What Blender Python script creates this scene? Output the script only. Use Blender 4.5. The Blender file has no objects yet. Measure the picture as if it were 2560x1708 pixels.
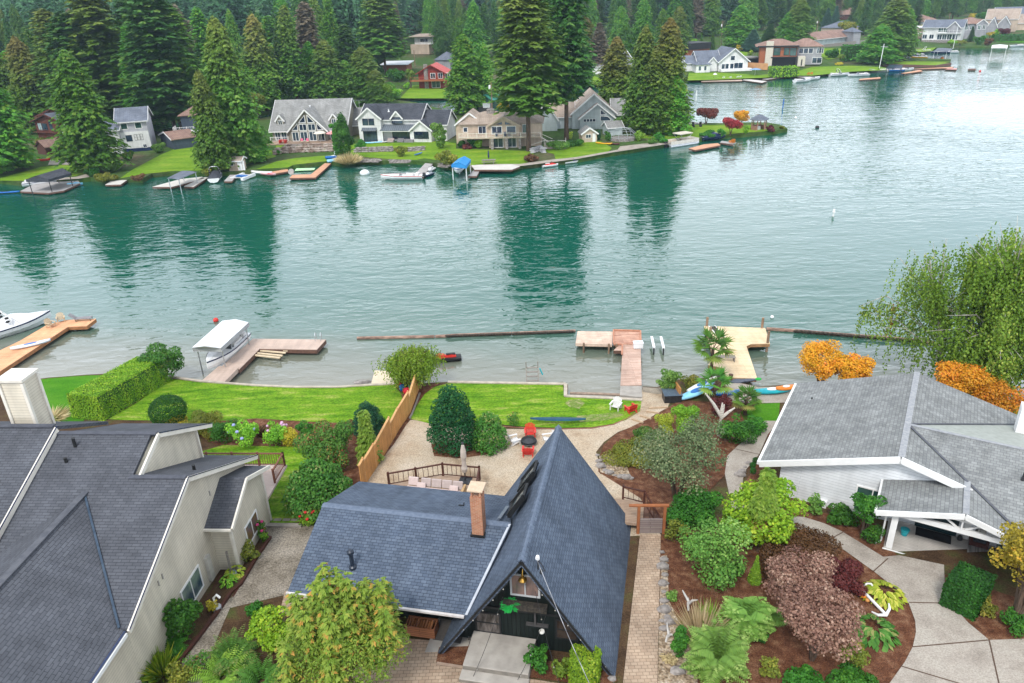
import bpy, math, random
import numpy as np
from mathutils import Vector
from mathutils.geometry import tessellate_polygon
# ------------------------------------------------------------------ camera, world, sun, exposure
SC = bpy.context.scene
CAM_H = 32.0; FPX = 1850.0; TH = math.radians(25.2); RL = math.radians(2.05)
_c, _s = math.cos(TH), math.sin(TH)
FW = np.array([0, _c, -_s]); _u0 = np.array([0, _s, _c]); _r0 = np.array([1., 0, 0])
RT = math.cos(RL)*_r0 - math.sin(RL)*_u0
UPV = math.sin(RL)*_r0 + math.cos(RL)*_u0
CP = np.array([0, 0, CAM_H])
cam_d = bpy.data.cameras.new('camera'); cam = bpy.data.objects.new('camera', cam_d)
SC.collection.objects.link(cam)
from mathutils import Matrix
cam.matrix_world = Matrix(((RT[0], UPV[0], -FW[0], 0), (RT[1], UPV[1], -FW[1], 0), (RT[2], UPV[2], -FW[2], CAM_H), (0, 0, 0, 1)))
cam_d.sensor_width = 36; cam_d.lens = 36*FPX/2560; cam_d.clip_end = 6000; cam_d.clip_start = .5
SC.camera = cam
SC.render.resolution_x = 1024; SC.render.resolution_y = 683
SC.view_settings.view_transform = 'Standard'; SC.view_settings.look = 'None'
SC.view_settings.exposure = 0.78; SC.view_settings.gamma = 1
SC.view_settings.use_curve_mapping = False
SC.cycles.max_bounces = 5; SC.cycles.diffuse_bounces = 2; SC.cycles.glossy_bounces = 3
SC.cycles.transmission_bounces = 4; SC.cycles.transparent_max_bounces = 6; SC.cycles.volume_bounces = 0; SC.cycles.volume_step_rate = 4
SC.cycles.caustics_reflective = False; SC.cycles.caustics_refractive = False
SC.cycles.sample_clamp_indirect = 6
W = bpy.data.worlds.new('World'); SC.world = W; W.use_nodes = True
nt = W.node_tree; nt.nodes.clear()
SUN_EL, SUN_ROT = 52.0, 200.0
sky = nt.nodes.new('ShaderNodeTexSky'); sky.sky_type = 'NISHITA'; sky.sun_disc = False
sky.sun_elevation = math.radians(SUN_EL); sky.sun_rotation = math.radians(SUN_ROT)
tc = nt.nodes.new('ShaderNodeTexCoord'); nz = nt.nodes.new('ShaderNodeTexNoise')
mp = nt.nodes.new('ShaderNodeMapping'); mp.inputs['Scale'].default_value = (1, 1, 2.6)
nz.inputs['Scale'].default_value = 2.2; nz.inputs['Detail'].default_value = 5
cr = nt.nodes.new('ShaderNodeValToRGB')
cr.color_ramp.elements[0].position = .3; cr.color_ramp.elements[0].color = (6.1, 6.75, 7.6, 1)
cr.color_ramp.elements[1].position = .72; cr.color_ramp.elements[1].color = (8.7, 9.0, 9.5, 1)
mx = nt.nodes.new('ShaderNodeMixRGB'); mx.inputs[0].default_value = .86
bg = nt.nodes.new('ShaderNodeBackground'); bg.inputs[1].default_value = .1
wo = nt.nodes.new('ShaderNodeOutputWorld')
L = nt.links.new
L(tc.outputs['Generated'], mp.inputs[0]); L(mp.outputs[0], nz.inputs['Vector']); L(nz.outputs['Fac'], cr.inputs[0])
sxyz = nt.nodes.new('ShaderNodeSeparateXYZ'); hr = nt.nodes.new('ShaderNodeMapRange'); hr.inputs[1].default_value = 0; hr.inputs[2].default_value = .62; hr.inputs[3].default_value = 2.35; hr.inputs[4].default_value = .95
hm = nt.nodes.new('ShaderNodeMixRGB'); hm.blend_type = 'MULTIPLY'; hm.inputs[0].default_value = 1
L(tc.outputs['Generated'], sxyz.inputs[0]); L(sxyz.outputs[2], hr.inputs[0]); L(cr.outputs[0], hm.inputs[1]); L(hr.outputs[0], hm.inputs[2])
L(sky.outputs[0], mx.inputs[1]); L(hm.outputs[0], mx.inputs[2]); L(mx.outputs[0], bg.inputs[0]); L(bg.outputs[0], wo.inputs[0])
sd = bpy.data.lights.new('sun', 'SUN'); sd.energy = 1.7; sd.angle = math.radians(12); sd.color = (1, .96, .9)
sun = bpy.data.objects.new('sun', sd); SC.collection.objects.link(sun)
_el, _az = math.radians(SUN_EL), math.radians(SUN_ROT)
_sd = Vector((math.sin(_az)*math.cos(_el), math.cos(_az)*math.cos(_el), math.sin(_el)))
sun.rotation_euler = _sd.to_track_quat('Z', 'Y').to_euler()
# ------------------------------------------------------------------ measuring helpers (photo survey -> metres)
SLOPE = .085
def ray(x, y): return FPX*FW + (x-1280)*RT - (y-854)*UPV
def G(x, y, z=0.):
    d = ray(x, y); return CP + d*((z-CAM_H)/d[2])
def zn(Y): return 1.0 + (57-Y)*SLOPE
def T(x, y, dz=0.):                       # point on the sloping near bank
    d = ray(x, y); t = (1+57*SLOPE+dz-CAM_H)/(d[2]+SLOPE*d[1]); return CP + d*t
_SX = [-600, -80, -45, 30, 100, 135, 175, 214, 262, 400, 900]; _SY = [215, 215, 262, 285, 289, 301, 345, 392, 392, 450, 600]
def hz(X, Y): return .8 + min(.045*max(0., Y - float(np.interp(X, _SX, _SY)) - 12), 9.)
def M(x, y):                              # point on the rising far bank
    z = .8
    for _ in range(60):
        p = G(x, y, min(z, 26)); z = .6*z + .4*hz(p[0], p[1])
    p[2] = z; return p
def depth(p): return float((np.array(p)-CP) @ FW)
def hgt(p, y):                            # height above p that reaches photo row y
    lo, hi = 0., 90.
    for _ in range(40):
        m = (lo+hi)/2; v = np.array([p[0], p[1], p[2]+m])-CP
        if 854 - FPX*(v@UPV)/(v@FW) > y: lo = m
        else: hi = m
    return m
# ------------------------------------------------------------------ objects
def link(o): SC.collection.objects.link(o); return o
def tag(o, label=None, cat=None, group=None, kind=None):
    if label: o['label'] = label
    if cat: o['category'] = cat
    if group: o['group'] = group
    if kind: o['kind'] = kind
    return o
def thing(name, label, cat, loc=(0, 0, 0), rot=0., group=None):
    o = link(bpy.data.objects.new(name, None)); o.location = [float(q) for q in loc]; o.rotation_euler = (0, 0, rot)
    o.empty_display_size = .2
    return tag(o, label, cat, group)
def copy_tree(o, parent=None):
    c = link(o.copy()); c.parent = parent
    for ch in list(o.children): copy_tree(ch, c)
    return c
class MB:
    def __init__(s): s.v = []; s.f = []
    def add(s, vs, fs):
        b = len(s.v); s.v += [tuple(map(float, q)) for q in vs]; s.f += [tuple(b+i for i in f) for f in fs]; return s
    def box(s, x0, x1, y0, y1, z0, z1):
        return s.add([(x0,y0,z0),(x1,y0,z0),(x1,y1,z0),(x0,y1,z0),(x0,y0,z1),(x1,y0,z1),(x1,y1,z1),(x0,y1,z1)],
                     [(3,2,1,0),(4,5,6,7),(0,1,5,4),(1,2,6,5),(2,3,7,6),(3,0,4,7)])
    def poly(s, pts): return s.add(pts, [tuple(range(len(pts)))])
    def slab(s, pts, th, d=(0, 0, -1)):        # a polygon given a thickness along d
        n = len(pts); a = [np.array(q, float) for q in pts]; b = [q+np.array(d)*th for q in a]
        nn = np.zeros(3)
        for i in range(n): nn += np.cross(a[i], a[(i+1) % n])
        if nn @ np.array(d) > 0: a = a[::-1]; b = b[::-1]
        if n <= 4:
            fs = [tuple(range(n)), tuple(range(2*n-1, n-1, -1))]
        else:
            tri = tessellate_polygon([[Vector(q) for q in a]])
            fs = []
            for t in tri:
                t = tuple(t); q = np.cross(a[t[1]]-a[t[0]], a[t[2]]-a[t[0]])
                if q @ np.array(d) > 0: t = t[::-1]
                fs.append(t); fs.append(tuple(n+i for i in t[::-1]))
        fs += [(i, i+n, (i+1) % n + n, (i+1) % n) for i in range(n)]
        return s.add(a+b, fs)
    def tube(s, pts, r, n=6, cap=True):
        pts = [np.array(p, float) for p in pts]; m = len(pts)
        rs = r if hasattr(r, '__len__') else [r]*m
        vs = []; ref = None
        for i, p in enumerate(pts):
            t = pts[min(i+1, m-1)]-pts[max(i-1, 0)]; t = t/(np.linalg.norm(t)+1e-9)
            if ref is None: ref = np.array([1., 0, 0]) if abs(t[0]) < .8 else np.array([0, 1., 0])
            a = ref - t*(ref@t); a /= np.linalg.norm(a)+1e-9; b = np.cross(t, a); ref = a
            for k in range(n):
                w = 2*math.pi*k/n; vs.append(p+rs[i]*(a*math.cos(w)+b*math.sin(w)))
        fs = [(i*n+k, i*n+(k+1) % n, (i+1)*n+(k+1) % n, (i+1)*n+k) for i in range(m-1) for k in range(n)]
        if cap: fs += [tuple(range(n))[::-1], tuple((m-1)*n+k for k in range(n))]
        return s.add(vs, fs)
    def bar(s, a, b, w, h=None):               # square-section bar
        h = h or w; a = np.array(a, float); b = np.array(b, float); t = b-a; t /= np.linalg.norm(t)+1e-9
        u = np.cross((0, 0, 1), t)
        if np.linalg.norm(u) < 1e-3: u = np.array([1., 0, 0])
        u /= np.linalg.norm(u); v = np.cross(t, u); vs = []
        for p in (a, b):
            for i, j in ((-1,-1),(1,-1),(1,1),(-1,1)): vs.append(p+u*w/2*i+v*h/2*j)
        return s.add(vs, [(3,2,1,0),(4,5,6,7),(0,1,5,4),(1,2,6,5),(2,3,7,6),(3,0,4,7)])
    def lathe(s, prof, c=(0, 0, 0), n=12):
        vs = [(c[0]+r*math.cos(2*math.pi*k/n), c[1]+r*math.sin(2*math.pi*k/n), c[2]+z) for r, z in prof for k in range(n)]
        fs = [(i*n+k, i*n+(k+1) % n, (i+1)*n+(k+1) % n, (i+1)*n+k) for i in range(len(prof)-1) for k in range(n)]
        fs += [tuple(range(n))[::-1], tuple((len(prof)-1)*n+k for k in range(n))]
        return s.add(vs, fs)
    def ball(s, c, rx, ry=None, rz=None, n=8, m=5, jit=0, seed=0):
        ry = ry or rx; rz = rz or rx; R = random.Random(seed+int(abs(c[0])*97)); vs = [(c[0], c[1], c[2]+rz)]
        for i in range(1, m):
            a = math.pi*i/m
            for k in range(n):
                j = 1+jit*(R.random()-.5)*2; w = 2*math.pi*k/n
                vs.append((c[0]+rx*j*math.sin(a)*math.cos(w), c[1]+ry*j*math.sin(a)*math.sin(w), c[2]+rz*j*math.cos(a)))
        vs.append((c[0], c[1], c[2]-rz)); e = len(vs)-1
        fs = [(0, 1+k, 1+(k+1) % n) for k in range(n)]
        fs += [(1+(i-1)*n+k, 1+i*n+k, 1+i*n+(k+1) % n, 1+(i-1)*n+(k+1) % n) for i in range(1, m-1) for k in range(n)]
        fs += [(e, 1+(m-2)*n+(k+1) % n, 1+(m-2)*n+k) for k in range(n)]
        return s.add(vs, fs)
    def loft(s, secs, cap=True):
        n = len(secs[0]); vs = [p for q in secs for p in q]
        fs = [(i*n+k, i*n+k+1, (i+1)*n+k+1, (i+1)*n+k) for i in range(len(secs)-1) for k in range(n-1)]
        if cap: fs += [tuple(range(n))[::-1], tuple((len(secs)-1)*n+k for k in range(n))]
        return s.add(vs, fs)
    def build(s, name, mat, parent=None, label=None, smooth=False, bevel=0):
        me = bpy.data.meshes.new(name); me.from_pydata(s.v, [], s.f); me.update()
        uvl = me.uv_layers.new(name='UVMap'); co = np.array(s.v); uv = []
        for p in me.polygons:
            n = p.normal
            if abs(n.z) > .995: t = (1, 0, 0); b = (0, 1, 0)
            else:
                t = Vector((0, 0, 1)).cross(n).normalized(); b = n.cross(t)
            pp = co[list(p.vertices)]
            U = pp@np.array(t); V = pp@np.array(b)
            for q in range(len(U)): uv += [U[q], V[q]]
        uvl.data.foreach_set('uv', uv)
        me.materials.append(mat)
        if smooth: me.polygons.foreach_set('use_smooth', [True]*len(me.polygons))
        o = link(bpy.data.objects.new(name, me)); o.parent = parent
        if label: o['label'] = label
        if bevel:
            md = o.modifiers.new('bevel', 'BEVEL'); md.width = bevel; md.segments = 2; md.limit_method = 'ANGLE'
        return o
def arr_mesh(name, V, Q, tint, mat, parent=None):
    V = np.ascontiguousarray(V, dtype=np.float32); Q = np.ascontiguousarray(Q, dtype=np.int32)
    me = bpy.data.meshes.new(name); k = Q.shape[1]
    me.vertices.add(len(V)); me.vertices.foreach_set('co', V.ravel())
    me.loops.add(Q.size); me.loops.foreach_set('vertex_index', Q.ravel())
    me.polygons.add(len(Q)); me.polygons.foreach_set('loop_start', np.arange(0, Q.size, k, dtype=np.int32))
    me.polygons.foreach_set('loop_total', np.full(len(Q), k, dtype=np.int32))
    me.update(calc_edges=True); me.validate()
    a = me.attributes.new('tint', 'FLOAT', 'POINT'); a.data.foreach_set('value', np.ascontiguousarray(tint, dtype=np.float32))
    me.materials.append(mat)
    o = link(bpy.data.objects.new(name, me)); o.parent = parent; return o
class Fr:                                    # a level frame standing on the ground: x along the front, y away, z up
    def __init__(s, A, B=None, ang=None, z=None):
        A = np.array(A, float); s.o = A.copy()
        if z is not None: s.o[2] = z
        if ang is None: d = np.array(B, float)-A; ang = math.atan2(d[1], d[0]); s.wd = float(np.hypot(d[0], d[1]))
        s.a = ang; s.ex = np.array([math.cos(ang), math.sin(ang), 0]); s.ey = np.array([-s.ex[1], s.ex[0], 0])
    def l(s, p):
        d = np.array(p)-s.o; return np.array([d@s.ex, d@s.ey, d[2]])
    def w(s, x, y, z=0): return s.o+s.ex*x+s.ey*y+np.array([0, 0, z])
    def xz(s, px, py, off=0.):               # where a photo ray meets the upright plane y = off
        d = ray(px, py); t = ((s.o+s.ey*off-CP)@s.ey)/(d@s.ey); q = s.l(CP+d*t); return float(q[0]), float(q[2])
def solo(name, mb, mat, label, cat, group=None, kind=None, smooth=False, bevel=0, org=None):
    if org is not None:
        org = np.array(org, float); mb.v = [tuple(np.array(q)-org) for q in mb.v]
    o = mb.build(name, mat, smooth=smooth, bevel=bevel)
    if org is not None: o.location = [float(q) for q in org]
    return tag(o, label, cat, group, kind)
# ------------------------------------------------------------------ materials
_M = {}
def nodes(name):
    m = bpy.data.materials.new(name); m.use_nodes = True; t = m.node_tree
    return m, t, t.nodes['Principled BSDF']
def N(t, k, **kw):
    n = t.nodes.new(k)
    for a, b in kw.items(): setattr(n, a, b)
    return n
def mat(name, c, c2=None, rough=.7, scale=3., metal=0., spec=.3, bump=0., coord='Object', detail=4, stretch=None, spread=(.35, .65), trans=0):
    if name in _M: return _M[name]
    m, t, b = nodes(name); l = t.links.new
    b.inputs['Roughness'].default_value = rough; b.inputs['Metallic'].default_value = metal
    b.inputs['Specular IOR Level'].default_value = spec
    c2 = c2 or tuple(q*.8 for q in c)
    n = N(t, 'ShaderNodeTexNoise'); n.inputs['Scale'].default_value = scale; n.inputs['Detail'].default_value = detail
    tcn = N(t, 'ShaderNodeTexCoord'); src = tcn.outputs[coord]
    if stretch:
        mpn = N(t, 'ShaderNodeMapping'); mpn.inputs['Scale'].default_value = stretch; l(src, mpn.inputs[0]); src = mpn.outputs[0]
    l(src, n.inputs['Vector'])
    r = N(t, 'ShaderNodeValToRGB'); e = r.color_ramp.elements
    e[0].position = spread[0]; e[0].color = (*c, 1); e[1].position = spread[1]; e[1].color = (*c2, 1)
    l(n.outputs['Fac'], r.inputs[0]); l(r.outputs[0], b.inputs['Base Color'])
    if bump:
        bp = N(t, 'ShaderNodeBump'); bp.inputs['Strength'].default_value = bump; bp.inputs['Distance'].default_value = .05
        l(n.outputs['Fac'], bp.inputs['Height']); l(bp.outputs[0], b.inputs['Normal'])
    if trans: b.inputs['Transmission Weight'].default_value = trans
    _M[name] = m; return m
def brick(name, c1, c2, mortar, w, h, ms=.012, rough=.85, bias=0., off=.5, bump=.4, freq=2, blend=None, spec=.2, big=.25):
    if name in _M: return _M[name]
    m, t, b = nodes(name); l = t.links.new
    b.inputs['Roughness'].default_value = rough; b.inputs['Specular IOR Level'].default_value = spec
    tcn = N(t, 'ShaderNodeTexCoord'); k = N(t, 'ShaderNodeTexBrick'); l(tcn.outputs['UV'], k.inputs['Vector'])
    k.offset = off; k.offset_frequency = freq; k.squash = 1
    I = k.inputs; I['Color1'].default_value = (*c1, 1); I['Color2'].default_value = (*c2, 1); I['Mortar'].default_value = (*mortar, 1)
    I['Scale'].default_value = 1; I['Mortar Size'].default_value = ms; I['Mortar Smooth'].default_value = .3; I['Bias'].default_value = bias
    I['Brick Width'].default_value = w; I['Row Height'].default_value = h
    n = N(t, 'ShaderNodeTexNoise'); n.inputs['Scale'].default_value = big; n.inputs['Detail'].default_value = 6; n.inputs['Roughness'].default_value = .65
    l(tcn.outputs['Object'], n.inputs['Vector'])
    mr = N(t, 'ShaderNodeMapRange'); mr.inputs[1].default_value = .3; mr.inputs[2].default_value = .7; mr.inputs[3].default_value = .78; mr.inputs[4].default_value = 1.18
    l(n.outputs['Fac'], mr.inputs[0])
    x = N(t, 'ShaderNodeMixRGB', blend_type='MULTIPLY'); x.inputs[0].default_value = 1
    n2 = N(t, 'ShaderNodeTexNoise'); n2.inputs['Scale'].default_value = 1; n2.inputs['Detail'].default_value = 5; mp2 = N(t, 'ShaderNodeMapping'); mp2.inputs['Scale'].default_value = (1.7, .22, 1)
    l(tcn.outputs['UV'], mp2.inputs[0]); l(mp2.outputs[0], n2.inputs['Vector'])
    m3 = N(t, 'ShaderNodeMapRange'); m3.inputs[1].default_value = .3; m3.inputs[2].default_value = .7; m3.inputs[3].default_value = .88; m3.inputs[4].default_value = 1.1
    l(n2.outputs['Fac'], m3.inputs[0]); mm = N(t, 'ShaderNodeMath', operation='MULTIPLY'); l(mr.outputs[0], mm.inputs[0]); l(m3.outputs[0], mm.inputs[1])
    l(k.outputs['Color'], x.inputs[1]); l(mm.outputs[0], x.inputs[2]); l(x.outputs[0], b.inputs['Base Color'])
    if bump:
        bp = N(t, 'ShaderNodeBump'); bp.inputs['Strength'].default_value = bump; bp.inputs['Distance'].default_value = .02; bp.invert = True
        l(k.outputs['Fac'], bp.inputs['Height']); l(bp.outputs[0], b.inputs['Normal'])
    _M[name] = m; return m
def leaf(name, c1, c2, c3=None, tr=.28, rough=.6):
    if name in _M: return _M[name]
    m, t, b = nodes(name); l = t.links.new
    b.inputs['Roughness'].default_value = rough; b.inputs['Specular IOR Level'].default_value = .25
    a = N(t, 'ShaderNodeAttribute'); a.attribute_name = 'tint'
    r = N(t, 'ShaderNodeValToRGB'); e = r.color_ramp.elements
    e[0].position = .1; e[0].color = (*c1, 1); e[1].position = .75 if c3 else .95; e[1].color = (*c2, 1)
    if c3:
        q = e.new(.93); q.color = (*c3, 1)
    oi = N(t, 'ShaderNodeObjectInfo'); hs = N(t, 'ShaderNodeHueSaturation')
    mr = N(t, 'ShaderNodeMapRange'); mr.inputs[3].default_value = .8; mr.inputs[4].default_value = 1.2
    m2 = N(t, 'ShaderNodeMapRange'); m2.inputs[3].default_value = .487; m2.inputs[4].default_value = .508
    l(oi.outputs['Random'], mr.inputs[0]); l(oi.outputs['Random'], m2.inputs[0]); l(m2.outputs[0], hs.inputs['Hue']); l(mr.outputs[0], hs.inputs['Value'])
    l(a.outputs['Fac'], r.inputs[0]); l(r.outputs[0], hs.inputs['Color']); l(hs.outputs[0], b.inputs['Base Color'])
    tl = N(t, 'ShaderNodeBsdfTranslucent'); l(hs.outputs[0], tl.inputs[0])
    mxs = N(t, 'ShaderNodeMixShader'); mxs.inputs[0].default_value = tr
    l(b.outputs[0], mxs.inputs[1]); l(tl.outputs[0], mxs.inputs[2]); l(mxs.outputs[0], t.nodes['Material Output'].inputs[0])
    _M[name] = m; return m
WHITE = mat('white_paint', (.78, .78, .77), (.7, .7, .69), rough=.5, scale=1.5)
TRIM = mat('white_trim', (.8, .8, .79), (.72, .72, .71), rough=.45, scale=2)
CREAMT = mat('cream_trim', (.72, .68, .6), (.64, .6, .53), rough=.5, scale=2)
BLACK = mat('black_paint', (.012, .013, .014), (.02, .021, .022), rough=.5, scale=2)
DARKM = mat('dark_metal', (.03, .032, .036), (.05, .05, .055), rough=.4, scale=5, metal=.3)
STEEL = mat('galvanised_steel', (.55, .57, .6), (.42, .44, .46), rough=.35, scale=6, metal=.7)
GEL = mat('white_gelcoat', (.82, .83, .84), (.74, .75, .76), rough=.2, scale=1.2, spec=.5)
NAVY = mat('navy_gelcoat', (.01, .02, .06), (.015, .03, .09), rough=.25, spec=.5)
RED = mat('red_plastic', (.62, .02, .015), (.5, .015, .012), rough=.4)
GREYW = mat('weathered_wood_grey', (.3, .27, .24), (.19, .17, .15), rough=.85, scale=4, stretch=(1, 8, 8))
BARK = mat('bark', (.13, .085, .06), (.06, .042, .03), rough=.95, scale=2.5, stretch=(6, 6, 1), bump=.6)
BARKG = mat('pale_bark', (.5, .47, .42), (.2, .18, .16), rough=.9, scale=3, stretch=(1, 1, 4))
BROWNW = mat('dark_brown_stain', (.09, .03, .02), (.06, .022, .015), rough=.6, scale=5)
CEDAR = mat('cedar_wood', (.52, .26, .1), (.38, .17, .06), rough=.75, scale=3, stretch=(8, 8, 1))
CONC = mat('concrete', (.4, .37, .33), (.3, .275, .245), rough=.9, scale=1.6, detail=9, bump=.1)
STONE = mat('field_stone', (.33, .3, .28), (.14, .125, .115), rough=.9, scale=2.2, detail=8, bump=.6)
def glass(name, c, c2, s=.5):
    return mat(name, c, c2, rough=.06, scale=s, spec=.9, spread=(.4, .6), detail=2)
GLASS = glass('window_glass', (.015, .03, .045), (.05, .08, .1))
GLASSG = glass('greenish_glass', (.05, .12, .1), (.02, .06, .05))
# ------------------------------------------------------------------ setting: lake, banks, lawns, paths
def water_mat():
    m, t, b = nodes('lake_water'); l = t.links.new
    tcn = N(t, 'ShaderNodeTexCoord'); sp = N(t, 'ShaderNodeSeparateXYZ'); l(tcn.outputs['Object'], sp.inputs[0])
    def mth(op, a, c=None):
        n = N(t, 'ShaderNodeMath', operation=op)
        for i, q in enumerate((a, c)):
            if q is None: continue
            if isinstance(q, (int, float)): n.inputs[i].default_value = q
            else: l(q, n.inputs[i])
        return n.outputs[0]
    d = mth('ADD', mth('MULTIPLY', sp.outputs[0], .141), mth('MULTIPLY', sp.outputs[1], .99))
    nn = N(t, 'ShaderNodeTexNoise'); nn.inputs['Scale'].default_value = .06; nn.inputs['Detail'].default_value = 4
    l(tcn.outputs['Object'], nn.inputs['Vector'])
    d = mth('ADD', d, mth('MULTIPLY', nn.outputs['Fac'], 9))
    mr = N(t, 'ShaderNodeMapRange', interpolation_type='SMOOTHSTEP'); mr.inputs[1].default_value = 57; mr.inputs[2].default_value = 86
    l(d, mr.inputs[0])
    cr_ = N(t, 'ShaderNodeValToRGB'); e = cr_.color_ramp.elements
    e[0].position = 0; e[0].color = (.21, .2, .155, 1); e[1].position = 1; e[1].color = (.004, .085, .058, 1)
    q = e.new(.3); q.color = (.135, .155, .12, 1)
    q = e.new(.6); q.color = (.045, .115, .085, 1)
    l(mr.outputs[0], cr_.inputs[0])
    l(cr_.outputs[0], b.inputs['Base Color'])
    b.inputs['Roughness'].default_value = .035; b.inputs['IOR'].default_value = 1.66; b.inputs['Specular IOR Level'].default_value = .62
    mp_ = N(t, 'ShaderNodeMapping'); mp_.inputs['Scale'].default_value = (.55, 1.15, 1); mp_.inputs['Rotation'].default_value = (0, 0, .12)
    l(tcn.outputs['Object'], mp_.inputs[0])
    a1 = N(t, 'ShaderNodeTexNoise'); a1.inputs['Scale'].default_value = .95; a1.inputs['Detail'].default_value = 2.4; a1.inputs['Distortion'].default_value = .5
    a2 = N(t, 'ShaderNodeTexNoise'); a2.inputs['Scale'].default_value = .28; a2.inputs['Detail'].default_value = 2; a2.inputs['Distortion'].default_value = .3
    a3 = N(t, 'ShaderNodeTexNoise'); a3.inputs['Scale'].default_value = .018; a3.inputs['Detail'].default_value = 3
    l(mp_.outputs[0], a1.inputs['Vector']); l(mp_.outputs[0], a2.inputs['Vector']); l(tcn.outputs['Object'], a3.inputs['Vector'])
    amp = N(t, 'ShaderNodeMapRange'); amp.inputs[1].default_value = .35; amp.inputs[2].default_value = .65; amp.inputs[3].default_value = .35; amp.inputs[4].default_value = 1.3
    l(a3.outputs['Fac'], amp.inputs[0])
    h = mth('ADD', mth('MULTIPLY', a1.outputs['Fac'], .5), mth('MULTIPLY', a2.outputs['Fac'], .8))
    h = mth('MULTIPLY', h, amp.outputs[0])
    bp = N(t, 'ShaderNodeBump'); bp.inputs['Strength'].default_value = 1; bp.inputs['Distance'].default_value = .2
    l(h, bp.inputs['Height']); l(bp.outputs[0], b.inputs['Normal'])
    return m
def ground_mat(name, cols, scale, rough=.95, fine=30, fs=.25, bump=.3, stretch=None, dist=.03):
    m, t, b = nodes(name); l = t.links.new
    b.inputs['Roughness'].default_value = rough; b.inputs['Specular IOR Level'].default_value = .1
    tcn = N(t, 'ShaderNodeTexCoord'); src = tcn.outputs['Object']
    a = N(t, 'ShaderNodeTexNoise'); a.inputs['Scale'].default_value = scale; a.inputs['Detail'].default_value = 7; a.inputs['Roughness'].default_value = .62
    f = N(t, 'ShaderNodeTexNoise'); f.inputs['Scale'].default_value = fine; f.inputs['Detail'].default_value = 3
    if stretch:
        mpn = N(t, 'ShaderNodeMapping'); mpn.inputs['Scale'].default_value = stretch[:3]; mpn.inputs['Rotation'].default_value = (0, 0, stretch[3] if len(stretch) > 3 else 0)
        l(src, mpn.inputs[0]); src2 = mpn.outputs[0]
    else: src2 = src
    l(src2, a.inputs['Vector']); l(src, f.inputs['Vector'])
    r = N(t, 'ShaderNodeValToRGB'); e = r.color_ramp.elements; k = len(cols)
    e[0].position = .32; e[0].color = (*cols[0], 1); e[1].position = .68; e[1].color = (*cols[-1], 1)
    for i in range(1, k-1):
        q = e.new(.32+.36*i/(k-1)); q.color = (*cols[i], 1)
    l(a.outputs['Fac'], r.inputs[0])
    mr = N(t, 'ShaderNodeMapRange'); mr.inputs[1].default_value = .3; mr.inputs[2].default_value = .7; mr.inputs[3].default_value = 1-fs; mr.inputs[4].default_value = 1+fs
    l(f.outputs['Fac'], mr.inputs[0])
    x = N(t, 'ShaderNodeMixRGB', blend_type='MULTIPLY'); x.inputs[0].default_value = 1
    l(r.outputs[0], x.inputs[1]); l(mr.outputs[0], x.inputs[2]); l(x.outputs[0], b.inputs['Base Color'])
    bp = N(t, 'ShaderNodeBump'); bp.inputs['Strength'].default_value = bump; bp.inputs['Distance'].default_value = dist
    l(f.outputs['Fac'], bp.inputs['Height']); l(bp.outputs[0], b.inputs['Normal'])
    return m
G_LAWN = ground_mat('lawn_grass', [(.055, .15, .006), (.1, .22, .01), (.15, .27, .015), (.28, .32, .07)], .42, fine=6, fs=.34, stretch=(1, 3.4, 1, .25), bump=.6)
G_LAWN2 = ground_mat('lawn_grass_dark', [(.035, .16, .006), (.06, .2, .008), (.08, .22, .015)], .35, fine=9, fs=.2, stretch=(1, 2, 1, .4))
G_LAWNF = ground_mat('far_lawn_grass', [(.1, .2, .01), (.14, .26, .015), (.22, .3, .03)], .12, fine=1.5, fs=.15, stretch=(1, 2.5, 1, .2))
G_DRY = ground_mat('dry_worn_grass', [(.3, .27, .12), (.12, .2, .03), (.4, .34, .2)], 1.1, fine=8, fs=.25)
G_MULCH = ground_mat('bark_mulch', [(.075, .032, .018), (.13, .055, .03), (.22, .12, .07)], 2.2, fine=22, fs=.55, bump=.8)
G_SOIL = ground_mat('garden_soil', [(.05, .03, .018), (.09, .055, .03), (.07, .09, .025)], .6, fine=14, fs=.4)
G_GRAV = ground_mat('fine_gravel', [(.28, .2, .13), (.42, .33, .235), (.45, .37, .275), (.5, .42, .33)], .4, fine=11, fs=.3, bump=.8)
G_DRIVE = ground_mat('grey_gravel', [(.13, .11, .085), (.235, .205, .165), (.31, .275, .23)], .6, fine=12, fs=.5, bump=.7)
G_PEB = ground_mat('river_pebbles', [(.13, .085, .05), (.33, .25, .17), (.5, .43, .35)], 3.5, fine=9, fs=.5, bump=1, dist=.08)
G_CONC = ground_mat('exposed_concrete', [(.27, .235, .2), (.36, .32, .275), (.4, .365, .315)], .7, fine=14, fs=.22, bump=.15)
G_FARG = ground_mat('far_ground', [(.06, .07, .03), (.05, .11, .02), (.12, .1, .06)], .05, fine=1, fs=.3)
G_PAVER = brick('concrete_pavers', (.45, .34, .25), (.36, .26, .185), (.2, .15, .1), .3, .2, .014, big=.5)
G_SAND = ground_mat('wet_sand', [(.2, .17, .13), (.28, .24, .19), (.32, .28, .22)], .8, fine=12, fs=.3)
water = solo('water', MB().poly([(-1100, 40, 0), (1100, 40, 0), (1100, 1400, 0), (-1100, 1400, 0)]), water_mat(), None, None, kind='structure')
def sheet(name, px, m, lvl, kind='structure', label=None, cat=None, th=None, extra=()):
    P = [T(x, y, .012*lvl) for x, y in px] + [np.array([X, Y, zn(Y)+.012*lvl]) for X, Y in extra]
    mb = MB()
    if th: mb.slab(P, th)
    else:
        for t in tessellate_polygon([[Vector(q) for q in P]]):
            a, b, c = [P[i] for i in t]
            mb.add([a, b, c] if np.cross(b-a, c-a)[2] > 0 else [a, c, b], [(0, 1, 2)])
    o = mb.build(name, m); return tag(o, label, cat, None, kind)
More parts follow.
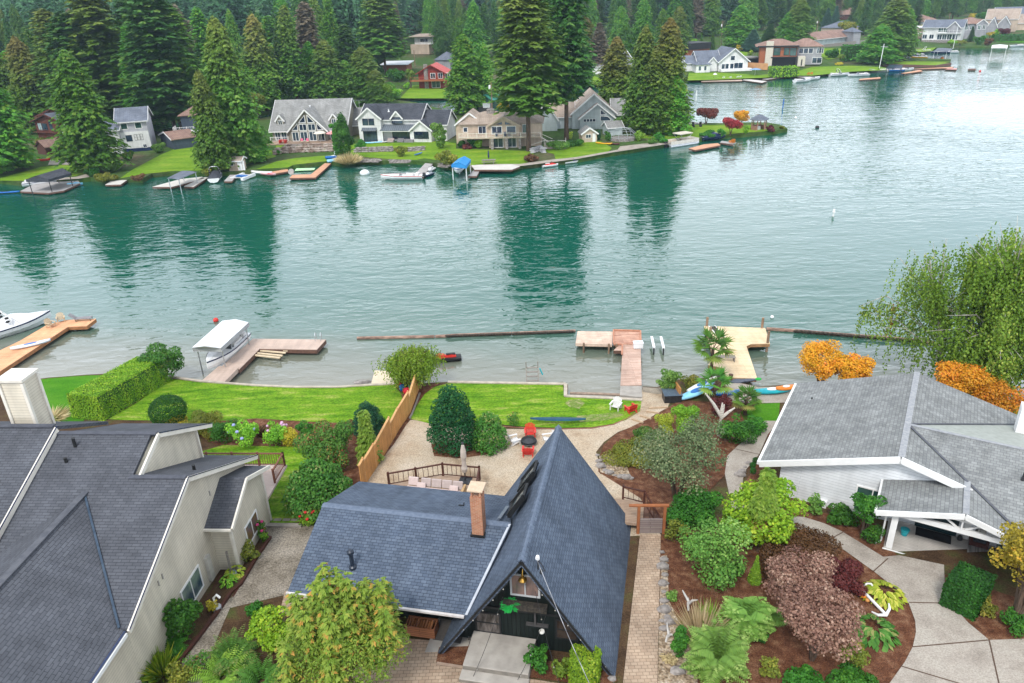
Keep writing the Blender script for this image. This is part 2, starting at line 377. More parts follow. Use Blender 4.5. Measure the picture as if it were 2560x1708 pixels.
SHORE = [(49, 954), (122, 944), (214, 937), (275, 934), (340, 935), (434, 945), (502, 953), (640, 963), (740, 967), (845, 967), (924, 962), (992, 959), (1050, 958), (1120, 955), (1240, 957), (1411, 960), (1420, 961),
         (1419, 990), (1560, 995), (1604, 996), (1606, 966), (1644, 968), (1680, 950), (1740, 946), (1800, 945), (1898, 967), (1930, 964), (1974, 962), (2004, 957), (2150, 985), (2300, 1005), (2440, 1012), (2560, 1000)]
sheet('ground', SHORE, G_SOIL, 0, th=4, extra=[(75, 56), (150, 60), (150, -70), (-150, -70), (-150, 72), (-60, 63)])
lawn_l = [(340, 938), (434, 948), (502, 956), (640, 966), (740, 970), (845, 970), (924, 965), (985, 962), (1003, 985), (1010, 1015), (985, 1062), (930, 1075), (880, 1062), (800, 1060), (755, 1058), (640, 1050), (560, 1055), (430, 1052), (300, 1050), (270, 1048), (345, 1005), (420, 950)]
sheet('lawn', lawn_l, G_LAWN, 2)
sheet('lawn', [(49, 956), (122, 946), (214, 939), (290, 937), (330, 945), (200, 1060), (70, 1060)], G_LAWN2, 2)
sheet('lawn', [(560, 1112), (620, 1112), (700, 1114), (765, 1116), (800, 1180), (760, 1250), (745, 1306), (700, 1308), (600, 1300), (500, 1130)], G_LAWN, 2)
sheet('lawn', [(1062, 985), (1085, 968), (1120, 958), (1240, 960), (1408, 963), (1410, 993), (1604, 1002), (1600, 1028), (1565, 1050), (1530, 1060), (1480, 1068), (1400, 1070), (1300, 1066), (1240, 1060), (1190, 1052), (1080, 1060), (1028, 1048), (1030, 1030)], G_LAWN, 3)
sheet('worn_grass_patch', [(1422, 1000), (1450, 998), (1462, 1008), (1448, 1022), (1425, 1018), (1412, 1008)], G_DRY, 4)
sheet('worn_grass_patch', [(1440, 1040), (1500, 1035), (1545, 1030), (1560, 1038), (1520, 1050), (1450, 1056)], G_DRY, 4)
sheet('lawn', [(1895, 1010), (1950, 1007), (1945, 1056), (1862, 1054), (1850, 1030)], G_LAWN2, 3)
sheet('gravel_yard', [(1026, 1050), (1060, 1053), (1110, 1065), (1240, 1072), (1300, 1073), (1400, 1074), (1480, 1072), (1535, 1062), (1578, 1042), (1600, 1020), (1607, 968), (1648, 972), (1678, 1000), (1668, 1020), (1640, 1035), (1600, 1060), (1545, 1080), (1510, 1105), (1490, 1130), (1496, 1150), (1500, 1185), (1540, 1195), (1600, 1240), (1640, 1250), (1652, 1300), (1650, 1336), (1500, 1345), (950, 1345), (860, 1290), (885, 1225), (930, 1170), (975, 1110)], G_GRAV, 2)
sheet('gravel_drive', [(655, 1314), (800, 1312), (790, 1400), (745, 1480), (660, 1500), (575, 1520), (545, 1590), (500, 1720), (425, 1720), (452, 1650), (578, 1488), (677, 1348)], G_DRIVE, 2)
sheet('paver_walk', [(1600, 1336), (1652, 1336), (1643, 1722), (1556, 1722), (1581, 1500)], G_PAVER, 4)
sheet('paver_walk', [(960, 1590), (1100, 1604), (1090, 1662), (1170, 1675), (1330, 1698), (1450, 1716), (1450, 1800), (900, 1800), (880, 1680)], G_PAVER, 4)
sheet('paver_walk', [(712, 1478), (790, 1490), (860, 1500), (800, 1560), (700, 1530)], G_PAVER, 3)
sheet('mulch_bed', [(1652, 1338), (1690, 1340), (1800, 1300), (1900, 1150), (2000, 1270), (2190, 1310), (2250, 1400), (2560, 1500), (2600, 1800), (1500, 1800), (1645, 1700)], G_MULCH, 1)
sheet('mulch_bed', [(1010, 965), (1062, 962), (1100, 958), (1060, 985), (1030, 1040), (985, 1110), (930, 1180), (880, 1240), (770, 1300), (745, 1306), (770, 1200), (800, 1116), (700, 1116), (540, 1112), (440, 1060), (560, 1052), (640, 1046), (800, 1056), (880, 1058), (985, 1060), (1012, 1015), (1003, 985)], G_MULCH, 3)
sheet('mulch_bed', [(1078, 1110), (1120, 1100), (1230, 1110), (1225, 1135), (1150, 1146), (1085, 1140)], G_MULCH, 3)
sheet('mulch_bed', [(1540, 1085), (1640, 1038), (1700, 1000), (1840, 1010), (1935, 1085), (1835, 1125), (1815, 1185), (1700, 1300), (1640, 1310), (1600, 1245), (1520, 1195), (1496, 1180), (1495, 1150), (1510, 1112)], G_MULCH, 3)
sheet('concrete_path', [(1950, 1052), (1920, 1085), (1898, 1136), (1860, 1180), (1850, 1260), (1950, 1290), (2008, 1292), (2060, 1308), (2104, 1328), (2150, 1356), (2208, 1392), (2248, 1388), (2360, 1412), (2362, 1464), (2380, 1512), (2420, 1556), (2473, 1600), (2560, 1597), (2760, 1590), (2800, 1800), (2150, 1800), (2224, 1708), (2262, 1655), (2282, 1617), (2290, 1580), (2288, 1552), (2272, 1508), (2240, 1472), (2184, 1428), (2112, 1376), (2064, 1352), (1992, 1320), (1830, 1270), (1812, 1184), (1818, 1140), (1836, 1122), (1886, 1078), (1912, 1052)], G_CONC, 4)
sheet('beach_slab', [(1812, 985), (1815, 958), (1850, 958), (1898, 968), (1975, 966), (2010, 972), (1990, 1006), (1895, 1008), (1820, 1004)], G_CONC, 3)
sheet('beach_slab', [(2380, 1020), (2470, 1015), (2560, 1010), (2700, 1030), (2700, 1100), (2400, 1100)], G_DRIVE, 3)
sheet('beach', [(1606, 968), (1644, 970), (1675, 962), (1680, 985), (1640, 985), (1607, 980)], G_SAND, 3)
sheet('pebble_strip', [(1653, 1390), (1668, 1388), (1672, 1500), (1700, 1560), (1740, 1620), (1745, 1720), (1644, 1720), (1648, 1560)], G_PEB, 5)
sheet('pebble_strip', [(1582, 1345), (1597, 1345), (1578, 1510), (1556, 1715), (1542, 1715), (1560, 1560)], G_SOIL, 5)
sheet('pebble_strip', [(1498, 1140), (1530, 1132), (1565, 1160), (1580, 1200), (1550, 1195), (1500, 1180)], G_PEB, 4)
sheet('planting_bed', [(1100, 1606), (1180, 1612), (1170, 1664), (1090, 1655)], G_MULCH, 6)
sheet('planting_bed', [(1316, 1650), (1500, 1660), (1546, 1702), (1500, 1716), (1316, 1692)], G_MULCH, 6)
# joints cut in the concrete path
jb = MB()
for a, b in (((2112, 1328), (2066, 1353)), ((2220, 1396), (2184, 1428)), ((2273, 1506), (2376, 1508)), ((2282, 1617), (2473, 1600)), ((2473, 1600), (2500, 1720)), ((2252, 1665), (2420, 1715)), ((1898, 1136), (1836, 1122))):
    p, q = T(*a, .06), T(*b, .06); d = q-p; n = np.cross(d, (0, 0, 1)); n = n/np.linalg.norm(n)*.03
    jb.poly([p-n, q-n, q+n, p+n])
tag(jb.build('path_joints', mat('joint_dark', (.1, .06, .04))), kind='structure')
# seawall copings and timber edges
def edging(name, label, cat, px, w, h, m, lift=0., group=None):
    mb = MB(); P = [T(x, y, lift) for x, y in px]
    for a, b in zip(P[:-1], P[1:]): mb.bar(a+np.array([0, 0, h/2-.05]), b+np.array([0, 0, h/2-.05]), w, h)
    return solo(name, mb, m, label, cat, group, org=P[0])
SEAW = mat('pale_coping', (.5, .44, .36), (.36, .31, .25), rough=.85, scale=2)
edging('seawall_coping', 'pale concrete seawall coping along the left lawn by the shallow water', 'seawall', [(428, 943), (502, 953), (640, 964), (740, 968), (845, 968), (924, 963), (992, 960)], .25, .12, SEAW, .05)
edging('seawall_coping', 'seawall coping stepping in beside the centre lawn and wooden pier', 'seawall', [(1120, 956), (1240, 958), (1414, 961), (1414, 991), (1520, 996), (1606, 1001)], .3, .14, SEAW, .05)
edging('timber_step', 'lowest timber step in the sand below the centre lawn', 'step', [(1425, 983), (1500, 985), (1568, 988)], .3, .1, mat('old_timber', (.33, .24, .18), (.22, .16, .12)), -.25)
for i, (a, b, w) in enumerate((((1622, 1021), (1670, 1019), 'top'), ((1616, 1029), (1648, 1034), 'second'), ((1600, 1040), (1628, 1048), 'third'), ((1579, 1048), (1608, 1058), 'lowest'))):
    edging('timber_step', w+' pale timber edge of the gravel steps beside the centre lawn', 'step', [a, b], .13, .14, mat('pale_timber', (.5, .37, .25), (.4, .29, .19)), .05, group='timber steps on the gravel path')
edging('brick_edging', 'thin brick edging between the gravel yard and the centre lawn', 'edging', [(1240, 1066), (1300, 1070), (1400, 1074), (1480, 1071), (1530, 1063), (1570, 1046), (1600, 1025)], .08, .1, mat('red_edging', (.3, .13, .08), (.2, .1, .06)))
edging('timber_edging', 'brown timber edging along the gravel drive beside the cream house', 'edging', [(677, 1346), (640, 1400), (604, 1462), (578, 1486), (540, 1540), (480, 1620), (452, 1655), (430, 1710)], .16, .25, BROWNW)
edging('timber_edging', 'grey timber kerb at the lawn end of the gravel drive', 'edging', [(660, 1316), (755, 1317)], .3, .2, GREYW)
edging('paver_edging', 'row of edging pavers in front of the black cabin bed', 'edging', [(1092, 1660), (1168, 1672)], .15, .12, mat('edge_paver', (.36, .27, .2), (.28, .2, .15)))
# ------------------------------------------------------------------ near houses
SH_BLUE = brick('blue_grey_shingles', (.074, .098, .14), (.11, .14, .19), (.034, .044, .066), .3, .165, .013, big=.5, bump=.6)
SH_SLATE = brick('slate_shingles', (.075, .08, .094), (.098, .104, .12), (.036, .038, .045), .4, .16, .012, big=.4, bump=.6)
SH_GREY = brick('weathered_grey_shingles', (.18, .188, .188), (.255, .265, .26), (.11, .115, .12), .3, .2, .012, big=.8, bump=.4)
SID_CREAM = brick('cream_lap_siding', (.6, .545, .44), (.62, .565, .46), (.4, .36, .29), 40, .17, .012, big=.2, rough=.7)
SID_WHITE = brick('white_lap_siding', (.68, .7, .72), (.72, .74, .76), (.42, .44, .47), 40, .2, .012, big=.2, rough=.6)
SID_BLACK = brick('black_board_siding', (.008, .013, .012), (.014, .02, .018), (.003, .004, .004), .2, 9, .012, off=0, rough=.6, bump=1)
RIDGE = mat('ridge_cap', (.1, .13, .185), (.14, .175, .235), scale=6, rough=.85)
FLASH = mat('lead_flashing', (.2, .23, .28), (.14, .16, .2), rough=.4, metal=.5)
BRICKR = brick('old_red_brick', (.4, .14, .07), (.46, .22, .12), (.45, .33, .25), .22, .08, .01, big=3)
DECKW = brick('grey_brown_deck', (.42, .31, .23), (.34, .24, .17), (.16, .1, .07), 3, .15, .012, big=.6)
def window(par, fr, x0, x1, z0, z1, y, fm=TRIM, gm=GLASS, mull=1, bars=0, w=.09, shape=None, nm='window', d=.12):
    # an opening seen on the face y (local), facing -y: frame ring stands out a little, pane set inside
    m = MB()
    if shape is None:
        m.box(x0-w, x1+w, y-d/2, y, z0-w, z0); m.box(x0-w, x1+w, y-d/2, y, z1, z1+w)
        m.box(x0-w, x0, y-d/2, y, z0, z1); m.box(x1, x1+w, y-d/2, y, z0, z1)
        for i in range(1, mull+1):
            xm = x0+(x1-x0)*i/(mull+1); m.box(xm-w/3, xm+w/3, y-d/2+.005, y, z0, z1)
        for i in range(1, bars+1):
            zm = z0+(z1-z0)*i/(bars+1); m.box(x0, x1, y-d/2+.01, y, zm-w/3, zm+w/3)
        f = m.build(nm, fm, par); MB().box(x0, x1, y-.03, y+.03, z0, z1).build('pane', gm, f)
    else:
        P = [np.array((a, y-d/2, b)) for a, b in shape]
        for a, b in zip(P, P[1:]+P[:1]): m.bar(a, b, d, w)
        f = m.build(nm, fm, par); MB().slab([(a, y-.03, b) for a, b in shape], .05, (0, 1, 0)).build('pane', gm, f)
    return f
# ---- black A-frame cabin
AO = np.array([.06, 24.685, 0.]); AA = math.radians(77.54-90)
AF = Fr(AO, ang=AA, z=0.)
cab = thing('cabin', 'black A-frame cabin with steep blue-grey shingle roof down to the ground', 'cabin', AO, AA)
zg = 3.7; zr = 10.06; W2 = 4.34; Lr = 11.0; Le = 12.3
def aroof(sgn):
    n = np.array([sgn*(zr-zg), 0, W2]); n = n/np.linalg.norm(n)
    zb = 2.65
    P = [(sgn*W2, 0, zg-.15), (sgn*(W2+.0), Le, zb), (0, Lr, zr), (0, 0, zr)]
    return MB().slab(P if sgn > 0 else P[::-1], .22, tuple(-n))
rf = aroof(1).build('roof', SH_BLUE, cab); 
rf2 = aroof(-1).build('roof', SH_BLUE, cab)
MB().slab([(-.16, -.02, zr-.19), (.0, -.02, zr+.035), (0, Lr+.02, zr+.035), (-.16, Lr+.02, zr-.19)], .03, (-.8, 0, -.5)).slab([(.16, -.02, zr-.19), (.0, -.02, zr+.035), (0, Lr+.02, zr+.035), (.16, Lr+.02, zr-.19)], .03, (.8, 0, -.5)).build('ridge_cap', RIDGE, cab)
b = MB()
for sg in (1, -1):
    b.bar((sg*(W2-.08), -.03, zg-.2), (0, -.03, zr-.13), .05, .1)
b.build('bargeboard', BLACK, cab)
wx = lambda z: W2*(1-(z-zg)/(zr-zg))-.25
MB().slab([(-wx(3.4), 1.15, 3.4), (wx(3.4), 1.15, 3.4), (0, 1.15, zr-.45)], .2, (0, 1, 0)).build('wall', SID_BLACK, cab)
MB().slab([(-3.6, Lr-1.4, 2.8), (3.6, Lr-1.4, 2.8), (0, Lr-1.4, zr-1.1)], .2, (0, -1, 0)).build('wall', SID_BLACK, cab)
MB().bar((-2.9, 1.1, 5.95), (2.6, 1.1, 5.95), .06, .12).build('belt_board', BLACK, cab)
fm = mat('pale_window_frame', (.45, .46, .47), (.38, .39, .4)); curt = mat('curtained_glass', (.22, .14, .12), (.09, .08, .08), rough=.12, scale=2.2, spec=.7, stretch=(1.5, 1, .5))
window(cab, AF, -.72, .5, 6.98, 8.1, 1.15, fm, curt, 1)
window(cab, AF, -2.52, -1.42, 4.35, 5.5, 1.15, BLACK, mat('dim_glass', (.03, .025, .02), (.14, .12, .11), rough=.15, scale=3, stretch=(2, 1, .5)), 0, 1)
window(cab, AF, 1.35, 2.25, 4.6, 5.65, 1.15, BLACK, mat('dark_glass', (.03, .022, .018), (.06, .045, .035), rough=.1, scale=3), 0, 1)
MB().box(-.1, .95, 1.0, 1.14, 5.2, 5.32).box(.3, .38, .98, 1.1, 5.3, 6.4).build('light_shelf', mat('grey_beam', (.07, .065, .065), (.05, .05, .05)), cab)
MB().lathe([(.12, 0), (.14, .06), (.12, .12), (.02, .13)], (.66, .95, 4.95), 12).build('wall_light', mat('frosted_lamp', (.75, .74, .7), (.68, .67, .62)), cab)
MB().box(-3.0, -1.9, 1.02, 1.14, 3.62, 3.85).build('vent_grille', mat('grey_vent', (.14, .13, .12), (.06, .06, .055), scale=14), cab)
MB().box(-.5, -.0, 1.02, 1.14, 4.0, 4.1).build('door_sill', BLACK, cab)
# brass lamp on its bracket under the peak
lb = MB().tube([(-.12, 1.1, 8.75), (-.12, .78, 8.8), (-.12, .7, 8.62)], .025, 6).build('lamp', mat('brass', (.5, .3, .07), (.36, .2, .04), rough=.3, metal=.9), cab)
MB().lathe([(.02, .0), (.06, -.05), (.09, -.22), (.2, -.34), (.21, -.37)], (-.12, .7, 8.62), 12).build('shade', _M['brass'], lb)
# skylights on the left slope
def on_left(y, z, lift=.0):                # point on the left slope at ridge-distance y and height z
    x = -W2*(1-(z-zg)/(zr-zg)); n = np.array([-(zr-zg), 0, W2]); n = n/np.linalg.norm(n); return np.array([x, y, z])+n*lift
dark_gl = glass('skylight_glass', (.1, .13, .14), (.35, .34, .3), 1.5)
for y0, z0 in ((5.75, 7.55), (7.35, 7.9)):
    P = [on_left(y0, z0, .16), on_left(y0+1.05, z0, .16), on_left(y0+1.05, z0+1.25, .2), on_left(y0, z0+1.25, .2)]
    m = MB()
    for a, c in zip(P, P[1:]+P[:1]): m.bar(a, c, .13, .26)
    f = m.build('skylight', BLACK, cab); MB().slab(P, .05, (.8, 0, -.55)).build('pane', dark_gl, f)
MB().tube([(.62, .55, 8.95), (.62, .55, 9.75)], .03, 6).build('service_mast', DARKM, cab)
wh = MB().tube([(.62, .55, 9.7), (.62, .5, 9.86), (.62, .4, 9.84)], .09, 8).build('weatherhead', GEL, cab)
MB().box(.5, .78, .45, .7, 8.86, 9.02).build('mast_flashing', BLACK, cab)
MB().tube([(.62, .5, 9.7), (.85, .4, 9.5), (.95, .4, 9.2), (.8, .45, 9.15)], .02, 5).build('drip_loop', DARKM, cab)
# front steps
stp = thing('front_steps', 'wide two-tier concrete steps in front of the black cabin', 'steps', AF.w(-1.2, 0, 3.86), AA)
MB().box(-1.5, 1.55, -.95, 1.1, -.4, .46).build('landing', CONC, stp, bevel=.02)
MB().box(-1.55, 1.6, -1.5, -.94, -.4, .2).build('tread', CONC, stp, bevel=.02)
MB().box(-1.5, 1.55, -.975, -.952, .205, .41).box(-1.55, 1.6, -1.525, -1.502, -.1, .16).build('riser_shade_strips', mat('shaded_concrete', (.16, .145, .125), (.22, .2, .17)), stp)  # thin strips over both risers, their shade put into a darker colour
# planter box under the upper window
pb = thing('window_box', 'black planter box below the upper cabin window with trailing green fern', 'planter', AF.w(-.1, .95, 6.45), AA)
MB().box(-1.0, 1.05, -.32, .0, 0, .3).build('box', mat('painted_board', (.02, .019, .017), (.06, .05, .04), scale=9), pb)
# annex
anx = thing('annex', 'low wing of the cabin with wide blue-grey shingle roof and brick chimney', 'house wing', AF.w(-6, 5, 3.6), AA)
def al(x, y, z): return (x+6, y-5, z-3.6)
xr = lambda z: -W2*(1-(z-zg)/(zr-zg))+.1
MB().slab([al(-11.85, .5, 5.9), al(xr(5.9), .5, 5.9), al(xr(7.62), 5.1, 7.62), al(-11.85, 5.1, 7.62)], .18).build('roof', SH_BLUE, anx)
MB().slab([al(-11.85, 9.6, 5.9), al(-11.85, 5.1, 7.62), al(xr(7.62), 5.1, 7.62), al(xr(5.9), 9.6, 5.9)], .18).build('roof', SH_BLUE, anx)
MB().slab([al(-11.86, 4.92, 7.6), al(-11.86, 5.12, 7.66), al(xr(7.6)-.05, 5.12, 7.66), al(xr(7.6)-.05, 4.92, 7.6)], .05).slab([al(-11.86, 5.12, 7.66), al(-11.86, 5.32, 7.6), al(xr(7.6)-.05, 5.32, 7.6), al(xr(7.6)-.05, 5.12, 7.66)], .05).build('ridge_cap', RIDGE, anx)
MB().box(*al(-11.4, 0, 0)[:1], al(-3.2, 0, 0)[0], al(0, 2.1, 0)[1], al(0, 9.1, 0)[1], -.3, 2.2).build('wall', SID_BLACK, anx)
MB().slab([al(-11.35, 1.3, 6.0), al(-11.35, 9.0, 6.0), al(-11.35, 5.1, 7.4)], .15, (1, 0, 0)).build('gable_wall', SID_BLACK, anx)
g = MB(); g.bar(al(-11.9, .42, 5.84), al(-2.9, .42, 5.84), .12, .11); g.build('gutter', mat('brown_white_gutter', (.6, .58, .57), (.5, .46, .44)), anx)
for x in (-4.6, -3.75): MB().bar(al(x, .5, 5.72), al(x, 1.1, 5.55), .1, .12).build('rafter_tail', WHITE, anx)
MB().slab([al(xr(5.9)-.02, .48, 5.94), al(xr(7.62)-.02, 5.1, 7.67), al(xr(7.62)-.14, 5.1, 7.66), al(xr(5.9)-.14, .48, 5.93)], .03).build('valley_flashing', mat('pale_flashing', (.5, .53, .58), (.4, .43, .48), rough=.4), anx)
MB().slab([al(-2.35, 5.35, 7.72), al(-2.35, 7.4, 6.95), al(-2.16, 7.4, 6.98), al(-2.16, 5.35, 7.76)], .05).build('flashing', FLASH, anx)
ch = MB().box(al(-3.42, 0, 0)[0], al(-2.84, 0, 0)[0], al(0, 4.3, 0)[1], al(0, 4.92, 0)[1], 3.0, 6.1).build('chimney', BRICKR, anx)
for x, y in ((-3.38, 4.34), (-2.96, 4.34), (-3.38, 4.82), (-2.96, 4.82)): MB().box(al(x, 0, 0)[0], al(x+.09, 0, 0)[0], al(0, y, 0)[1], al(0, y+.09, 0)[1], 6.1, 6.5).build('cap_pier', BRICKR, ch)
MB().box(al(-3.52, 0, 0)[0], al(-2.74, 0, 0)[0], al(0, 4.2, 0)[1], al(0, 5.02, 0)[1], 6.5, 6.57).build('chimney_cap', mat('sandstone_slab', (.6, .45, .32), (.5, .38, .27), scale=5), ch)
MB().lathe([(.12, 0), (.12, .2), (.2, .22), (.03, .34)], al(-3.13, 4.6, 9.7), 10).build('flue', mat('copper_flue', (.3, .2, .15), (.5, .45, .4), rough=.4, metal=.6), ch)
MB().box(al(-3.5, 0, 0)[0], al(-2.76, 0, 0)[0], al(0, 4.22, 0)[1], al(0, 5.0, 0)[1], 3.4, 3.82).build('base_flashing', BLACK, ch)
fl = AF.l(T(840, 1424, 0))
fx, fy = -9.0, 2.0
MB().lathe([(.19, -.12), (.19, 0), (.11, .06), (.1, .75), (.17, .8), (.17, .95), (.1, 1.03)], al(fx, fy, 5.9+.374*(fy-.5)+.1), 12).build('vent_pipe', mat('black_metal_pipe', (.012, .02, .035), (.02, .03, .05), rough=.35, spec=.5), anx)
MB().bar(al(-4.9, 7.0, 7.0), al(-4.6, 7.0, 7.0), .05, .05).bar(al(-4.6, 7.0, 7.0), al(-4.58, 7.0, 7.2), .05, .05).build('vent_pipe', BLACK, anx)
# doormat porch, firewood box, slippers under the annex eave
pc = thing('entry_slab', 'concrete entry slab with dark mat between annex and cabin roof', 'slab', AF.w(-3.6, .5, 3.65), AA)
MB().box(-1.25, .7, -.9, 1.9, -.2, .06).build('slab', CONC, pc)
MB().box(-1.1, .3, .25, 1.7, .062, .085).build('door_mat', mat('dark_mat', (.07, .065, .06), (.1, .09, .085), scale=12), pc)
sh = thing('slippers', 'pair of pale slippers on the dark mat by the annex', 'slippers', AF.w(-3.55, 1.45, 3.74), AA)
for i in (0, 1): MB().ball((.0+i*.17, i*.05, .04), .06, .15, .05).build('slipper', WHITE, sh)
wb = thing('firewood_box', 'brown wooden firewood box under the annex eave', 'wooden box', AF.w(-5.35, 1.15, 3.7), AA)
WB = brick('brown_boards', (.32, .13, .06), (.26, .1, .05), (.1, .04, .02), 2, .12, .012)
MB().box(-.75, .75, -.35, -.3, 0, .62).box(-.75, .75, .3, .35, 0, .62).box(-.75, -.7, -.3, .3, 0, .62).box(.7, .75, -.3, .3, 0, .62).build('box', WB, wb)
m = MB(); R = random.Random(3)
for i in range(9): m.tube([(-.6+i*.14, -.25, .45+R.random()*.1), (-.62+i*.14, .25, .47+R.random()*.1)], .06, 6)
m.build('logs', mat('log_ends', (.4, .17, .07), (.25, .1, .05)), wb)
# overhead service cable to the mast, string lights
cb = MB(); a = AF.w(.62, .4, 9.75); e = G(1478, 1708, 8.0)
pts = [a+(e-a)*t*1.35+np.array([0, 0, -1.1*math.sin(math.pi*min(1, t)*.9)*.25]) for t in np.linspace(0, 1, 14)]
solo('service_cable', cb.tube(pts, .015, 5), mat('cable_grey', (.4, .41, .43), (.1, .1, .11), scale=2.2), 'thick grey overhead service cable running from the cabin mast towards the street', 'cable', org=a)
def bulbs(a, e, n, label, sag=.25):
    t_ = thing('string_lights', label, 'string lights', a); pts = [np.array((e-a)*t+np.array([0, 0, -sag*math.sin(math.pi*t)])) for t in np.linspace(0, 1, 9)]
    MB().tube(pts, .011, 4).build('wire', DARKM, t_)
    for i in range(n):
        t = (i+.5)/n; p = (e-a)*t+np.array([0, 0, -sag*math.sin(math.pi*t)-.07]); MB().ball(tuple(p), .034, n=6, m=4).build('bulb', mat('clear_bulbs', (.45, .43, .38), (.36, .34, .3), rough=.2), t_)
bulbs(AF.w(-.95, .2, 7.6), AF.w(-2.2, -1.35, 3.9), 3, 'thin light string hanging left of the cabin peak down to the steps')
bulbs(AF.w(1.0, .1, 6.9), AF.w(-.2, -1.2, 3.9), 3, 'thin light string hanging from the right rafter down to the steps')
bulbs(AF.w(.55, .1, 8.3), AF.w(1.8, -1.0, 3.9), 2, 'thin light string dropping past the cabin wall lamp to the shrubs')
bulbs(AF.w(-.6, -.02, 8.7), AF.w(-4.1, .0, 3.95), 7, 'light string strung along the left rafter of the black cabin', .1)
bulbs(AF.w(.6, -.02, 8.7), AF.w(4.0, .0, 4.1), 6, 'light string strung along the right rafter of the black cabin', .1)
# ---- cream house on the left
LO = np.array([-17.509, 24.438, 0.]); LAN = math.radians(86)
LF = Fr(LO, ang=LAN, z=0)                 # x = u along the wall away from the street, y = into the house
lh = thing('house', 'large cream sided house with slate grey shingle roofs cut by white rakes', 'house', LO, LAN)
zf = lambda u: 7.65+.41*u
P = lambda u, n, z: (u, n, z)
# main front slope: continuous plane
MB().slab([(-.35, -.35, zf(-.35)), (6.75, -.35, zf(6.75)), (6.75, 2.5, zf(6.75)), (9.25, 2.5, zf(9.25)), (9.25, 7.75, zf(9.25)), (-3.5, 7.75, zf(-3.5)), (-3.5, 1, zf(-3.5)), (-.35, 0, zf(-.35))], .2).build('roof', SH_SLATE, lh)
zb1 = lambda u: zf(6.75)-(u-6.75)*.5
MB().slab([(6.75, -.35, zf(6.75)), (14.4, -.35, zb1(14.4)), (14.4, 4, zb1(14.4)), (6.75, 4, zf(6.75))], .2).build('roof', SH_SLATE, lh)
zb2 = lambda u: zf(9.25)-(u-9.25)*.5
MB().slab([(9.25, 2.2, zf(9.25)), (14.6, 2.2, zb2(14.6)), (14.6, 7.75, zb2(14.6)), (9.25, 7.75, zf(9.25))], .2).build('roof', SH_SLATE, lh)
MB().slab([(-4, 7.75, zf(-4)+.38), (9.3, 7.75, zf(9.3)+.38), (9.3, 24, zf(9.3)+.38), (-4, 24, zf(-4)+.38)], .22).build('roof', SH_SLATE, lh)
MB().slab([(9.3, 7.75, zf(9.3)+.38), (13.4, 7.75, zf(9.3)+.38-2.2), (13.4, 24, zf(9.3)+.38-2.2), (9.3, 24, zf(9.3)+.38)], .22).build('roof', SH_SLATE, lh)
RG = mat('slate_ridge', (.06, .065, .08), (.085, .09, .11), rough=.85)
MB().bar((6.75, -.33, zf(6.75)+.02), (6.75, 2.6, zf(6.75)+.02), .3, .06).bar((9.25, 2.2, zf(9.25)+.02), (9.25, 7.7, zf(9.25)+.02), .3, .06).bar((9.3, 7.8, zf(9.3)+.41), (9.3, 24, zf(9.3)+.41), .3, .06).build('ridge_cap', RG, lh)
# rakes
def rake(pts, h=.26, w=.1, y=0):
    m = MB()
    for a, c in zip(pts[:-1], pts[1:]): m.bar(a, c, w, h)
    return m
rake([(-.38, -.42, zf(-.38)-.12), (6.75, -.42, zf(6.75)-.12), (14.45, -.42, zb1(14.45)-.12)]).build('rake_board', CREAMT, lh)
rake([(6.9, 2.13, zf(6.9)-.12), (9.25, 2.13, zf(9.25)-.12), (14.65, 2.13, zb2(14.65)-.12)]).build('rake_board', CREAMT, lh)
rake([(-4, 7.7, zf(-4)+.16), (9.3, 7.7, zf(9.3)+.2)], .34).build('rake_board', CREAMT, lh)
MB().bar((-4, 7.64, zf(-4)+.36), (9.3, 7.64, zf(9.3)+.38), .03, .05).bar((-.38, -.48, zf(-.38)+.02), (6.75, -.48, zf(6.75)+.02), .03, .05).bar((6.75, -.48, zf(6.75)+.02), (14.45, -.48, zb1(14.45)+.02), .03, .05).bar((9.25, 2.07, zf(9.25)+.02), (14.65, 2.07, zb2(14.65)+.02), .03, .05).build('drip_edge', NAVY, lh)
# walls
zw = 2.0
MB().slab([(-9, 0, 2.5), (-9, 0, 7.3), (-.2, 0, 7.3), (6.75, 0, zf(6.75)-.2), (13.5, 0, zb1(13.5)-.2), (13.5, 0, zw), (0, 0, zw)], 8, (0, 1, 0)).build('wall', SID_CREAM, lh)
MB().slab([(7.0, 2.55, zf(7.0)-.3), (9.25, 2.55, zf(9.25)-.2), (13.4, 2.55, zb2(13.4)-.2), (13.4, 2.55, zw+3)], 6, (0, 1, 0)).build('wall', SID_CREAM, lh)
MB().bar((13.42, 2.5, zb2(13.42)-.2), (13.42, 2.5, 6.2), .12, .14).build('corner_board', CREAMT, lh)
# bump-out with its own little gable
bo = -1.15
zbo = 7.55
MB().slab([(8.2, bo, zw), (8.2, bo, 6.6), (10.4, bo, zbo), (13.0, bo, 6.55), (13.0, bo, zw)], 1.15, (0, 1, 0)).build('bump_out', SID_CREAM, lh)
MB().slab([(7.7, bo-.35, 6.42), (10.4, bo-.35, zbo+.22), (10.4, 0.1, zbo+.22), (7.7, .1, 6.42)], .14).slab([(10.4, bo-.35, zbo+.22), (13.4, bo-.35, 6.5), (13.4, 0.1, 6.5), (10.4, .1, zbo+.22)], .14).build('bump_out_roof', SH_SLATE, lh)
rake([(7.68, bo-.4, 6.34), (10.4, bo-.4, zbo+.13), (13.45, bo-.4, 6.4)], .22).build('rake_board', CREAMT, lh)
MB().bar((7.62, bo-.35, 6.34), (7.62, 0, 6.34), .12, .12).build('gutter', CREAMT, lh)
for u in (8.2, 13.0): MB().box(u-.08, u+.08, bo-.05, bo+.1, zw, 6.4).build('corner_board', CREAMT, lh)
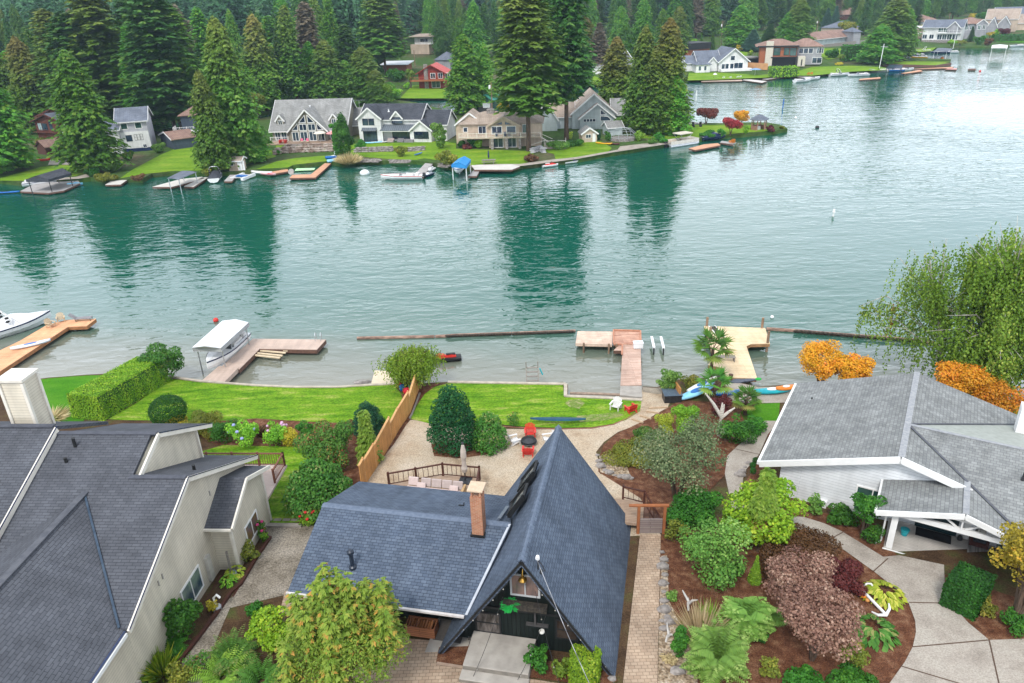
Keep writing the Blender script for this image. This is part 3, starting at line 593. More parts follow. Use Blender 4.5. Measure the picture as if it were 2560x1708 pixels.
def lwin(A, B, y, cur=None, label=None):
    # window on the right-hand wall by photo corners
    x0, z0 = LF.xz(*A, off=y); x1, z1 = LF.xz(*B, off=y)
    return x0, x1, z0, z1
WG = mat('amber_curtained_glass', (.2, .09, .03), (.1, .12, .13), rough=.08, scale=1.3, spec=.8)
LG = mat('pale_green_glass', (.25, .32, .26), (.03, .06, .09), rough=.08, scale=.9, spec=.8)
window(lh, LF, 9.7, 11.3, 3.6, 4.75, bo, TRIM, WG, 1)
window(lh, LF, 4.3, 6.2, 3.8, 5.1, 0, TRIM, LG, 1)
MB().box(6.9, 7.3, -.18, 0, 3.4, 5.0).build('meter_box', mat('grey_box', (.5, .48, .43)), lh)
for x, z, s in ((-1.6, 4.9, .5), (-.9, 4.3, .22), (-.45, 4.3, .18), (-1.9, 4.0, .22), (-1.3, 4.1, .18)):
    MB().box(x-s*.35, x+s*.35, -.2, 0, z-s, z+s*.7).build('utility_box', mat('beige_box', (.5, .47, .41), (.44, .41, .36)), lh)
MB().box(-9, 13.5, -.06, 0, 2.4, 2.9).build('foundation_strip', mat('foundation', (.5, .48, .45), (.4, .38, .35)), lh)
for x, z in ((2.9, 6.9), (3.3, 6.95), (9, 7.6)): MB().box(x-.03, x+.03, -.05, 0, z, z+.3).build('wall_hook', mat('grey_hook', (.35, .33, .3)), lh)
# garage gable to the street, ridge parallel to the wall
gr = 10.04; gy = 4.55
us = (gr-7.65)/.41
MB().slab([(-10, -.3, 7.45), (-.4, -.3, 7.45), (-.35, .05, 7.52), (us, gy, gr), (-10, gy, gr)], .2).build('garage_roof', SH_SLATE, lh)
MB().slab([(-10, gy, gr), (us, gy, gr), (-1, 11, 7.2), (-10, 11, 7.2)], .2).build('garage_roof', SH_SLATE, lh)
MB().bar((-10, gy, gr+.03), (us+.1, gy, gr+.05), .34, .06).build('garage_ridge', mat('grey_ridge', (.1, .105, .12), (.07, .075, .09)), lh)
MB().bar((-.35, 0.0, 7.58), (us, gy, gr+.06), .1, .05).build('valley_flashing', mat('blue_flashing', (.06, .09, .13), (.035, .055, .085), rough=.4, metal=.3), lh)
MB().bar((-10, -.36, 7.36), (-.5, -.36, 7.36), .1, .18).build('gutter', TRIM, lh)
MB().bar((-10, -.3, 7.48), (-.45, -.3, 7.48), .1, .05).build('drip_edge', NAVY, lh)
for p, s in (((8.45, 6.3), 1.), ((7.55, 6.35), .5), ((9.0, .5), .6)):
    u, n = p; z = (zf(u) if u < 8.9 else zb1(u)); MB().lathe([(.09, 0), (.08, .5*s), (.1, .52*s)], (u, n, z), 8).build('vent_pipe', BLACK, lh)
# boxed chimney at the back left
cx0, cx1, cy0, cy1 = 10.3, 11.5, 9.6, 10.9
MB().box(cx0, cx1, cy0, cy1, 9.6, 14.0).build('chimney', SID_CREAM, lh)
m = MB()
for x in (cx0, cx1):
    for y in (cy0, cy1): m.box(x-.08, x+.08, y-.08, y+.08, 9.6, 13.9)
m.build('chimney_corner_board', CREAMT, lh)
MB().box(cx0-.12, cx1+.12, cy0-.12, cy1+.12, 14.0, 14.15).build('chimney_cap', CREAMT, lh)
# back deck of the cream house
dk = thing('back_deck', 'small raised deck with brown posts and thin balusters behind the cream house', 'deck', LF.w(15.3, 2.5, 3.0), LAN)
MB().box(-2, 1.6, -3.6, 3.5, 1.0, 1.15).build('deck_floor', mat('pale_pink_boards', (.55, .45, .4), (.48, .38, .33), stretch=(8, 1, 1)), dk)
def railing(par, pts, h=1.0, m=BROWNW, bal=.16, post=.11, top=.07, step=1.7, name='railing'):
    r = MB(); pl_ = []
    for a, c in zip(pts[:-1], pts[1:]):
        a = np.array(a, float); c = np.array(c, float); L_ = np.linalg.norm((c-a)[:2]); up = np.array([0, 0, h])
        r.bar(a+up, c+up, .1, top); r.bar(a+up*.12, c+up*.12, .05, .05)
        k = max(2, int(L_/bal))
        for i in range(1, k): q = a+(c-a)*i/k; r.bar(q+up*.12, q+up, .028, .028)
        k = max(1, round(L_/step))
        for i in range(k+1): q = a+(c-a)*i/k; pl_.append((q-np.array([0, 0, .1]), q+up*1.12))
    r.build(name, m, par)
    for i, (a, c) in enumerate(pl_):
        if i and np.linalg.norm(a-pl_[i-1][0]) < .01: continue
        MB().bar(a, c, post, post).build('post', m, par)
railing(dk, [(1.5, -3.5, 1.15), (1.5, 3.4, 1.15)], .95, mat('red_brown_rail', (.2, .08, .05), (.15, .06, .04)))
railing(dk, [(1.5, -3.5, 1.15), (-.4, -3.5, 1.15)], .95, _M['red_brown_rail'])
# ---- white house on the right
RO = np.array([17.54, 37.61, 0.]); RA = math.radians(-31)
rh = thing('house', 'white lap-sided house with weathered grey shingle roof and gabled porch', 'house', RO, RA)
RF = Fr(RO, ang=RA, z=0)
pl, pr_ = .353, .27; xrid = 5.1; zrid = 7.75
zl = lambda x: zrid-(xrid-x)*pl; zrr = lambda x: zrid-(x-xrid)*pr_
MB().slab([(-2.4, -.6, zl(-2.4)), (xrid, -.6, zrid), (xrid, 10.8, zrid), (-2.4, 10.8, zl(-2.4))], .2).build('roof', SH_GREY, rh)
yv = lambda z: 3.3-(7.75-z)/.27
MB().slab([(xrid, -.6, zrid), (8.6, -.6, zrr(8.6)), (8.6, -.25, zrr(8.6)), (xrid+.05, 3.3, zrid-.02), (12.6, 10.8, zrr(12.6)), (xrid, 10.8, zrid)], .2).build('roof', SH_GREY, rh)
MB().slab([(xrid, 3.3, zrid), (30, 3.3, zrid), (30, -4.3, zrid-7.6*.27), (12.7, -4.3, zrid-7.6*.27)], .2).build('roof', SH_GREY, rh)
MB().slab([(xrid, 3.3, zrid-.01), (30, 3.3, zrid-.01), (30, 10.8, zrid-.01-7.5*.27), (12.6, 10.8, zrid-.01-7.5*.27)], .2).build('roof', mat('grey_green_shingles', (.3, .32, .29), (.36, .38, .35), scale=3), rh)
RG2 = mat('grey_ridge_cap', (.24, .25, .27), (.33, .34, .35), scale=5)
MB().bar((xrid, -.6, zrid+.02), (xrid, 10.8, zrid+.02), .36, .06).bar((xrid, 3.3, zrid+.03), (22, 3.3, zrid+.03), .2, .06).build('ridge_cap', RG2, rh)
VD = mat('dark_valley', (.07, .075, .09), (.1, .105, .12), rough=.5)
MB().bar((xrid+.1, 3.2, zrid+.03), (12.5, -4.1, zrid-7.4*.27+.03), .14, .05).bar((xrid+.1, 3.4, zrid+.02), (12.5, 10.7, zrid-7.4*.27+.02), .12, .05).build('valley', VD, rh)
MB().slab([(-1.2, 0, 1.2), (9, 0, 1.2), (9, 0, zrr(9)-.2), (xrid, 0, zrid-.2), (-1.2, 0, zl(-1.2)-.2)], 10.2, (0, 1, 0)).build('wall', SID_WHITE, rh)
rake([(-2.42, -.66, zl(-2.42)-.16), (xrid, -.66, zrid-.16), (8.7, -.66, zrr(8.7)-.16)], .4, .1).build('fascia', WHITE, rh)
MB().bar((-2.48, -.65, zl(-2.48)-.1), (-2.48, 10.8, zl(-2.48)-.1), .16, .2).build('gutter', WHITE, rh)
MB().slab([(-2.35, -.55, zl(-2.35)-.3), (xrid, -.55, zrid-.3), (xrid, .02, zrid-.3), (-2.35, .02, zl(-2.35)-.3)], .02).build('soffit', WHITE, rh)
m = MB().slab([(12.9, .05, 1.4), (12.9, -4, 1.4), (24, -4, 1.4), (24, 10, 1.4), (9.05, 10, 1.4), (9.05, .05, 1.4)][::-1], 4.0, (0, 0, 1)); m.build('wing_wall', SID_WHITE, rh)
window(rh, RF, 3.25, 4.9, 3.15, 4.75, 0, TRIM, GLASSG, 1)
MB().box(1.35, 1.75, -.3, 0, 2.6, 3.2).tube([(1.55, -.2, 2.7), (1.55, -.2, 2.0)], .05, 6).build('electric_meter', GEL, rh)
# porch gable
PO = RF.l(T(2216, 1370)); px0, py0 = PO[0], PO[1]
zp = lambda x: 6.85-abs(x-(px0+3.15))*.3
porch = thing('porch', 'open gabled porch of the white house with square white posts', 'porch', RF.w(px0, py0, 0), RA)
pr = lambda x, y, z: (x-px0, y-py0, z)
xa = px0+3.15; ys = py0-.35
MB().slab([pr(px0-.85, ys, zp(px0-.85)), pr(xa, ys, 6.85), pr(xa, .2, 6.85), pr(px0-.85, -.02, zp(px0-.85))], .16).slab([pr(xa, ys, 6.85), pr(xa+4.1, ys, zp(xa+4.1)), pr(xa+4.1, .2, zp(xa+4.1)), pr(xa, .2, 6.85)], .16).build('porch_roof', SH_GREY, porch)
MB().bar(pr(xa, ys, 6.87), pr(xa, 0, 6.87), .3, .06).build('ridge_cap', RG2, porch)
rake([pr(px0-.9, ys-.05, zp(px0-.9)-.14), pr(xa, ys-.05, 6.71), pr(xa+4.15, ys-.05, zp(xa+4.15)-.14)], .3, .1).build('fascia', WHITE, porch)
MB().bar(pr(px0-.92, ys, zp(px0-.9)-.12), pr(px0-.92, 0, zp(px0-.9)-.12), .12, .22).build('gutter', WHITE, porch)
MB().bar(pr(px0, ys+.35, 5.55), pr(xa+4.0, ys+.35, 5.55), .16, .3).build('beam', WHITE, porch)
m = MB()
for dx in (-.9, 0, .9): m.bar(pr(xa+dx*.2, ys+.3, 5.7), pr(xa+dx*1.1, ys+.3, 6.55-abs(dx)*.3), .08, .1)
m.bar(pr(xa-1.2, ys+.3, 6.2), pr(xa+1.2, ys+.3, 6.2), .08, .1)
m.build('truss', WHITE, porch)
for x in (px0+.1, xa+3.9): MB().box(x-px0-.16, x-px0+.16, .0, .32, 2.9, 5.45).build('post', WHITE, porch)
MB().box(-.15, 7.1, -.1, -py0, 2.6, 3.12).build('porch_floor', brick('porch_boards', (.5, .47, .43), (.44, .41, .38), (.3, .28, .26), 3, .14, .01), porch)
MB().box(-.2, 7.1, -.2, -.1, 2.6, 3.14).build('floor_edge', WHITE, porch)
MB().box(1.2, 3.3, -py0-.12, -py0-.0, 3.15, 5.2).build('front_door', mat('dark_green_door', (.008, .025, .03), (.012, .03, .036), rough=.3, scale=2), porch)
MB().box(1.3, 3.1, -py0-.95, -py0-.15, 3.125, 3.15).build('door_mat', mat('black_mat', (.015, .015, .017), rough=.9), porch)
MB().box(3.9, 7.0, .8, -py0-.3, 3.125, 3.145).build('rug', mat('striped_rug', (.3, .28, .26), (.16, .15, .15), scale=1.4, stretch=(9, .3, 1), spread=(.45, .55)), porch)
MB().box(3.6, 3.9, -py0-.1, -py0, 3.14, 5.2).build('door_surround', WHITE, porch)
MB().tube([pr(px0-.1, .0, 5.4), pr(px0-.35, py0+.2, 5.2), pr(px0-.35, py0+.25, 3.3), pr(px0-.6, py0+.1, 3.15)], .05, 6).build('downpipe', WHITE, porch)
MB().box(24-12.3, 24-11.5, 4, 5, 7, 9.2)
MB().box(10.9, 12.0, 7.2, 8.3, 5.6, 8.3).build('chimney_box', WHITE, rh)
MB().lathe([(.1, 0), (.06, .25), (.05, .5)], (11.0, 1.0, 7.75-2.3*.27), 8).build('vent_pipe', DARKM, rh)
MB().box(12.9, 13.3, .2, .5, 6.95, 7.1).build('roof_vent', DARKM, rh)
MB().lathe([(.05, 0), (.05, .12)], (-.9, 7.9, zl(-.9)), 8).build('vent_pipe', BLACK, rh)
# ------------------------------------------------------------------ near shore: decks, piers, boats, furniture
DK1 = brick('red_brown_dock_boards', (.48, .32, .25), (.58, .42, .34), (.24, .15, .12), 4, .16, .014, big=.7)
DK2 = brick('bleached_dock_boards', (.6, .44, .34), (.7, .55, .44), (.3, .2, .15), 4, .15, .012, big=1.2)
DK3 = brick('new_pale_boards', (.68, .52, .33), (.75, .6, .4), (.4, .28, .17), 4, .16, .012, big=.6)
DK4 = brick('composite_boards', (.52, .4, .33), (.55, .43, .36), (.35, .26, .22), 60, .15, .01, big=.3)
DK5 = brick('orange_cedar_boards', (.72, .37, .2), (.78, .44, .25), (.4, .18, .09), 4, .15, .012, big=.6)
EDG = mat('dock_edge_brown', (.17, .09, .065), (.11, .06, .045), rough=.8, scale=4)
PILE = mat('piling_wood', (.3, .2, .13), (.17, .11, .075), rough=.9, scale=3, stretch=(1, 1, .3))
def w2(px, z, o): return [np.array(G(x, y, z))-o for x, y in px]
def dock(label, px, z, m, th=.3, piles=(), name='dock', edge=EDG, cat='dock', rim=True, group=None, ztop=None, rot=None):
    o = np.array([*np.mean([G(x, y, z) for x, y in px], axis=0)[:2], 0.]); t = thing(name, label, cat, o, group=group)
    P_ = w2(px, z, o); MB().slab(P_, .05).build('deck_boards', m, t)
    mb = MB(); C = np.mean(P_, axis=0)
    Q = [p+np.array([0, 0, -.052]) for p in P_]; mb.slab(Q, th); mb.build('frame', edge, t)
    for x, y, h in piles:
        p = G(x, y, z)-o; MB().tube([p+np.array([0, 0, -2.5]), p+np.array([0, 0, h])], .13, 8).build('piling', PILE, t)
    return t, o
# centre pier
t, o = dock('long weathered red-brown walkway pier with T head off the centre lawn', [(1534, 876), (1553, 858), (1601, 858), (1602, 880), (1604, 963), (1551, 964), (1556, 876)], .75, DK1, piles=())
MB().slab([G(x, y, .86)-o for x, y in ((1534, 825.5), (1600, 827), (1601, 859.5), (1534, 859))], .3).build('pier_head', brick('patchy_dock_boards', (.4, .2, .14), (.7, .44, .32), (.25, .13, .1), 6, .15, .014, big=1.5), t)
MB().slab([G(x, y, .86)-o for x, y in ((1444, 828), (1532, 829), (1530, 861), (1439, 858.5))], .3).build('pier_head', DK2, t)
m = MB()
for a, c in (((1534, 825), (1600, 827)), ((1534, 825), (1534, 859)), ((1601, 827), (1602, 862)), ((1534, 860), (1556, 861)), ((1556, 861), (1555, 886))): m.bar(G(*a, .95)-o, G(*c, .95)-o, .16, .12)
m.build('curb', mat('orange_brown_timber', (.5, .24, .15), (.4, .18, .11)), t)
for x, y in ((1459, 860), (1522, 862), (1541, 862)):
    p = G(x, y, .9)-o; MB().tube([p+np.array([0, -.1, -1.6]), p+np.array([0, -.1, .15])], .09, 6).build('piling', PILE, t)
pad = [T(x, y, .1) for x, y in ((1551, 965), (1604, 965), (1606, 993), (1550, 988))]
solo('pier_ramp', MB().slab(pad, .4), CONC, 'pale concrete pad at the shore end of the centre pier', 'slab', org=pad[0])
db = thing('dock_box', 'white dock storage box at the corner of the centre pier', 'dock box', G(1595, 869, .8))
MB().box(-.45, .45, -.3, .3, 0, .5).build('box', GEL, db, bevel=.04); MB().box(-.48, .48, -.33, .33, .5, .6).build('lid', GEL, db, bevel=.03)
MB().box(-.2, .15, -.1, .12, .6, .62).build('lid_pad', mat('pale_blue', (.4, .5, .6)), db)
for k, (a, b) in enumerate((((1629, 843), (1635, 870)), ((1652, 843), (1659, 871)))):
    p, q = G(*a, .7), G(*b, .7); l_ = thing('lift_bunk', ('left' if k == 0 else 'right')+' of the two slim white lift bunks standing beside the centre pier', 'boat lift', q, group='lift bunks beside the centre pier')
    MB().bar((0, 0, 0), p-q, .24, .18).build('bunk', GEL, l_); MB().tube([(0, 0, -1.5), (0, 0, 0)], .07, 6).build('post', DARKM, l_)
# right pier
t, o = dock('pale new timber pier with pilings and angled sides beside the palm', [(1760, 815), (1913, 820), (1925, 859), (1878, 860), (1866, 865), (1892, 943), (1892, 946), (1816, 944), (1809, 920), (1770, 912), (1782, 895), (1775, 860)], .95, DK3, piles=((1767, 815, .95), (1905, 820, 1.1), (1919, 857, 1.2), (1775, 842, 1.0)), edge=mat('honey_timber', (.42, .24, .12), (.3, .16, .08)))
zb = thing('boarding_steps', 'black and white striped boarding steps lying on the pale pier', 'ladder', G(1790, 827, 1.02), .1)
for i in range(6): MB().box(-.28, .28, i*.45-1.5, i*.45-1.3, 0, .06).build('tread', BLACK, zb)
MB().box(-.34, -.28, -1.6, 1.2, 0, .05).box(.28, .34, -1.6, 1.2, 0, .05).build('rail', WHITE, zb)
bn = thing('bench', 'small slatted bench at the edge of the pale pier behind the palm', 'bench', G(1812, 902, .98), -.1)
m = MB()
for i in range(4): m.box(-.9, .9, -.3+i*.16, -.18+i*.16, .42, .46)
m.build('seat', GREYW, bn)
for x in (-.8, .8): MB().box(x-.04, x+.04, -.3, .3, 0, .42).build('leg', GREYW, bn)
# composite L dock on the left
t, o = dock('L-shaped pinkish composite dock off the left lawn', [(632, 847), (815, 849), (792, 874), (649, 872), (598, 923), (554, 916)], .7, DK4, th=.4)
MB().slab([G(x, y, .78)-o for x, y in ((547, 915), (598, 917.5), (560, 956), (503, 953))], .4).build('ramp', DK4, t)
m = MB()
for dx in (0, .55, ): 
    p = G(790, 850, .7)-o+np.array([dx, 0, 0]); m.tube([p+np.array([0, .25, -1]), p+np.array([0, .25, .6]), p+np.array([0, 0, .8]), p+np.array([0, -.3, .55]), p+np.array([0, -.35, 0])], .03, 6)
m.build('ladder', STEEL, t)
jl = thing('craft_lift', 'four pale timber lift beams over the shallow water inside the L dock', 'boat lift', G(680, 895, .4))
for a, c in (((650, 871.5), (720, 877)), ((651, 877), (714, 882.5)), ((643, 883), (706, 889.5)), ((636, 888), (700, 895))): MB().bar(G(*a, .5)-G(680, 895, .4), G(*c, .5)-G(680, 895, .4), .22, .1).build('beam', mat('pale_beam', (.68, .55, .38), (.58, .46, .31)), jl)
for x, y in ((650, 890), (700, 897)): MB().tube([G(x, y, .4)-G(680, 895, .4), G(x, y, -.6)-G(680, 895, .4)], .06, 5).build('post', PILE, jl)
# orange dock far left
t, o = dock('orange cedar dock running out from the left frame edge with an angled end', [(-60, 945), (-60, 905), (50, 852), (118, 812), (165, 800), (240, 797), (217, 815), (170, 817), (0, 928)], .7, DK5, th=.35, edge=mat('cedar_edge', (.4, .18, .08), (.28, .12, .05)))
# --- boat hull
def hull(par, L_, B, H, m, deck=None, stripe=None, n=9, bow=1.0, nm='hull'):
    secs = []; ds = []
    for i in range(n):
        s = i/(n-1); w = B/2*(1-max(0, (s-.45)/.55)**2.2*bow)*(.92+.08*min(1, s*6)); w = max(w, .03)
        sh = H*(1+.28*s**2); kl = .0+H*.55*max(0, (s-.7)/.3)**2; y = s*L_-L_/2
        secs.append([(-w, y, sh), (-w*.93, y, sh*.55+kl*.3), (-w*.6, y, kl+.08), (0, y, kl-.05), (w*.6, y, kl+.08), (w*.93, y, sh*.55+kl*.3), (w, y, sh)])
        ds.append([(-w*.97, y, sh+.01), (0, y, sh+.06), (w*.97, y, sh+.01)])
    h = MB().loft(secs).build(nm, m, par, smooth=False)
    if deck: MB().loft(ds, cap=False).build('deck', deck, par)
    if stripe:
        st = []
        for q in secs: st.append([(q[0][0]*1.01, q[0][1], q[0][2]*.9), (q[0][0]*1.015, q[0][1], q[0][2]*1.03)])
        s2 = [[(-a[0], a[1], a[2]) for a in q[::-1]] for q in st]
        mm = MB(); mm.loft(st, cap=False); mm.loft(s2, cap=False); mm.build('stripe', stripe, par)
    return h
def boat(label, loc, rot, L_=6.5, B=2.4, H=.9, hm=GEL, stripe=NAVY, cover=None, tower=None, shield=True, seats=None, motor=False, deck=GEL, group=None, z=0.0, cat='boat'):
    t = thing('motor_boat', label, cat, (loc[0], loc[1], z-.05), rot, group)
    hull(t, L_, B, H, hm, deck, stripe)
    if cover:
        sec = []
        for i in range(9):
            s = i/8; w = B/2*.98*(1-max(0, (s-.45)/.55)**2.2); y = s*L_*.96-L_*.48; hh = H*(1+.28*s**2)+.03
            pk = [.1, .5, .62, .7, .95, .7, .35, .2, .04][i]*B/2.4
            sec.append([(-w, y, hh), (-w*.55, y, hh+pk*.75), (0, y, hh+pk), (w*.55, y, hh+pk*.75), (w, y, hh)])
        MB().loft(sec).build('cover', cover, t)
    else:
        MB().slab([(-B*.36, -L_*.42, H+.07), (B*.36, -L_*.42, H+.07), (B*.36, L_*.08, H+.09), (-B*.36, L_*.08, H+.09)], .04).build('cockpit', seats or mat('grey_vinyl', (.3, .3, .32), (.2, .2, .22)), t)
        MB().box(-B*.36, B*.36, -L_*.42, -L_*.33, H+.07, H+.4).box(-B*.36, -B*.2, -L_*.3, -L_*.05, H+.07, H+.3).box(B*.2, B*.36, -L_*.3, -L_*.1, H+.07, H+.3).build('seat', mat('white_vinyl', (.72, .7, .68), (.55, .54, .53)), t)
        if shield: MB().slab([(-B*.4, L_*.06, H+.08), (B*.4, L_*.06, H+.08), (B*.3, L_*.0, H+.6), (-B*.3, L_*.0, H+.6)], .03, (0, -1, 0)).build('windshield', glass('smoked_glass', (.05, .06, .07), (.09, .1, .12)), t)
    if tower:
        m = MB()
        for x in (-B*.45, B*.45): m.tube([(x, -L_*.05, H+.1), (x*.9, -L_*.08, H+1.3), (x*.7, -L_*.12, H+1.75)], .05, 6).tube([(x, L_*.06, H+.1), (x*.75, -L_*.1, H+1.65)], .04, 6)
        m.tube([(-B*.33, -L_*.12, H+1.75), (-B*.15, -L_*.13, H+1.9), (B*.15, -L_*.13, H+1.9), (B*.33, -L_*.12, H+1.75)], .05, 6)
        tw = m.build('tower', tower, t)
        for x in (-B*.42, B*.42):
            for z_ in (.75, 1.15): MB().ball((x, -L_*.1, H+z_), .16, .22, .14).build('speaker', BLACK, tw)
    if motor: MB().box(-.22, .22, -L_/2-.5, -L_/2-.05, H*.5, H+.45).box(-.1, .1, -L_/2-.35, -L_/2-.15, -.3, H*.5).build('outboard', DARKM, t, bevel=.05)
    return t
wcov = mat('white_canvas', (.72, .73, .75), (.62, .63, .66), rough=.8, scale=1)
p = G(38, 818, .5); boat('white wakeboard boat under white canvas with tower at the left frame edge', p, math.radians(-42), 7.5, 2.7, 1.0, cover=wcov, tower=WHITE)
# kayak & paddle board builder
def kayak(label, loc, rot, L_=3.4, B=.75, H=.3, m=WHITE, m2=None, group=None, tilt=0, cat='kayak', name='kayak', pit=True, elev=None):
    t = thing(name, label, cat, loc, rot, group); sec = []
    for i in range(11):
        s = i/10; w = B/2*math.sin(math.pi*(.04+.92*s))**.6; y = (s-.5)*L_; r = H*(1+.25*(2*s-1)**2)
        sec.append([(-w, y, r*.6), (-w*.6, y, .02+H*.3*(2*s-1)**4), (w*.6, y, .02+H*.3*(2*s-1)**4), (w, y, r*.6), (w*.6, y, r), (-w*.6, y, r), (-w, y, r*.6)])
    MB().loft(sec).build('hull', m, t, smooth=True)
    if pit: MB().slab([(B*.26*math.cos(a), L_*.17*math.sin(a), H*1.05+.02) for a in np.linspace(0, 2*math.pi, 12, endpoint=False)], .03).build('cockpit', m2 or DARKM, t)
    t.rotation_euler = (tilt, 0, rot) if not isinstance(tilt, tuple) else (tilt[0], tilt[1], rot)
    return t
TEAL = mat('teal_plastic', (.02, .4, .45), (.015, .3, .38), rough=.35); LBLUE = mat('light_blue_vinyl', (.2, .55, .78), (.3, .65, .85), rough=.4, scale=1.5)
BLUEP = mat('blue_plastic', (.02, .16, .5), (.015, .11, .38), rough=.35); YEL = mat('yellow_plastic', (.75, .4, .02), (.65, .33, .02), rough=.4); ORG = mat('orange_plastic', (.75, .25, .04), (.65, .2, .03), rough=.4)
kayak('long white kayak lying on the orange dock', G(78, 865, .76), math.radians(-58), 3.6, .7, .28, mat('pale_blue_white', (.6, .68, .78), (.75, .77, .8)), BLUEP)
# --- chairs
def adirondack(label, loc, rot, m, group=None, proto={}):
    if m.name in proto:
        t = copy_tree(proto[m.name]); t['label'] = label; t.location = loc; t.rotation_euler = (0, 0, rot)
        return t
    t = thing('garden_chair', label, 'garden chair', loc, rot, group); proto[m.name] = t
    s = MB()
    for i in range(6): s.slab([(-.27, -.05+.09*i, .36-.025*i), (.27, -.05+.09*i, .36-.025*i), (.27, .03+.09*i, .345-.025*i), (-.27, .03+.09*i, .345-.025*i)], .025)
    s.build('seat', m, t)
    b = MB()
    for i in range(7):
        a = (i-3)/3; h = .72-.12*a*a
        b.slab([(a*.24-.033, .42, .22), (a*.24+.033, .42, .22), (a*.33+.042, .42+h*.42, .22+h), (a*.33-.042, .42+h*.42, .22+h)], .025, (0, .9, -.4))
    b.bar((-.3, .6, .6), (.3, .6, .6), .03, .06).build('back', m, t)
    for x in (-.37, .37):
        MB().box(x-.07, x+.07, -.12, .62, .53, .56).build('armrest', m, t)
        MB().bar((x*.9, -.06, 0), (x*.9, -.06, .53), .09, .04).build('leg', m, t)
        MB().bar((x*.86, .0, .34), (x*.86, .72, .02), .04, .1).bar((x*.95, .55, .1), (x*.95, .55, .53), .06, .04).build('leg', m, t)
    return t
CW = mat('white_resin', (.7, .69, .68), (.62, .61, .6), rough=.5); CR = mat('red_resin', (.62, .035, .025), (.52, .028, .02), rough=.45)
gx = 'lawn and fire pit chairs'
adirondack('white slatted chair on the centre lawn left of the red one', T(1536, 1027), math.radians(-30), CW, gx)
adirondack('red slatted chair on the centre lawn right of the white one', T(1572, 1027), math.radians(205), CR, gx)
adirondack('white slatted chair at the left of the black fire pit', T(1294, 1108), math.radians(110), CW, gx)
adirondack('red slatted chair behind the black fire pit with its back to the lawn', T(1326, 1096), math.radians(0), CR, gx)
adirondack('red slatted chair in front of the black fire pit with its back to the cabin', T(1321, 1133), math.radians(175), CR, gx)
adirondack('white slatted chair half hidden behind the cabin roof edge by the fire pit', T(1362, 1108), math.radians(-80), CW, gx)
for r_ in (T(1326, 1096), ): pass
fp = thing('fire_pit', 'round black steel fire pit between the red and white chairs', 'fire pit', T(1322, 1112))
MB().lathe([(.15, .15), (.42, .3), (.5, .42), (.56, .43), (.5, .4), (.3, .32)], n=18).build('bowl', BLACK, fp); MB().lathe([(.6, .3), (.62, .32), (.6, .34)], n=18).build('ring', DARKM, fp)
for a in range(4): MB().tube([(.5*math.cos(a*1.57), .5*math.sin(a*1.57), 0), (.45*math.cos(a*1.57), .45*math.sin(a*1.57), .4)], .025, 5).build('leg', DARKM, fp)
WD = mat('pale_teak', (.55, .43, .28), (.45, .34, .22)); GD = mat('grey_mesh', (.25, .24, .25), (.2, .19, .2))
adirondack('pale wooden slatted chair at the bend of the orange dock', G(154, 806, .72), math.radians(30), WD, 'chairs on the orange dock')
adirondack('low wooden chair beside the slatted chair on the orange dock', G(133, 818, .72), math.radians(70), WD)
ln = thing('sun_lounger', 'grey sun lounger on the tip of the orange dock', 'sun lounger', G(200, 802, .72), math.radians(-82))
MB().box(-.32, .32, -.4, 1.3, .28, .34).slab([(-.32, -.4, .34), (.32, -.4, .34), (.32, -.95, .85), (-.32, -.95, .85)], .05, (0, .7, .7)).build('bed', GD, ln)
for x in (-.3, .3):
    for y in (-.3, 1.2): MB().box(x-.025, x+.025, y-.025, y+.025, 0, .28).build('leg', DARKM, ln)
# covered boat on its lift
bo = G(560, 852, .2); bl = thing('boat_lift', 'white canopied boat lift beside the composite dock', 'boat lift', bo, math.radians(-35))
def bloc(px, py, z): 
    p = np.array(G(px, py, z))-bo; a = math.radians(35); return np.array([p[0]*math.cos(a)-p[1]*math.sin(a), p[0]*math.sin(a)+p[1]*math.cos(a), p[2]])
zc = 3.0
f1, f2, f3 = bloc(480, 869, zc), bloc(552, 870, zc), bloc(511, 865, zc+.55)
k1, k2, k3 = bloc(556, 802, zc), bloc(622, 806, zc), bloc(590, 798, zc+.55)
m = MB().slab([f1, f3, k3, k1][::-1], .05).slab([f3, f2, k2, k3][::-1], .05)
dn = np.array([0, 0, -.42])
for a, c in ((f1, f2), (f2, k2), (k2, k1), (k1, f1)): m.poly([a, c, c+dn, a+dn]).poly([a+dn, c+dn, c, a])
m.poly([f1, f2, f3]).poly([k1, k3, k2])
m.build('canopy', wcov, bl)
for q in (f1, f2, k1, k2):
    c = (f1+f2+k1+k2)/4; q = c+(q-c)*.86; MB().tube([(q[0], q[1], -1.5), (q[0], q[1], zc-.3)], .06, 6).build('post', STEEL, bl)
bb = (f1+f2+k1+k2)/4
ax = (k1+k2-f1-f2)/2; ra = math.atan2(ax[1], ax[0])-math.pi/2-math.radians(35)
wp = np.array(bo)+np.array([bb[0]*math.cos(-math.radians(35))-bb[1]*math.sin(-math.radians(35)), bb[0]*math.sin(-math.radians(35))+bb[1]*math.cos(-math.radians(35)), 0])
boat('white boat with a navy stripe hanging under the white lift canopy', wp, ra+math.pi, 7.2, 2.4, .9, stripe=NAVY, cover=None, shield=True, seats=NAVY, z=.65, motor=False)
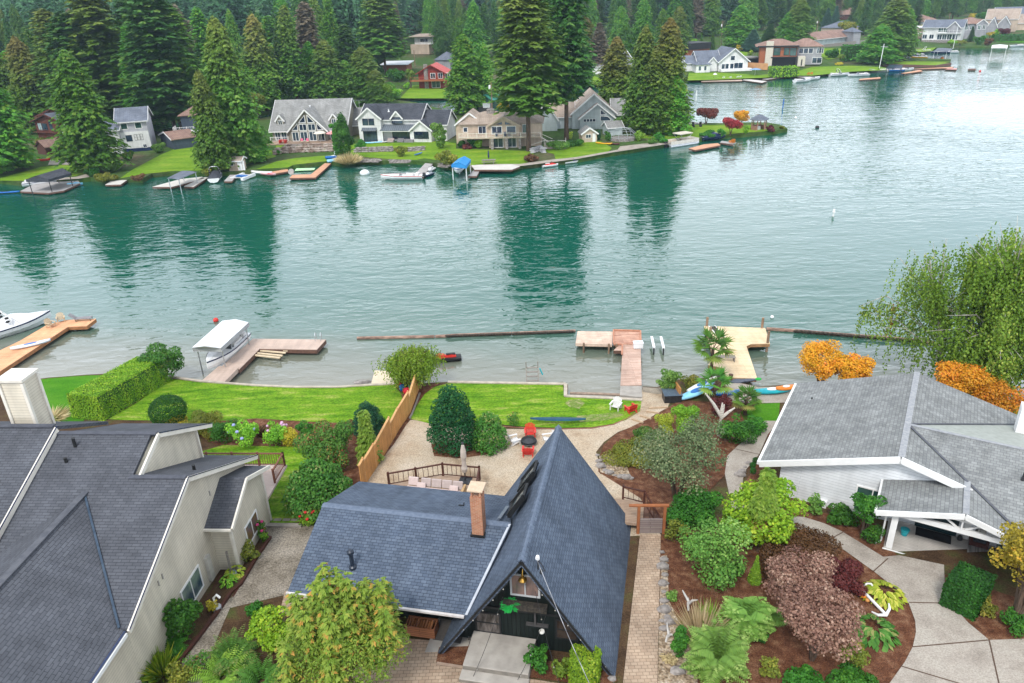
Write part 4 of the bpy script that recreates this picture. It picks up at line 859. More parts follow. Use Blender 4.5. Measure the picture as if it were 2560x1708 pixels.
# jet skis
def jetski(label, loc, rot, m, m2=BLACK, L_=3.2, group=None, z=0.):
    t = thing('jet_ski', label, 'jet ski', (loc[0], loc[1], z), rot, group)
    hull(t, L_, 1.15, .38, m2, m2)
    sec = []
    for y, w, h in ((-1.1, .2, .55), (-.7, .22, .72), (-.1, .2, .62), (.1, .3, .7), (.45, .34, .78), (.9, .26, .62), (1.3, .1, .48)): sec.append([(-w, y*L_/3.2, .42), (-w*.8, y*L_/3.2, h), (w*.8, y*L_/3.2, h), (w, y*L_/3.2, .42)])
    MB().loft(sec).build('hood', m, t); MB().box(-.17, .17, -1.05*L_/3.2, -.15*L_/3.2, .66, .78).build('seat', m2, t, bevel=.05)
    MB().tube([(-.38, .3, .98), (0, .4, .9), (.38, .3, .98)], .03, 6).build('handlebar', DARKM, t)
    return t
jetski('red and black jet ski moored by the weeping tree', G(1112, 898, .2), math.radians(97), CR)
# log booms
BOOM = mat('boom_log', (.4, .26, .2), (.14, .085, .065), rough=.9, scale=1.2, stretch=(1, 3, 3))
def logs(label, pts, r, z=.08, name='log_boom'):
    P_ = [G(x, y, z) for x, y in pts]; o = P_[0]; t = thing(name, label, 'log boom', (o[0], o[1], 0))
    for i, (a, c) in enumerate(zip(P_[:-1], P_[1:])): MB().tube([a-[o[0], o[1], 0], c-[o[0], o[1], 0]-(c-a)*.01], r, 8).build('log', BOOM, t)
    return t
logs('floating log boom stretching left from the centre pier', [(893, 846), (1088, 842), (1118, 840.5), (1130, 839), (1280, 834), (1440, 828)], .19)
logs('floating log boom stretching right from the pale pier', [(1916, 823), (1990, 828), (2060, 834), (2150, 841), (2250, 848), (2335, 858)], .22)
rp = MB(); R = random.Random(5)
for i in range(46):
    x = 1118+320*i/46; y = 839.5-11.5*i/46; p = G(x, y, .25); rp.ball(tuple(p), .2+.1*R.random(), .16, .1, n=6, m=4)
for i in range(30):
    x = 1990+330*i/30; y = 827+27*i/30; p = G(x, y, .28); rp.ball(tuple(p), .25+.15*R.random(), .16, .12, n=6, m=4)
solo('boom_weeds', rp, mat('dark_weed', (.035, .025, .02), (.07, .05, .035)), 'dark weeds and debris caught on the floating booms', 'weeds', kind='stuff')
# swim ladder by the centre lawn
sl = thing('swim_ladder', 'grey wooden swim ladder standing in the shallows by the centre lawn', 'ladder', T(1331, 956))
for x in (-.5, .55): MB().bar((x, -.1, -.6), (x, 1.0, .9), .08, .1).tube([(x, 1.0, .2), (x, 1.05, 1.5)], .04, 6).build('rail', GREYW, sl)
for i in range(5): MB().box(-.5, .55, .0+i*.26, .2+i*.26, -.35+i*.3, -.3+i*.3).build('tread', GREYW, sl)
MB().tube([(.7, .9, .9), (.95, .8, .3)], .06, 6).build('hose', TEAL, sl)
# swim platform & ramp by the fence
rt = [T(x, y, .12) for x, y in ((928, 959), (984, 958), (1000, 932), (938, 926))]; rt[2][2] = rt[3][2] = .5; rt[2] = G(1000, 930, .5); rt[3] = G(937, 926, .5)
solo('swim_platform', MB().slab(rt, .15), mat('cream_vinyl', (.66, .55, .4), (.6, .5, .36), rough=.6), 'cream boat ramp platform on the shore left of the weeping tree', 'platform', org=rt[0])
rk = T(905, 955, 0); solo('flat_rock', MB().ball((0, 0, 0), .9, .35, .12, jit=.2), STONE, 'flat pale rock at the water edge left of the cream platform', 'rock').location = rk
# fence
FP = [(1050, 962), (1047, 972), (1025, 1034), (998, 1073), (979, 1106), (940, 1170), (915, 1208), (905, 1225)]
FW_ = [T(x, y) for x, y in FP]; fo = FW_[0]
fn = thing('cedar_fence', 'honey cedar board fence between the left lawn and the gravel yard', 'fence', fo)
FB = brick('honey_fence_boards', (.62, .3, .1), (.5, .24, .08), (.2, .09, .03), .15, 9, .012, off=0, big=1)
m = MB()
tops = [1.5, 1.5, 1.75, 1.6, 1.8, 1.75, 1.9]
for i, (a, c) in enumerate(zip(FW_[:-1], FW_[1:])):
    a = a-fo; c = c-fo; h = tops[i]; up = np.array([0, 0, h]); t_ = (c-a)/np.linalg.norm(c-a); nn = np.cross(t_, (0, 0, 1))*.05
    zt = max(a[2], c[2])+h
    MB().slab([a-nn, c-nn, np.array([c[0], c[1], zt])-nn, np.array([a[0], a[1], zt])-nn], .06, tuple(nn/.05)).build('fence_panel', FB, fn)
    MB().bar(np.array([a[0], a[1], zt+.02]), np.array([c[0], c[1], zt+.02]), .16, .05).build('top_rail', mat('pale_cedar', (.62, .36, .16), (.52, .28, .11)), fn)  # slightly paler cedar for the top rails and posts
    MB().bar(a, np.array([a[0], a[1], zt+.12]), .11, .11).build('post', _M['pale_cedar'], fn)
edging('timber_edging', 'pale timber edge running along the foot of the cedar fence', 'edging', [(1050, 985), (1030, 1038), (1024, 1048)], .12, .2, GREYW)
f2 = thing('cedar_fence', 'short cedar fence stub beside the dark storage bin near the beach', 'fence', T(1698, 1005))
MB().box(-.06, .06, -.1, 2.6, 0, 1.3).build('fence_panel', FB, f2); f2.rotation_euler.z = .12
bn = thing('storage_bin', 'dark ribbed storage bin standing at the beach end of the gravel path', 'storage bin', T(1680, 1003))
MB().box(-.7, .7, -.4, .7, 0, .75).build('bin', DARKM, bn, bevel=.03); m = MB()
for i in range(7): m.box(-.7+i*.2, -.62+i*.2, -.45, .75, .76, .8)
m.box(-.75, .75, -.5, .8, .74, .77); m.build('lid', mat('blue_grey_lid', (.1, .14, .18), (.08, .11, .15)), bn)
# kayaks & toys on the shore
CY = mat('cyan_vinyl', (.1, .5, .7), (.2, .6, .8), rough=.4)
kayak('light blue and white kayak leaning on the shore left of the fan palm', T(1742, 985, .35), math.radians(-65), 3.6, 1.0, .35, LBLUE, BLUEP, tilt=.12)
kayak('white kayak lying behind the light blue one by the fan palm', T(1755, 968, .45), math.radians(-60), 3.2, .9, .32, WHITE, BLUEP, tilt=.1)
kayak('blue kayak half hidden under the fan palm on the shore', T(1812, 987, .1), math.radians(-85), 2.4, .7, .3, BLUEP, LBLUE)
kayak('teal and white kayak lying on the beach slab by the grey roof', T(1932, 982, .1), math.radians(-85), 3.2, .9, .35, TEAL, WHITE)
kayak('small orange kayak lying against the grey roof corner', T(1965, 974, .35), math.radians(-80), 1.8, .7, .3, ORG, WHITE)
pd = thing('paddle_board', 'dark grey paddle board with a green tip lying at the foot of the pale pier', 'paddle board', T(1858, 952, .05), math.radians(-84))
q = MB(); pts = [(.38*math.cos(a)*(1 if math.sin(a) < 0 else .6), 1.3*math.sin(a), .05) for a in np.linspace(0, 2*math.pi, 18, endpoint=False)]
q.slab(pts, .08).build('board', mat('slate_board', (.06, .07, .1), (.08, .09, .12), rough=.5), pd); MB().slab([(.2*math.cos(a), 1.35+.28*math.sin(a), .07) for a in np.linspace(0, 2*math.pi, 12, endpoint=False)], .07).build('tip', mat('green_plastic', (.02, .4, .05)), pd)
bs = thing('mooring_post', 'short rusty brown post at the foot of the pale pier', 'post', T(1826, 952)); MB().lathe([(.25, 0), (.22, .1), (.14, .2), (.16, .45), (.2, .5), (.2, .6)], n=10).build('post', BROWNW, bs)
kayak('long teal paddle board leaning on trestles at the lawn edge behind the cabin', T(1395, 1050, .35), math.radians(85), 4.3, .6, .14, mat('deep_teal_board', (.01, .08, .12), (.01, .05, .1), rough=.3), None, pit=False, name='paddle_board', cat='paddle board')
kn = T(1395, 1050)
# big inflatable
inf = thing('inflatable_lounge', 'large light blue and white inflatable lounge behind the orange maple', 'inflatable', G(2515, 968, .3), .3)
q = MB()
for k in range(26):
    a0, a1 = 2*math.pi*k/26, 2*math.pi*(k+1)/26; q.tube([(3.0*math.cos(a0), 2.7*math.sin(a0), .35), (3.0*math.cos(a1), 2.7*math.sin(a1), .35)], .42, 8, cap=False)
q.build('ring', LBLUE, inf, smooth=True)
for k in range(5): a = .6+k*.5; MB().ball((2.6*math.cos(a), 2.4*math.sin(a), .85), .55, .4, .4).build('backrest', WHITE, inf, smooth=True)
MB().lathe([(1.9, .25), (1.9, .35), (.1, .35)], n=20).build('floor', mat('white_vinyl2', (.7, .72, .75)), inf)
dock('orange timber dock behind the birch at the right frame edge', [(2500, 900), (2530, 902), (2620, 945), (2600, 962), (2500, 915)], .6, DK5)
# red and blue life vests by the fence
for i, (x, y, m_, l_) in enumerate(((1003, 968, CR, 'upper red life vest heaped at the fence under the weeping tree'), (1008, 977, BLUEP, 'blue life vest between the two red ones at the fence'), (1017, 986, mat('crimson_fabric', (.55, .02, .04), (.45, .015, .03)), 'lower red life vest with white print at the fence'), (1030, 975, TEAL, 'teal float ring behind the vests at the fence'))):
    v = solo('life_vest', MB().ball((0, 0, .3), .36, .3, .36, jit=.12, seed=i), m_, l_, 'life vest' if i < 3 else 'float', smooth=True); v.location = T(x, y)
# deck behind the cabin with sofa, umbrella and railings
dz = 3.15
dkp = [(-11.6, 8.9), (-11.5, 13.1), (-8.3, 14.7), (-5.75, 14.7), (-5.2, 11.6), (-2.6, 11.0), (-2.0, 9.6)]
d = thing('rear_deck', 'raised timber deck with dark brown railings behind the annex', 'deck', AF.w(-8, 11, dz), AA)
dl = lambda x, y, z=0.: (x+8, y-11, z)
MB().slab([dl(*q, 0) for q in dkp][::-1], .15).build('deck_floor', DECKW, d); MB().slab([dl(*q, -.16) for q in dkp][::-1], .5).build('skirt', EDG, d)
railing(d, [dl(-11.5, 13.05), dl(-8.3, 14.65), dl(-5.8, 14.65)], .92, BROWNW, bal=.3, post=.12)
railing(d, [dl(-5.8, 14.65), dl(-5.55, 12.9)], .92, BROWNW, bal=.3)
railing(d, [dl(-4.9, 11.4), dl(-3.3, 11.6)], .92, BROWNW, bal=.22, post=.14, step=.6)
sf = thing('outdoor_sofa', 'pale pink sectional sofa with scatter cushions on the rear deck', 'sofa', AF.w(-8.15, 12.6, dz), AA)
CU = mat('pale_pink_fabric', (.62, .5, .47), (.55, .44, .42), rough=.9, scale=6); CU2 = mat('mauve_grey_fabric', (.48, .4, .38), (.42, .35, .33), rough=.9, scale=6); TK = mat('teak', (.5, .33, .17), (.42, .27, .13))
MB().box(-1.95, 1.75, -.9, .5, .12, .3).box(1.7, 1.85, -.9, .55, .12, .6).build('frame', TK, sf)
MB().box(-1.0, 1.65, -.85, .05, .3, .48).build('seat_cushion', CU, sf, bevel=.06); MB().box(-1.95, -1.05, -1.4, .05, .3, .48).build('seat_cushion', CU, sf, bevel=.06)
for x in (-1.9, -1.05, -.35, .35, 1.05): MB().slab([(x, .1, .45), (x+.66, .1, .45), (x+.66, .32, .95), (x, .32, .95)], .16, (0, .9, -.4)).build('back_cushion', CU2 if x > -1.2 else CU, sf, bevel=.05)
for x, y in ((-.95, -.2), (1.2, -.2)): MB().slab([(x-.3, y, .5), (x+.3, y, .5), (x+.28, y+.22, .8), (x-.28, y+.22, .8)], .12, (0, .9, -.4)).build('scatter_cushion', CU, sf, bevel=.04)
um = thing('parasol', 'closed striped cream parasol standing at the rear deck corner', 'parasol', AF.w(-6.7, 14.3, dz), AA)
MB().tube([(0, 0, 0), (0, 0, 2.9)], .035, 8).build('pole', DARKM, um)
MB().lathe([(.16, .75), (.22, 1.0), (.16, 1.2), (.14, 1.6), (.2, 1.9), (.19, 2.3), (.1, 2.75), (.03, 2.85)], n=10).build('folded_canopy', brick('striped_canvas', (.6, .52, .45), (.44, .37, .33), (.5, .44, .38), .07, 9, .005, off=0), um); MB().ball((0, 0, 2.92), .1).build('finial', DARKM, um)
MB().box(-.4, .4, -.4, .4, 0, .06).build('base', DARKM, um)
# side gate, stair rails and little bridge deck at the right of the cabin
gt = thing('garden_gate', 'grey plank gate with orange-brown posts and lintel at the end of the paver walk', 'gate', T(1625, 1334), math.radians(-3))
OB = mat('orange_brown_post', (.36, .13, .05), (.28, .1, .04))
MB().box(-.62, .68, -.03, .03, .05, 1.1).build('gate_leaf', brick('grey_gate_boards', (.3, .25, .23), (.24, .19, .18), (.1, .07, .07), 3, .14, .012), gt)
for x in (-.72, .78): MB().box(x-.08, x+.08, -.08, .08, 0, 2.05).build('post', OB, gt)
MB().box(-1.3, 1.0, -.09, .09, 2.0, 2.09).build('lintel', OB, gt)
st = thing('side_stairs', 'brown stair railings dropping from the cabin side to the gravel', 'stairs', AF.w(5.0, 13.3, 2.6), AA)
railing(st, [(-1.4, .3, .9), (-.1, .0, .9), (1.1, -1.5, -.1)], .9, BROWNW, bal=.32, post=.12, step=1.6)
MB().box(-2.6, -.1, -2, .2, .75, .9).build('landing', DECKW, st)
for i in range(4): MB().box(-.1+i*.3, .25+i*.3, -1.5, .0, .6-i*.22, .66-i*.22).build('tread', EDG, st)
# driftwood
def drift(label, loc, rot, s=1., br=((0, 0, 0, .6, 0, .3), (.4, 0, .25, .9, .3, .5), (.3, 0, .2, .2, -.4, .6)), r=.07, name='driftwood', m=BARKG, cat='driftwood'):
    q = MB()
    for a in br: q.tube([np.array(a[:3])*s, (np.array(a[:3])+np.array(a[3:]))*.5*s+np.array([.03, .04, .05])*s, np.array(a[3:])*s], [r*s, r*.8*s, r*.35*s], 6)
    o_ = solo(name, q, m, label, cat); o_.location = loc; o_.rotation_euler.z = rot; return o_
DW = mat('bleached_wood', (.55, .53, .5), (.38, .36, .34), rough=.9)
drift('pale driftwood stump on the mulch at the foot of the big spruce', T(1120, 1125), .4, 1.2, m=DW)
drift('bleached tree snag with four bare limbs in the bed beside the right lawn', T(1797, 1090), 0, 1.0, ((0, 0, 0, 0, 0, 1.9), (0, 0, 1.7, -1.25, .1, 3.6), (0, 0, 1.75, .05, .1, 2.75), (.02, 0, 1.6, .2, .1, 2.6), (0, 0, 1.5, 1.0, .1, 2.3)), .14, 'tree_snag', mat('birch_white', (.62, .58, .52), (.38, .34, .3), scale=3, stretch=(1, 1, 5)), 'snag')
drift('white driftwood piece among the pebbles beside the paver walk', T(1664, 1608), 1, .9, m=DW)
drift('grey driftwood stick at the tip of the fern bed', T(1722, 1528), 1.4, 1.0, m=DW)
# anchor in the mulch
an = thing('anchor', 'large white ornamental anchor leaning in the mulch beside the hostas', 'anchor', T(2175, 1500), 0)
AP = T(2175, 1500); qa = lambda x, y, h=.25: tuple(T(x, y, h)-AP)
MB().tube([qa(2150, 1470, .3), qa(2215, 1537, .25)], .075, 8).build('shank', WHITE, an)
MB().tube([qa(2180, 1530, .1), qa(2195, 1538, .18), qa(2215, 1538, .22), qa(2224, 1522, .3), qa(2222, 1508, .5)], [.04, .07, .085, .07, .03], 8).build('flukes', WHITE, an)
MB().tube([qa(2150, 1470, .3), qa(2168, 1459, .5), qa(2178, 1460, .55), qa(2182, 1466, .45)], .05, 8).build('stock', WHITE, an)
for (x, y, r_, l_) in ((2159, 1494, .2, 'large orange pumpkin in the mulch left of the anchor'), (2168, 1504, .12, 'small orange pumpkin beside the large one by the anchor')):
    o_ = solo('pumpkin', MB().ball((0, 0, r_*.8), r_, r_, r_*.85, n=12, m=7), ORG if r_ > .15 else mat('pale_orange', (.7, .33, .1)), l_, 'pumpkin', smooth=True); o_.location = T(x, y)
# porch furniture
def wicker(label, loc, rot):
    t = thing('porch_chair', label, 'armchair', loc, rot); WK = mat('dark_wicker', (.07, .022, .018), (.04, .015, .012), scale=14)
    MB().box(-.38, .38, -.4, .38, .1, .38).build('seat', WK, t); MB().slab([(-.38, .38, .3), (.38, .38, .3), (.34, .5, .95), (-.34, .5, .95)], .07, (0, 1, 0)).build('back', WK, t)
    MB().box(-.3, .3, -.35, .3, .38, .48).build('cushion', mat('charcoal_cushion', (.04, .045, .055)), t)
    MB().slab([(-.26, .2, .45), (.26, .2, .45), (.26, .34, .85), (-.26, .34, .85)], .1, (0, -1, 0)).build('striped_pillow', brick('bw_stripe', (.6, .58, .52), (.08, .08, .08), (.3, .3, .3), .07, 9, .004, off=0), t)
    for x in (-.4, .4): MB().box(x-.06, x+.06, -.42, .42, .1, .6).build('arm', WK, t)
zpo = 3.14
wicker('dark wicker armchair with striped pillow left of the glass table on the porch', RF.w(px0+4.4, py0+2.6, zpo), RA)
wicker('dark wicker armchair with striped pillow half hidden by the yellow maple on the porch', RF.w(px0+6.4, py0+1.5, zpo), RA-.5)
gtb = thing('side_table', 'black metal side table with glass top on the porch', 'table', RF.w(px0+5.6, py0+2.3, zpo), RA)
MB().box(-.4, .4, -.3, .3, .52, .55).build('top', GLASSG, gtb)
for x in (-.35, .35):
    for y in (-.25, .25): MB().tube([(x, y, 0), (x, y, .52)], .02, 5).build('leg', BLACK, gtb)
hc = RF.w(px0+3.5, py0+2.6, zpo); solo('watering_can', MB().lathe([(.14, 0), (.15, .1), (.1, .25), (.05, .3)], n=10), BLACK, 'small black pot beside the porch door', 'pot').location = hc
pt = thing('flower_pot', 'turquoise flower pot at the left end of the porch', 'pot', RF.w(px0+.75, py0+1.6, zpo)); MB().lathe([(.16, 0), (.24, .35), (.25, .4), (.22, .4)], n=12).build('pot', TEAL, pt)
# odds by the cream house
mb_ = thing('mailbox_post', 'white crooked spout and pot by the cream house window', 'planter', LF.w(4.9, -1.3, 3.2)); MB().lathe([(.2, 0), (.24, .4), (.18, .45)], n=10).build('pot', mat('pale_grey_pot', (.4, .42, .45)), mb_); MB().tube([(0, 0, .4), (-.1, .1, .9), (.15, 0, 1.2), (.3, 0, 1.0)], .06, 6).build('spout', WHITE, mb_)
hr = thing('garden_hose', 'blue and white coiled hose reel at the bump-out corner of the cream house', 'hose reel', LF.w(7.7, -.9, 3.0)); MB().lathe([(.3, 0), (.3, .12), (.2, .2), (.28, .3)], n=12).build('coil', mat('pale_blue_hose', (.25, .4, .5), (.6, .6, .6), scale=9), hr); MB().box(-.05, .05, -.05, .05, 0, 1.8).build('pole', GREYW, hr)
tb = thing('raised_bed', 'brown timber raised bed against the cream house wall', 'planter', LF.w(6.2, -1.0, 2.95), LAN)
MB().box(-1, 1.3, -.75, .7, 0, .35).build('frame', BROWNW, tb); MB().box(-.9, 1.2, -.65, .6, .352, .36).build('soil', G_SOIL, tb)
for i, x in enumerate((670, 692, 714, 735)): q = [T(x-9, 1302, .05), T(x+9, 1302, .05), T(x+13, 1296, .05), T(x-5, 1296, .05)]; solo('stepping_stone', MB().slab(q, .08), GREYW, ('leftmost', 'second from left', 'third from left', 'rightmost')[i]+' stepping stone at the foot of the lower lawn', 'stepping stone', 'stepping stones at the lawn end', org=q[0])
gb = [T(x, y, .1) for x, y in ((625, 1210), (652, 1204), (636, 1226), (628, 1240))]
solo('gravel_box', MB().slab(gb, .1), G_PEB, 'small gravel bed with timber edge behind the cream house', 'gravel bed', org=gb[0])
for i, (x, y, k) in enumerate(((2133, 531, 'white marker buoy pole standing far out on the lake at the right'), (2043, 316, 'dark swim buoy on the open water beyond the peninsula tip'))): pass
# ------------------------------------------------------------------ far shore
def fsheet(name, px, z, m, th=None, extra=(), kind='structure', world=()):
    P_ = [np.array(G(x, y, z)) for x, y in px] + [np.array([X, Y, z]) for X, Y in extra]; mb = MB()
    if th: mb.slab(P_, th)
    else:
        for t in tessellate_polygon([[Vector(q) for q in P_]]):
            a, b, c = [P_[i] for i in t]; mb.add([a, b, c] if np.cross(b-a, c-a)[2] > 0 else [a, c, b], [(0, 1, 2)])
    return tag(mb.build(name, m), kind=kind)
ZP = .8
PEN = [(0, 450), (49, 456), (110, 452), (196, 447), (226, 444), (263, 450), (306, 447), (355, 447), (380, 434), (428, 430), (520, 431), (572, 431), (640, 424), (720, 420), (731, 414), (792, 407), (826, 403), (853, 408), (892, 402), (953, 402), (976, 401), (1040, 402), (1084, 407), (1130, 416), (1175, 419), (1280, 418), (1307, 412), (1388, 404), (1446, 397), (1548, 378), (1690, 355), (1784, 341), (1858, 335), (1933, 328), (1969, 322),
       (1964, 318), (1948, 311), (1914, 306), (1858, 306), (1811, 308), (1747, 307), (1680, 298), (1618, 292), (1540, 286), (1400, 281), (1250, 280), (1130, 279), (1060, 262), (1040, 256), (975, 248)]
fsheet('peninsula_ground', PEN, ZP, G_FARG, 3, extra=[(-45, 275), (-80, 215), (-300, 215), (-300, 150)])
# rising mainland
xs = np.arange(-700, 1001, 20.); ys = np.r_[np.arange(150, 700, 14.), np.arange(700, 1390, 60.)]
V = []; Q = []
sh_px = [(1000, 252), (1110, 249.5), (1250, 236), (1400, 224), (1470, 216), (1600, 210), (1718, 204), (1763, 203), (1843, 200), (1916, 197), (1965, 192), (2027, 193.5), (2130, 182), (2215, 178), (2195, 168), (2201, 160), (2376, 155), (2377, 153), (2244, 149), (2252, 141), (2297, 133), (2334, 124), (2395, 121), (2477, 121), (2560, 115)]
SW = [G(*p)[:2] for p in sh_px]
mb = MB(); PP = [np.array([q[0], q[1], .8]) for q in SW]+[np.array([330, 430, .8]), np.array([900, 700, .8]), np.array([900, 720, .8]), np.array([260, 480, .8]), np.array([170, 400, .8]), np.array([120, 330, .8]), np.array([30, 310, .8]), np.array([-45, 300, .8]), np.array([-60, 262, .8])]
tag(MB().slab(PP, 3).build('far_bank', G_FARG), kind='structure')
for y in ys:
    for x in xs: V.append((x, y, hz(x, y)-.0 if y > float(np.interp(x, _SX, _SY))+8 else -3))
nx = len(xs); idx = np.arange(len(V)).reshape(len(ys), nx)
Q = np.stack([idx[:-1, :-1], idx[:-1, 1:], idx[1:, 1:], idx[1:, :-1]], -1).reshape(-1, 4)
hill = arr_mesh('hillside', np.array(V), Q, np.zeros(len(V)), G_FARG); tag(hill, kind='structure')
def flawn(px, z=ZP+.05, m=G_LAWNF, name='lawn'): return fsheet(name, px, z, m)
flawn([(0, 446), (100, 418), (150, 413), (222, 413), (232, 425), (190, 440), (60, 452), (0, 452)])
flawn([(300, 446), (330, 425), (400, 388), (450, 366), (520, 360), (560, 362), (620, 372), (680, 376), (690, 392), (640, 405), (560, 425), (430, 428), (370, 434)])
flawn([(640, 423), (690, 404), (740, 395), (830, 388), (850, 394), (838, 401), (790, 406), (735, 412), (718, 419)])
flawn([(690, 364), (900, 360), (1100, 353), (1140, 358), (1140, 372), (1250, 375), (1330, 378), (1340, 400), (1310, 408), (1280, 417), (1180, 416), (1160, 400), (1090, 400), (1060, 396), (1040, 400), (985, 398), (900, 392), (860, 384), (890, 372), (760, 376), (690, 372)])
flawn([(1330, 372), (1400, 352), (1500, 352), (1530, 370), (1520, 380), (1440, 394), (1390, 401), (1385, 385)])
flawn([(1590, 345), (1600, 320), (1650, 312), (1750, 312), (1860, 312), (1920, 316), (1940, 326), (1850, 333), (1740, 345), (1690, 350)])
fsheet('stone_path', [(1540, 380), (1690, 357), (1620, 358), (1550, 366)], ZP+.06, G_CONC)
fsheet('patio', [(120, 412), (240, 412), (235, 402), (125, 400)], ZP+.07, G_CONC)
fsheet('patio', [(1600, 322), (1650, 312), (1760, 310), (1760, 307), (1640, 306), (1560, 318)], ZP+.06, G_CONC)
fsheet('shore_path', [(1280, 418), (1388, 404.5), (1446, 397), (1548, 378), (1690, 355), (1690, 352), (1546, 374), (1440, 393), (1380, 399), (1300, 410), (1240, 410), (1190, 412), (1175, 418)], ZP+.08, G_CONC)
fsheet('shore_path', [(60, 456), (196, 447), (226, 442), (222, 434), (190, 442), (100, 449)], ZP+.08, G_CONC)
def mlawn(px, m=G_LAWNF):
    P_ = [M(x, y)+np.array([0, 0, .1]) for x, y in px]; mb = MB()
    for t in tessellate_polygon([[Vector(q) for q in P_]]):
        a, b, c = [P_[i] for i in t]; mb.add([a, b, c] if np.cross(b-a, c-a)[2] > 0 else [a, c, b], [(0, 1, 2)])
    return tag(mb.build('lawn', m), kind='structure')
mlawn([(1000, 247), (1030, 215), (1060, 212), (1110, 225), (1135, 240), (1130, 247)])
mlawn([(1470, 214), (1480, 190), (1500, 195), (1520, 212)])
mlawn([(1718, 202), (1722, 183), (1790, 182), (1900, 188), (1980, 183), (2030, 168), (2130, 165), (2215, 170), (2218, 176), (2130, 180), (2030, 190), (1960, 190), (1916, 195), (1843, 198), (1763, 201)])
mlawn([(1800, 128), (1870, 127), (1868, 140), (1810, 142)]); mlawn([(2045, 75), (2075, 75), (2075, 81), (2045, 81)]); mlawn([(2060, 122), (2130, 122), (2130, 140), (2070, 150), (2050, 140)])
mlawn([(2195, 160), (2260, 154), (2376, 155), (2330, 163), (2200, 162)]); mlawn([(2480, 92), (2600, 88), (2600, 108), (2490, 106)], G_LAWN2); mlawn([(2266, 126), (2340, 119), (2330, 128), (2268, 134)]); mlawn([(2215, 136), (2250, 136), (2245, 146), (2215, 145)])
fsheet('far_road', [(1788, 132), (1803, 132), (1800, 118), (1792, 116)], 3.2, G_DRIVE)
# stone terraces on the peninsula
RW = mat('rockery', (.2, .14, .11), (.38, .32, .28), rough=.95, scale=.9, detail=9, bump=1, spread=(.42, .58))
def rockwall(label, px, h, th=1.2, m=RW, n=3, seed=1):
    P_ = [np.array(G(x, y, ZP)) for x, y in px]; t = thing('stone_wall', label, 'stone wall', P_[0]); R = random.Random(seed); q = MB()
    for a, b in zip(P_[:-1], P_[1:]):
        k = max(1, int(np.linalg.norm(b-a)/.7))
        for i in range(k):
            for j in range(n):
                p = a+(b-a)*(i+R.random()*.6)/k-P_[0]; q.ball((p[0], p[1]+j*th/n+R.random()*.2, h*(j+.5)/n), .5+.2*R.random(), .45, h/n*.7, n=6, m=4, jit=.25, seed=R.randint(0, 999))
    q.build('stones', m, t); return t
rockwall('brown rockery wall below the patio of the big grey house', [(686, 388), (705, 384), (740, 382), (780, 381), (838, 379)], 1.3)
rockwall('upper tier of the brown rockery wall below the grey house patio', [(710, 373), (760, 371), (838, 369)], .9, seed=4)
rockwall('grey fieldstone wall on the lawn below the white farmhouse', [(888, 382), (930, 381), (985, 379)], 1.0, m=STONE)
rockwall('short fieldstone wall beside the blue oars below the white farmhouse', [(1020, 380), (1062, 376)], .8, m=STONE, seed=8)
rockwall('low bank of grey boulders at the shore below the round bush', [(975, 408), (1025, 408)], .5, m=STONE, seed=9)
rockwall('low boulders at the shore beside the dry reeds', [(898, 406), (952, 406)], .5, m=STONE, seed=10)
rockwall('grey boulders at the corner of the blue boat canopy shore', [(1098, 418), (1125, 420)], .6, m=STONE, seed=11)
rockwall('pale boulders at the foot of the tall fir trunk', [(1330, 384), (1350, 378), (1362, 384)], 1.0, m=mat('pale_boulders', (.45, .44, .45), (.3, .3, .31), scale=.8), seed=12)
solo('lawn_wall', MB().bar(G(1020, 414, 1), G(1025, 414, 1), .1), STONE, 'tiny kerb stone at the lawn shore below the farmhouse', 'stone', org=G(1020, 414, 1))
# ---- houses
def hs(label, A, B, z=ZP, name='house', cat='house', ang=None):
    a, b = np.array(G(*A, z)), np.array(G(*B, z)); f = Fr(a, b); t = thing(name, label, cat, a, f.a)
    return t, f
def gable(t, x0, x1, y0, y1, ze, zr, wm, rm, tm=TRIM, over=.4, axis='x', z0=0., th=.18, wall=True, ends=(1, 1)):
    """block with a two-slope roof; axis = direction of the ridge"""
    if wall:
        m = MB()
        if axis == 'x': m.slab([(x1, y0, z0), (x1, y1, z0), (x1, y1, ze), (x1, (y0+y1)/2, zr-.15), (x1, y0, ze)], x1-x0, (-1, 0, 0))
        else: m.slab([(x0, y0, z0), (x1, y0, z0), (x1, y0, ze), ((x0+x1)/2, y0, zr-.15), (x0, y0, ze)], y1-y0, (0, 1, 0))
        m.build('wall', wm, t)
    m = MB(); e = MB(); o = over
    if axis == 'x':
        ym = (y0+y1)/2; s = (zr-ze)/(ym-y0); zo = ze-s*o
        m.slab([(x0-o, y0-o, zo), (x1+o, y0-o, zo), (x1+o, ym, zr), (x0-o, ym, zr)], th).slab([(x0-o, ym, zr), (x1+o, ym, zr), (x1+o, y1+o, zo), (x0-o, y1+o, zo)], th)
        for x in (x0-o-.04, x1+o+.04): e.bar((x, y0-o, zo-.1), (x, ym, zr-.1), .08, .3).bar((x, ym, zr-.1), (x, y1+o, zo-.1), .08, .3)
        e.bar((x0-o, y0-o-.05, zo-.1), (x1+o, y0-o-.05, zo-.1), .12, .18)
    else:
        xm = (x0+x1)/2; s = (zr-ze)/(xm-x0); zo = ze-s*o
        m.slab([(x0-o, y0-o, zo), (xm, y0-o, zr), (xm, y1+o, zr), (x0-o, y1+o, zo)], th).slab([(xm, y0-o, zr), (x1+o, y0-o, zo), (x1+o, y1+o, zo), (xm, y1+o, zr)], th)
        for y in (y0-o-.04,): e.bar((x0-o, y, zo-.1), (xm, y, zr-.1), .08, .32).bar((xm, y, zr-.1), (x1+o, y, zo-.1), .08, .32)
    m.build('roof', rm, t); e.build('trim', tm, t)
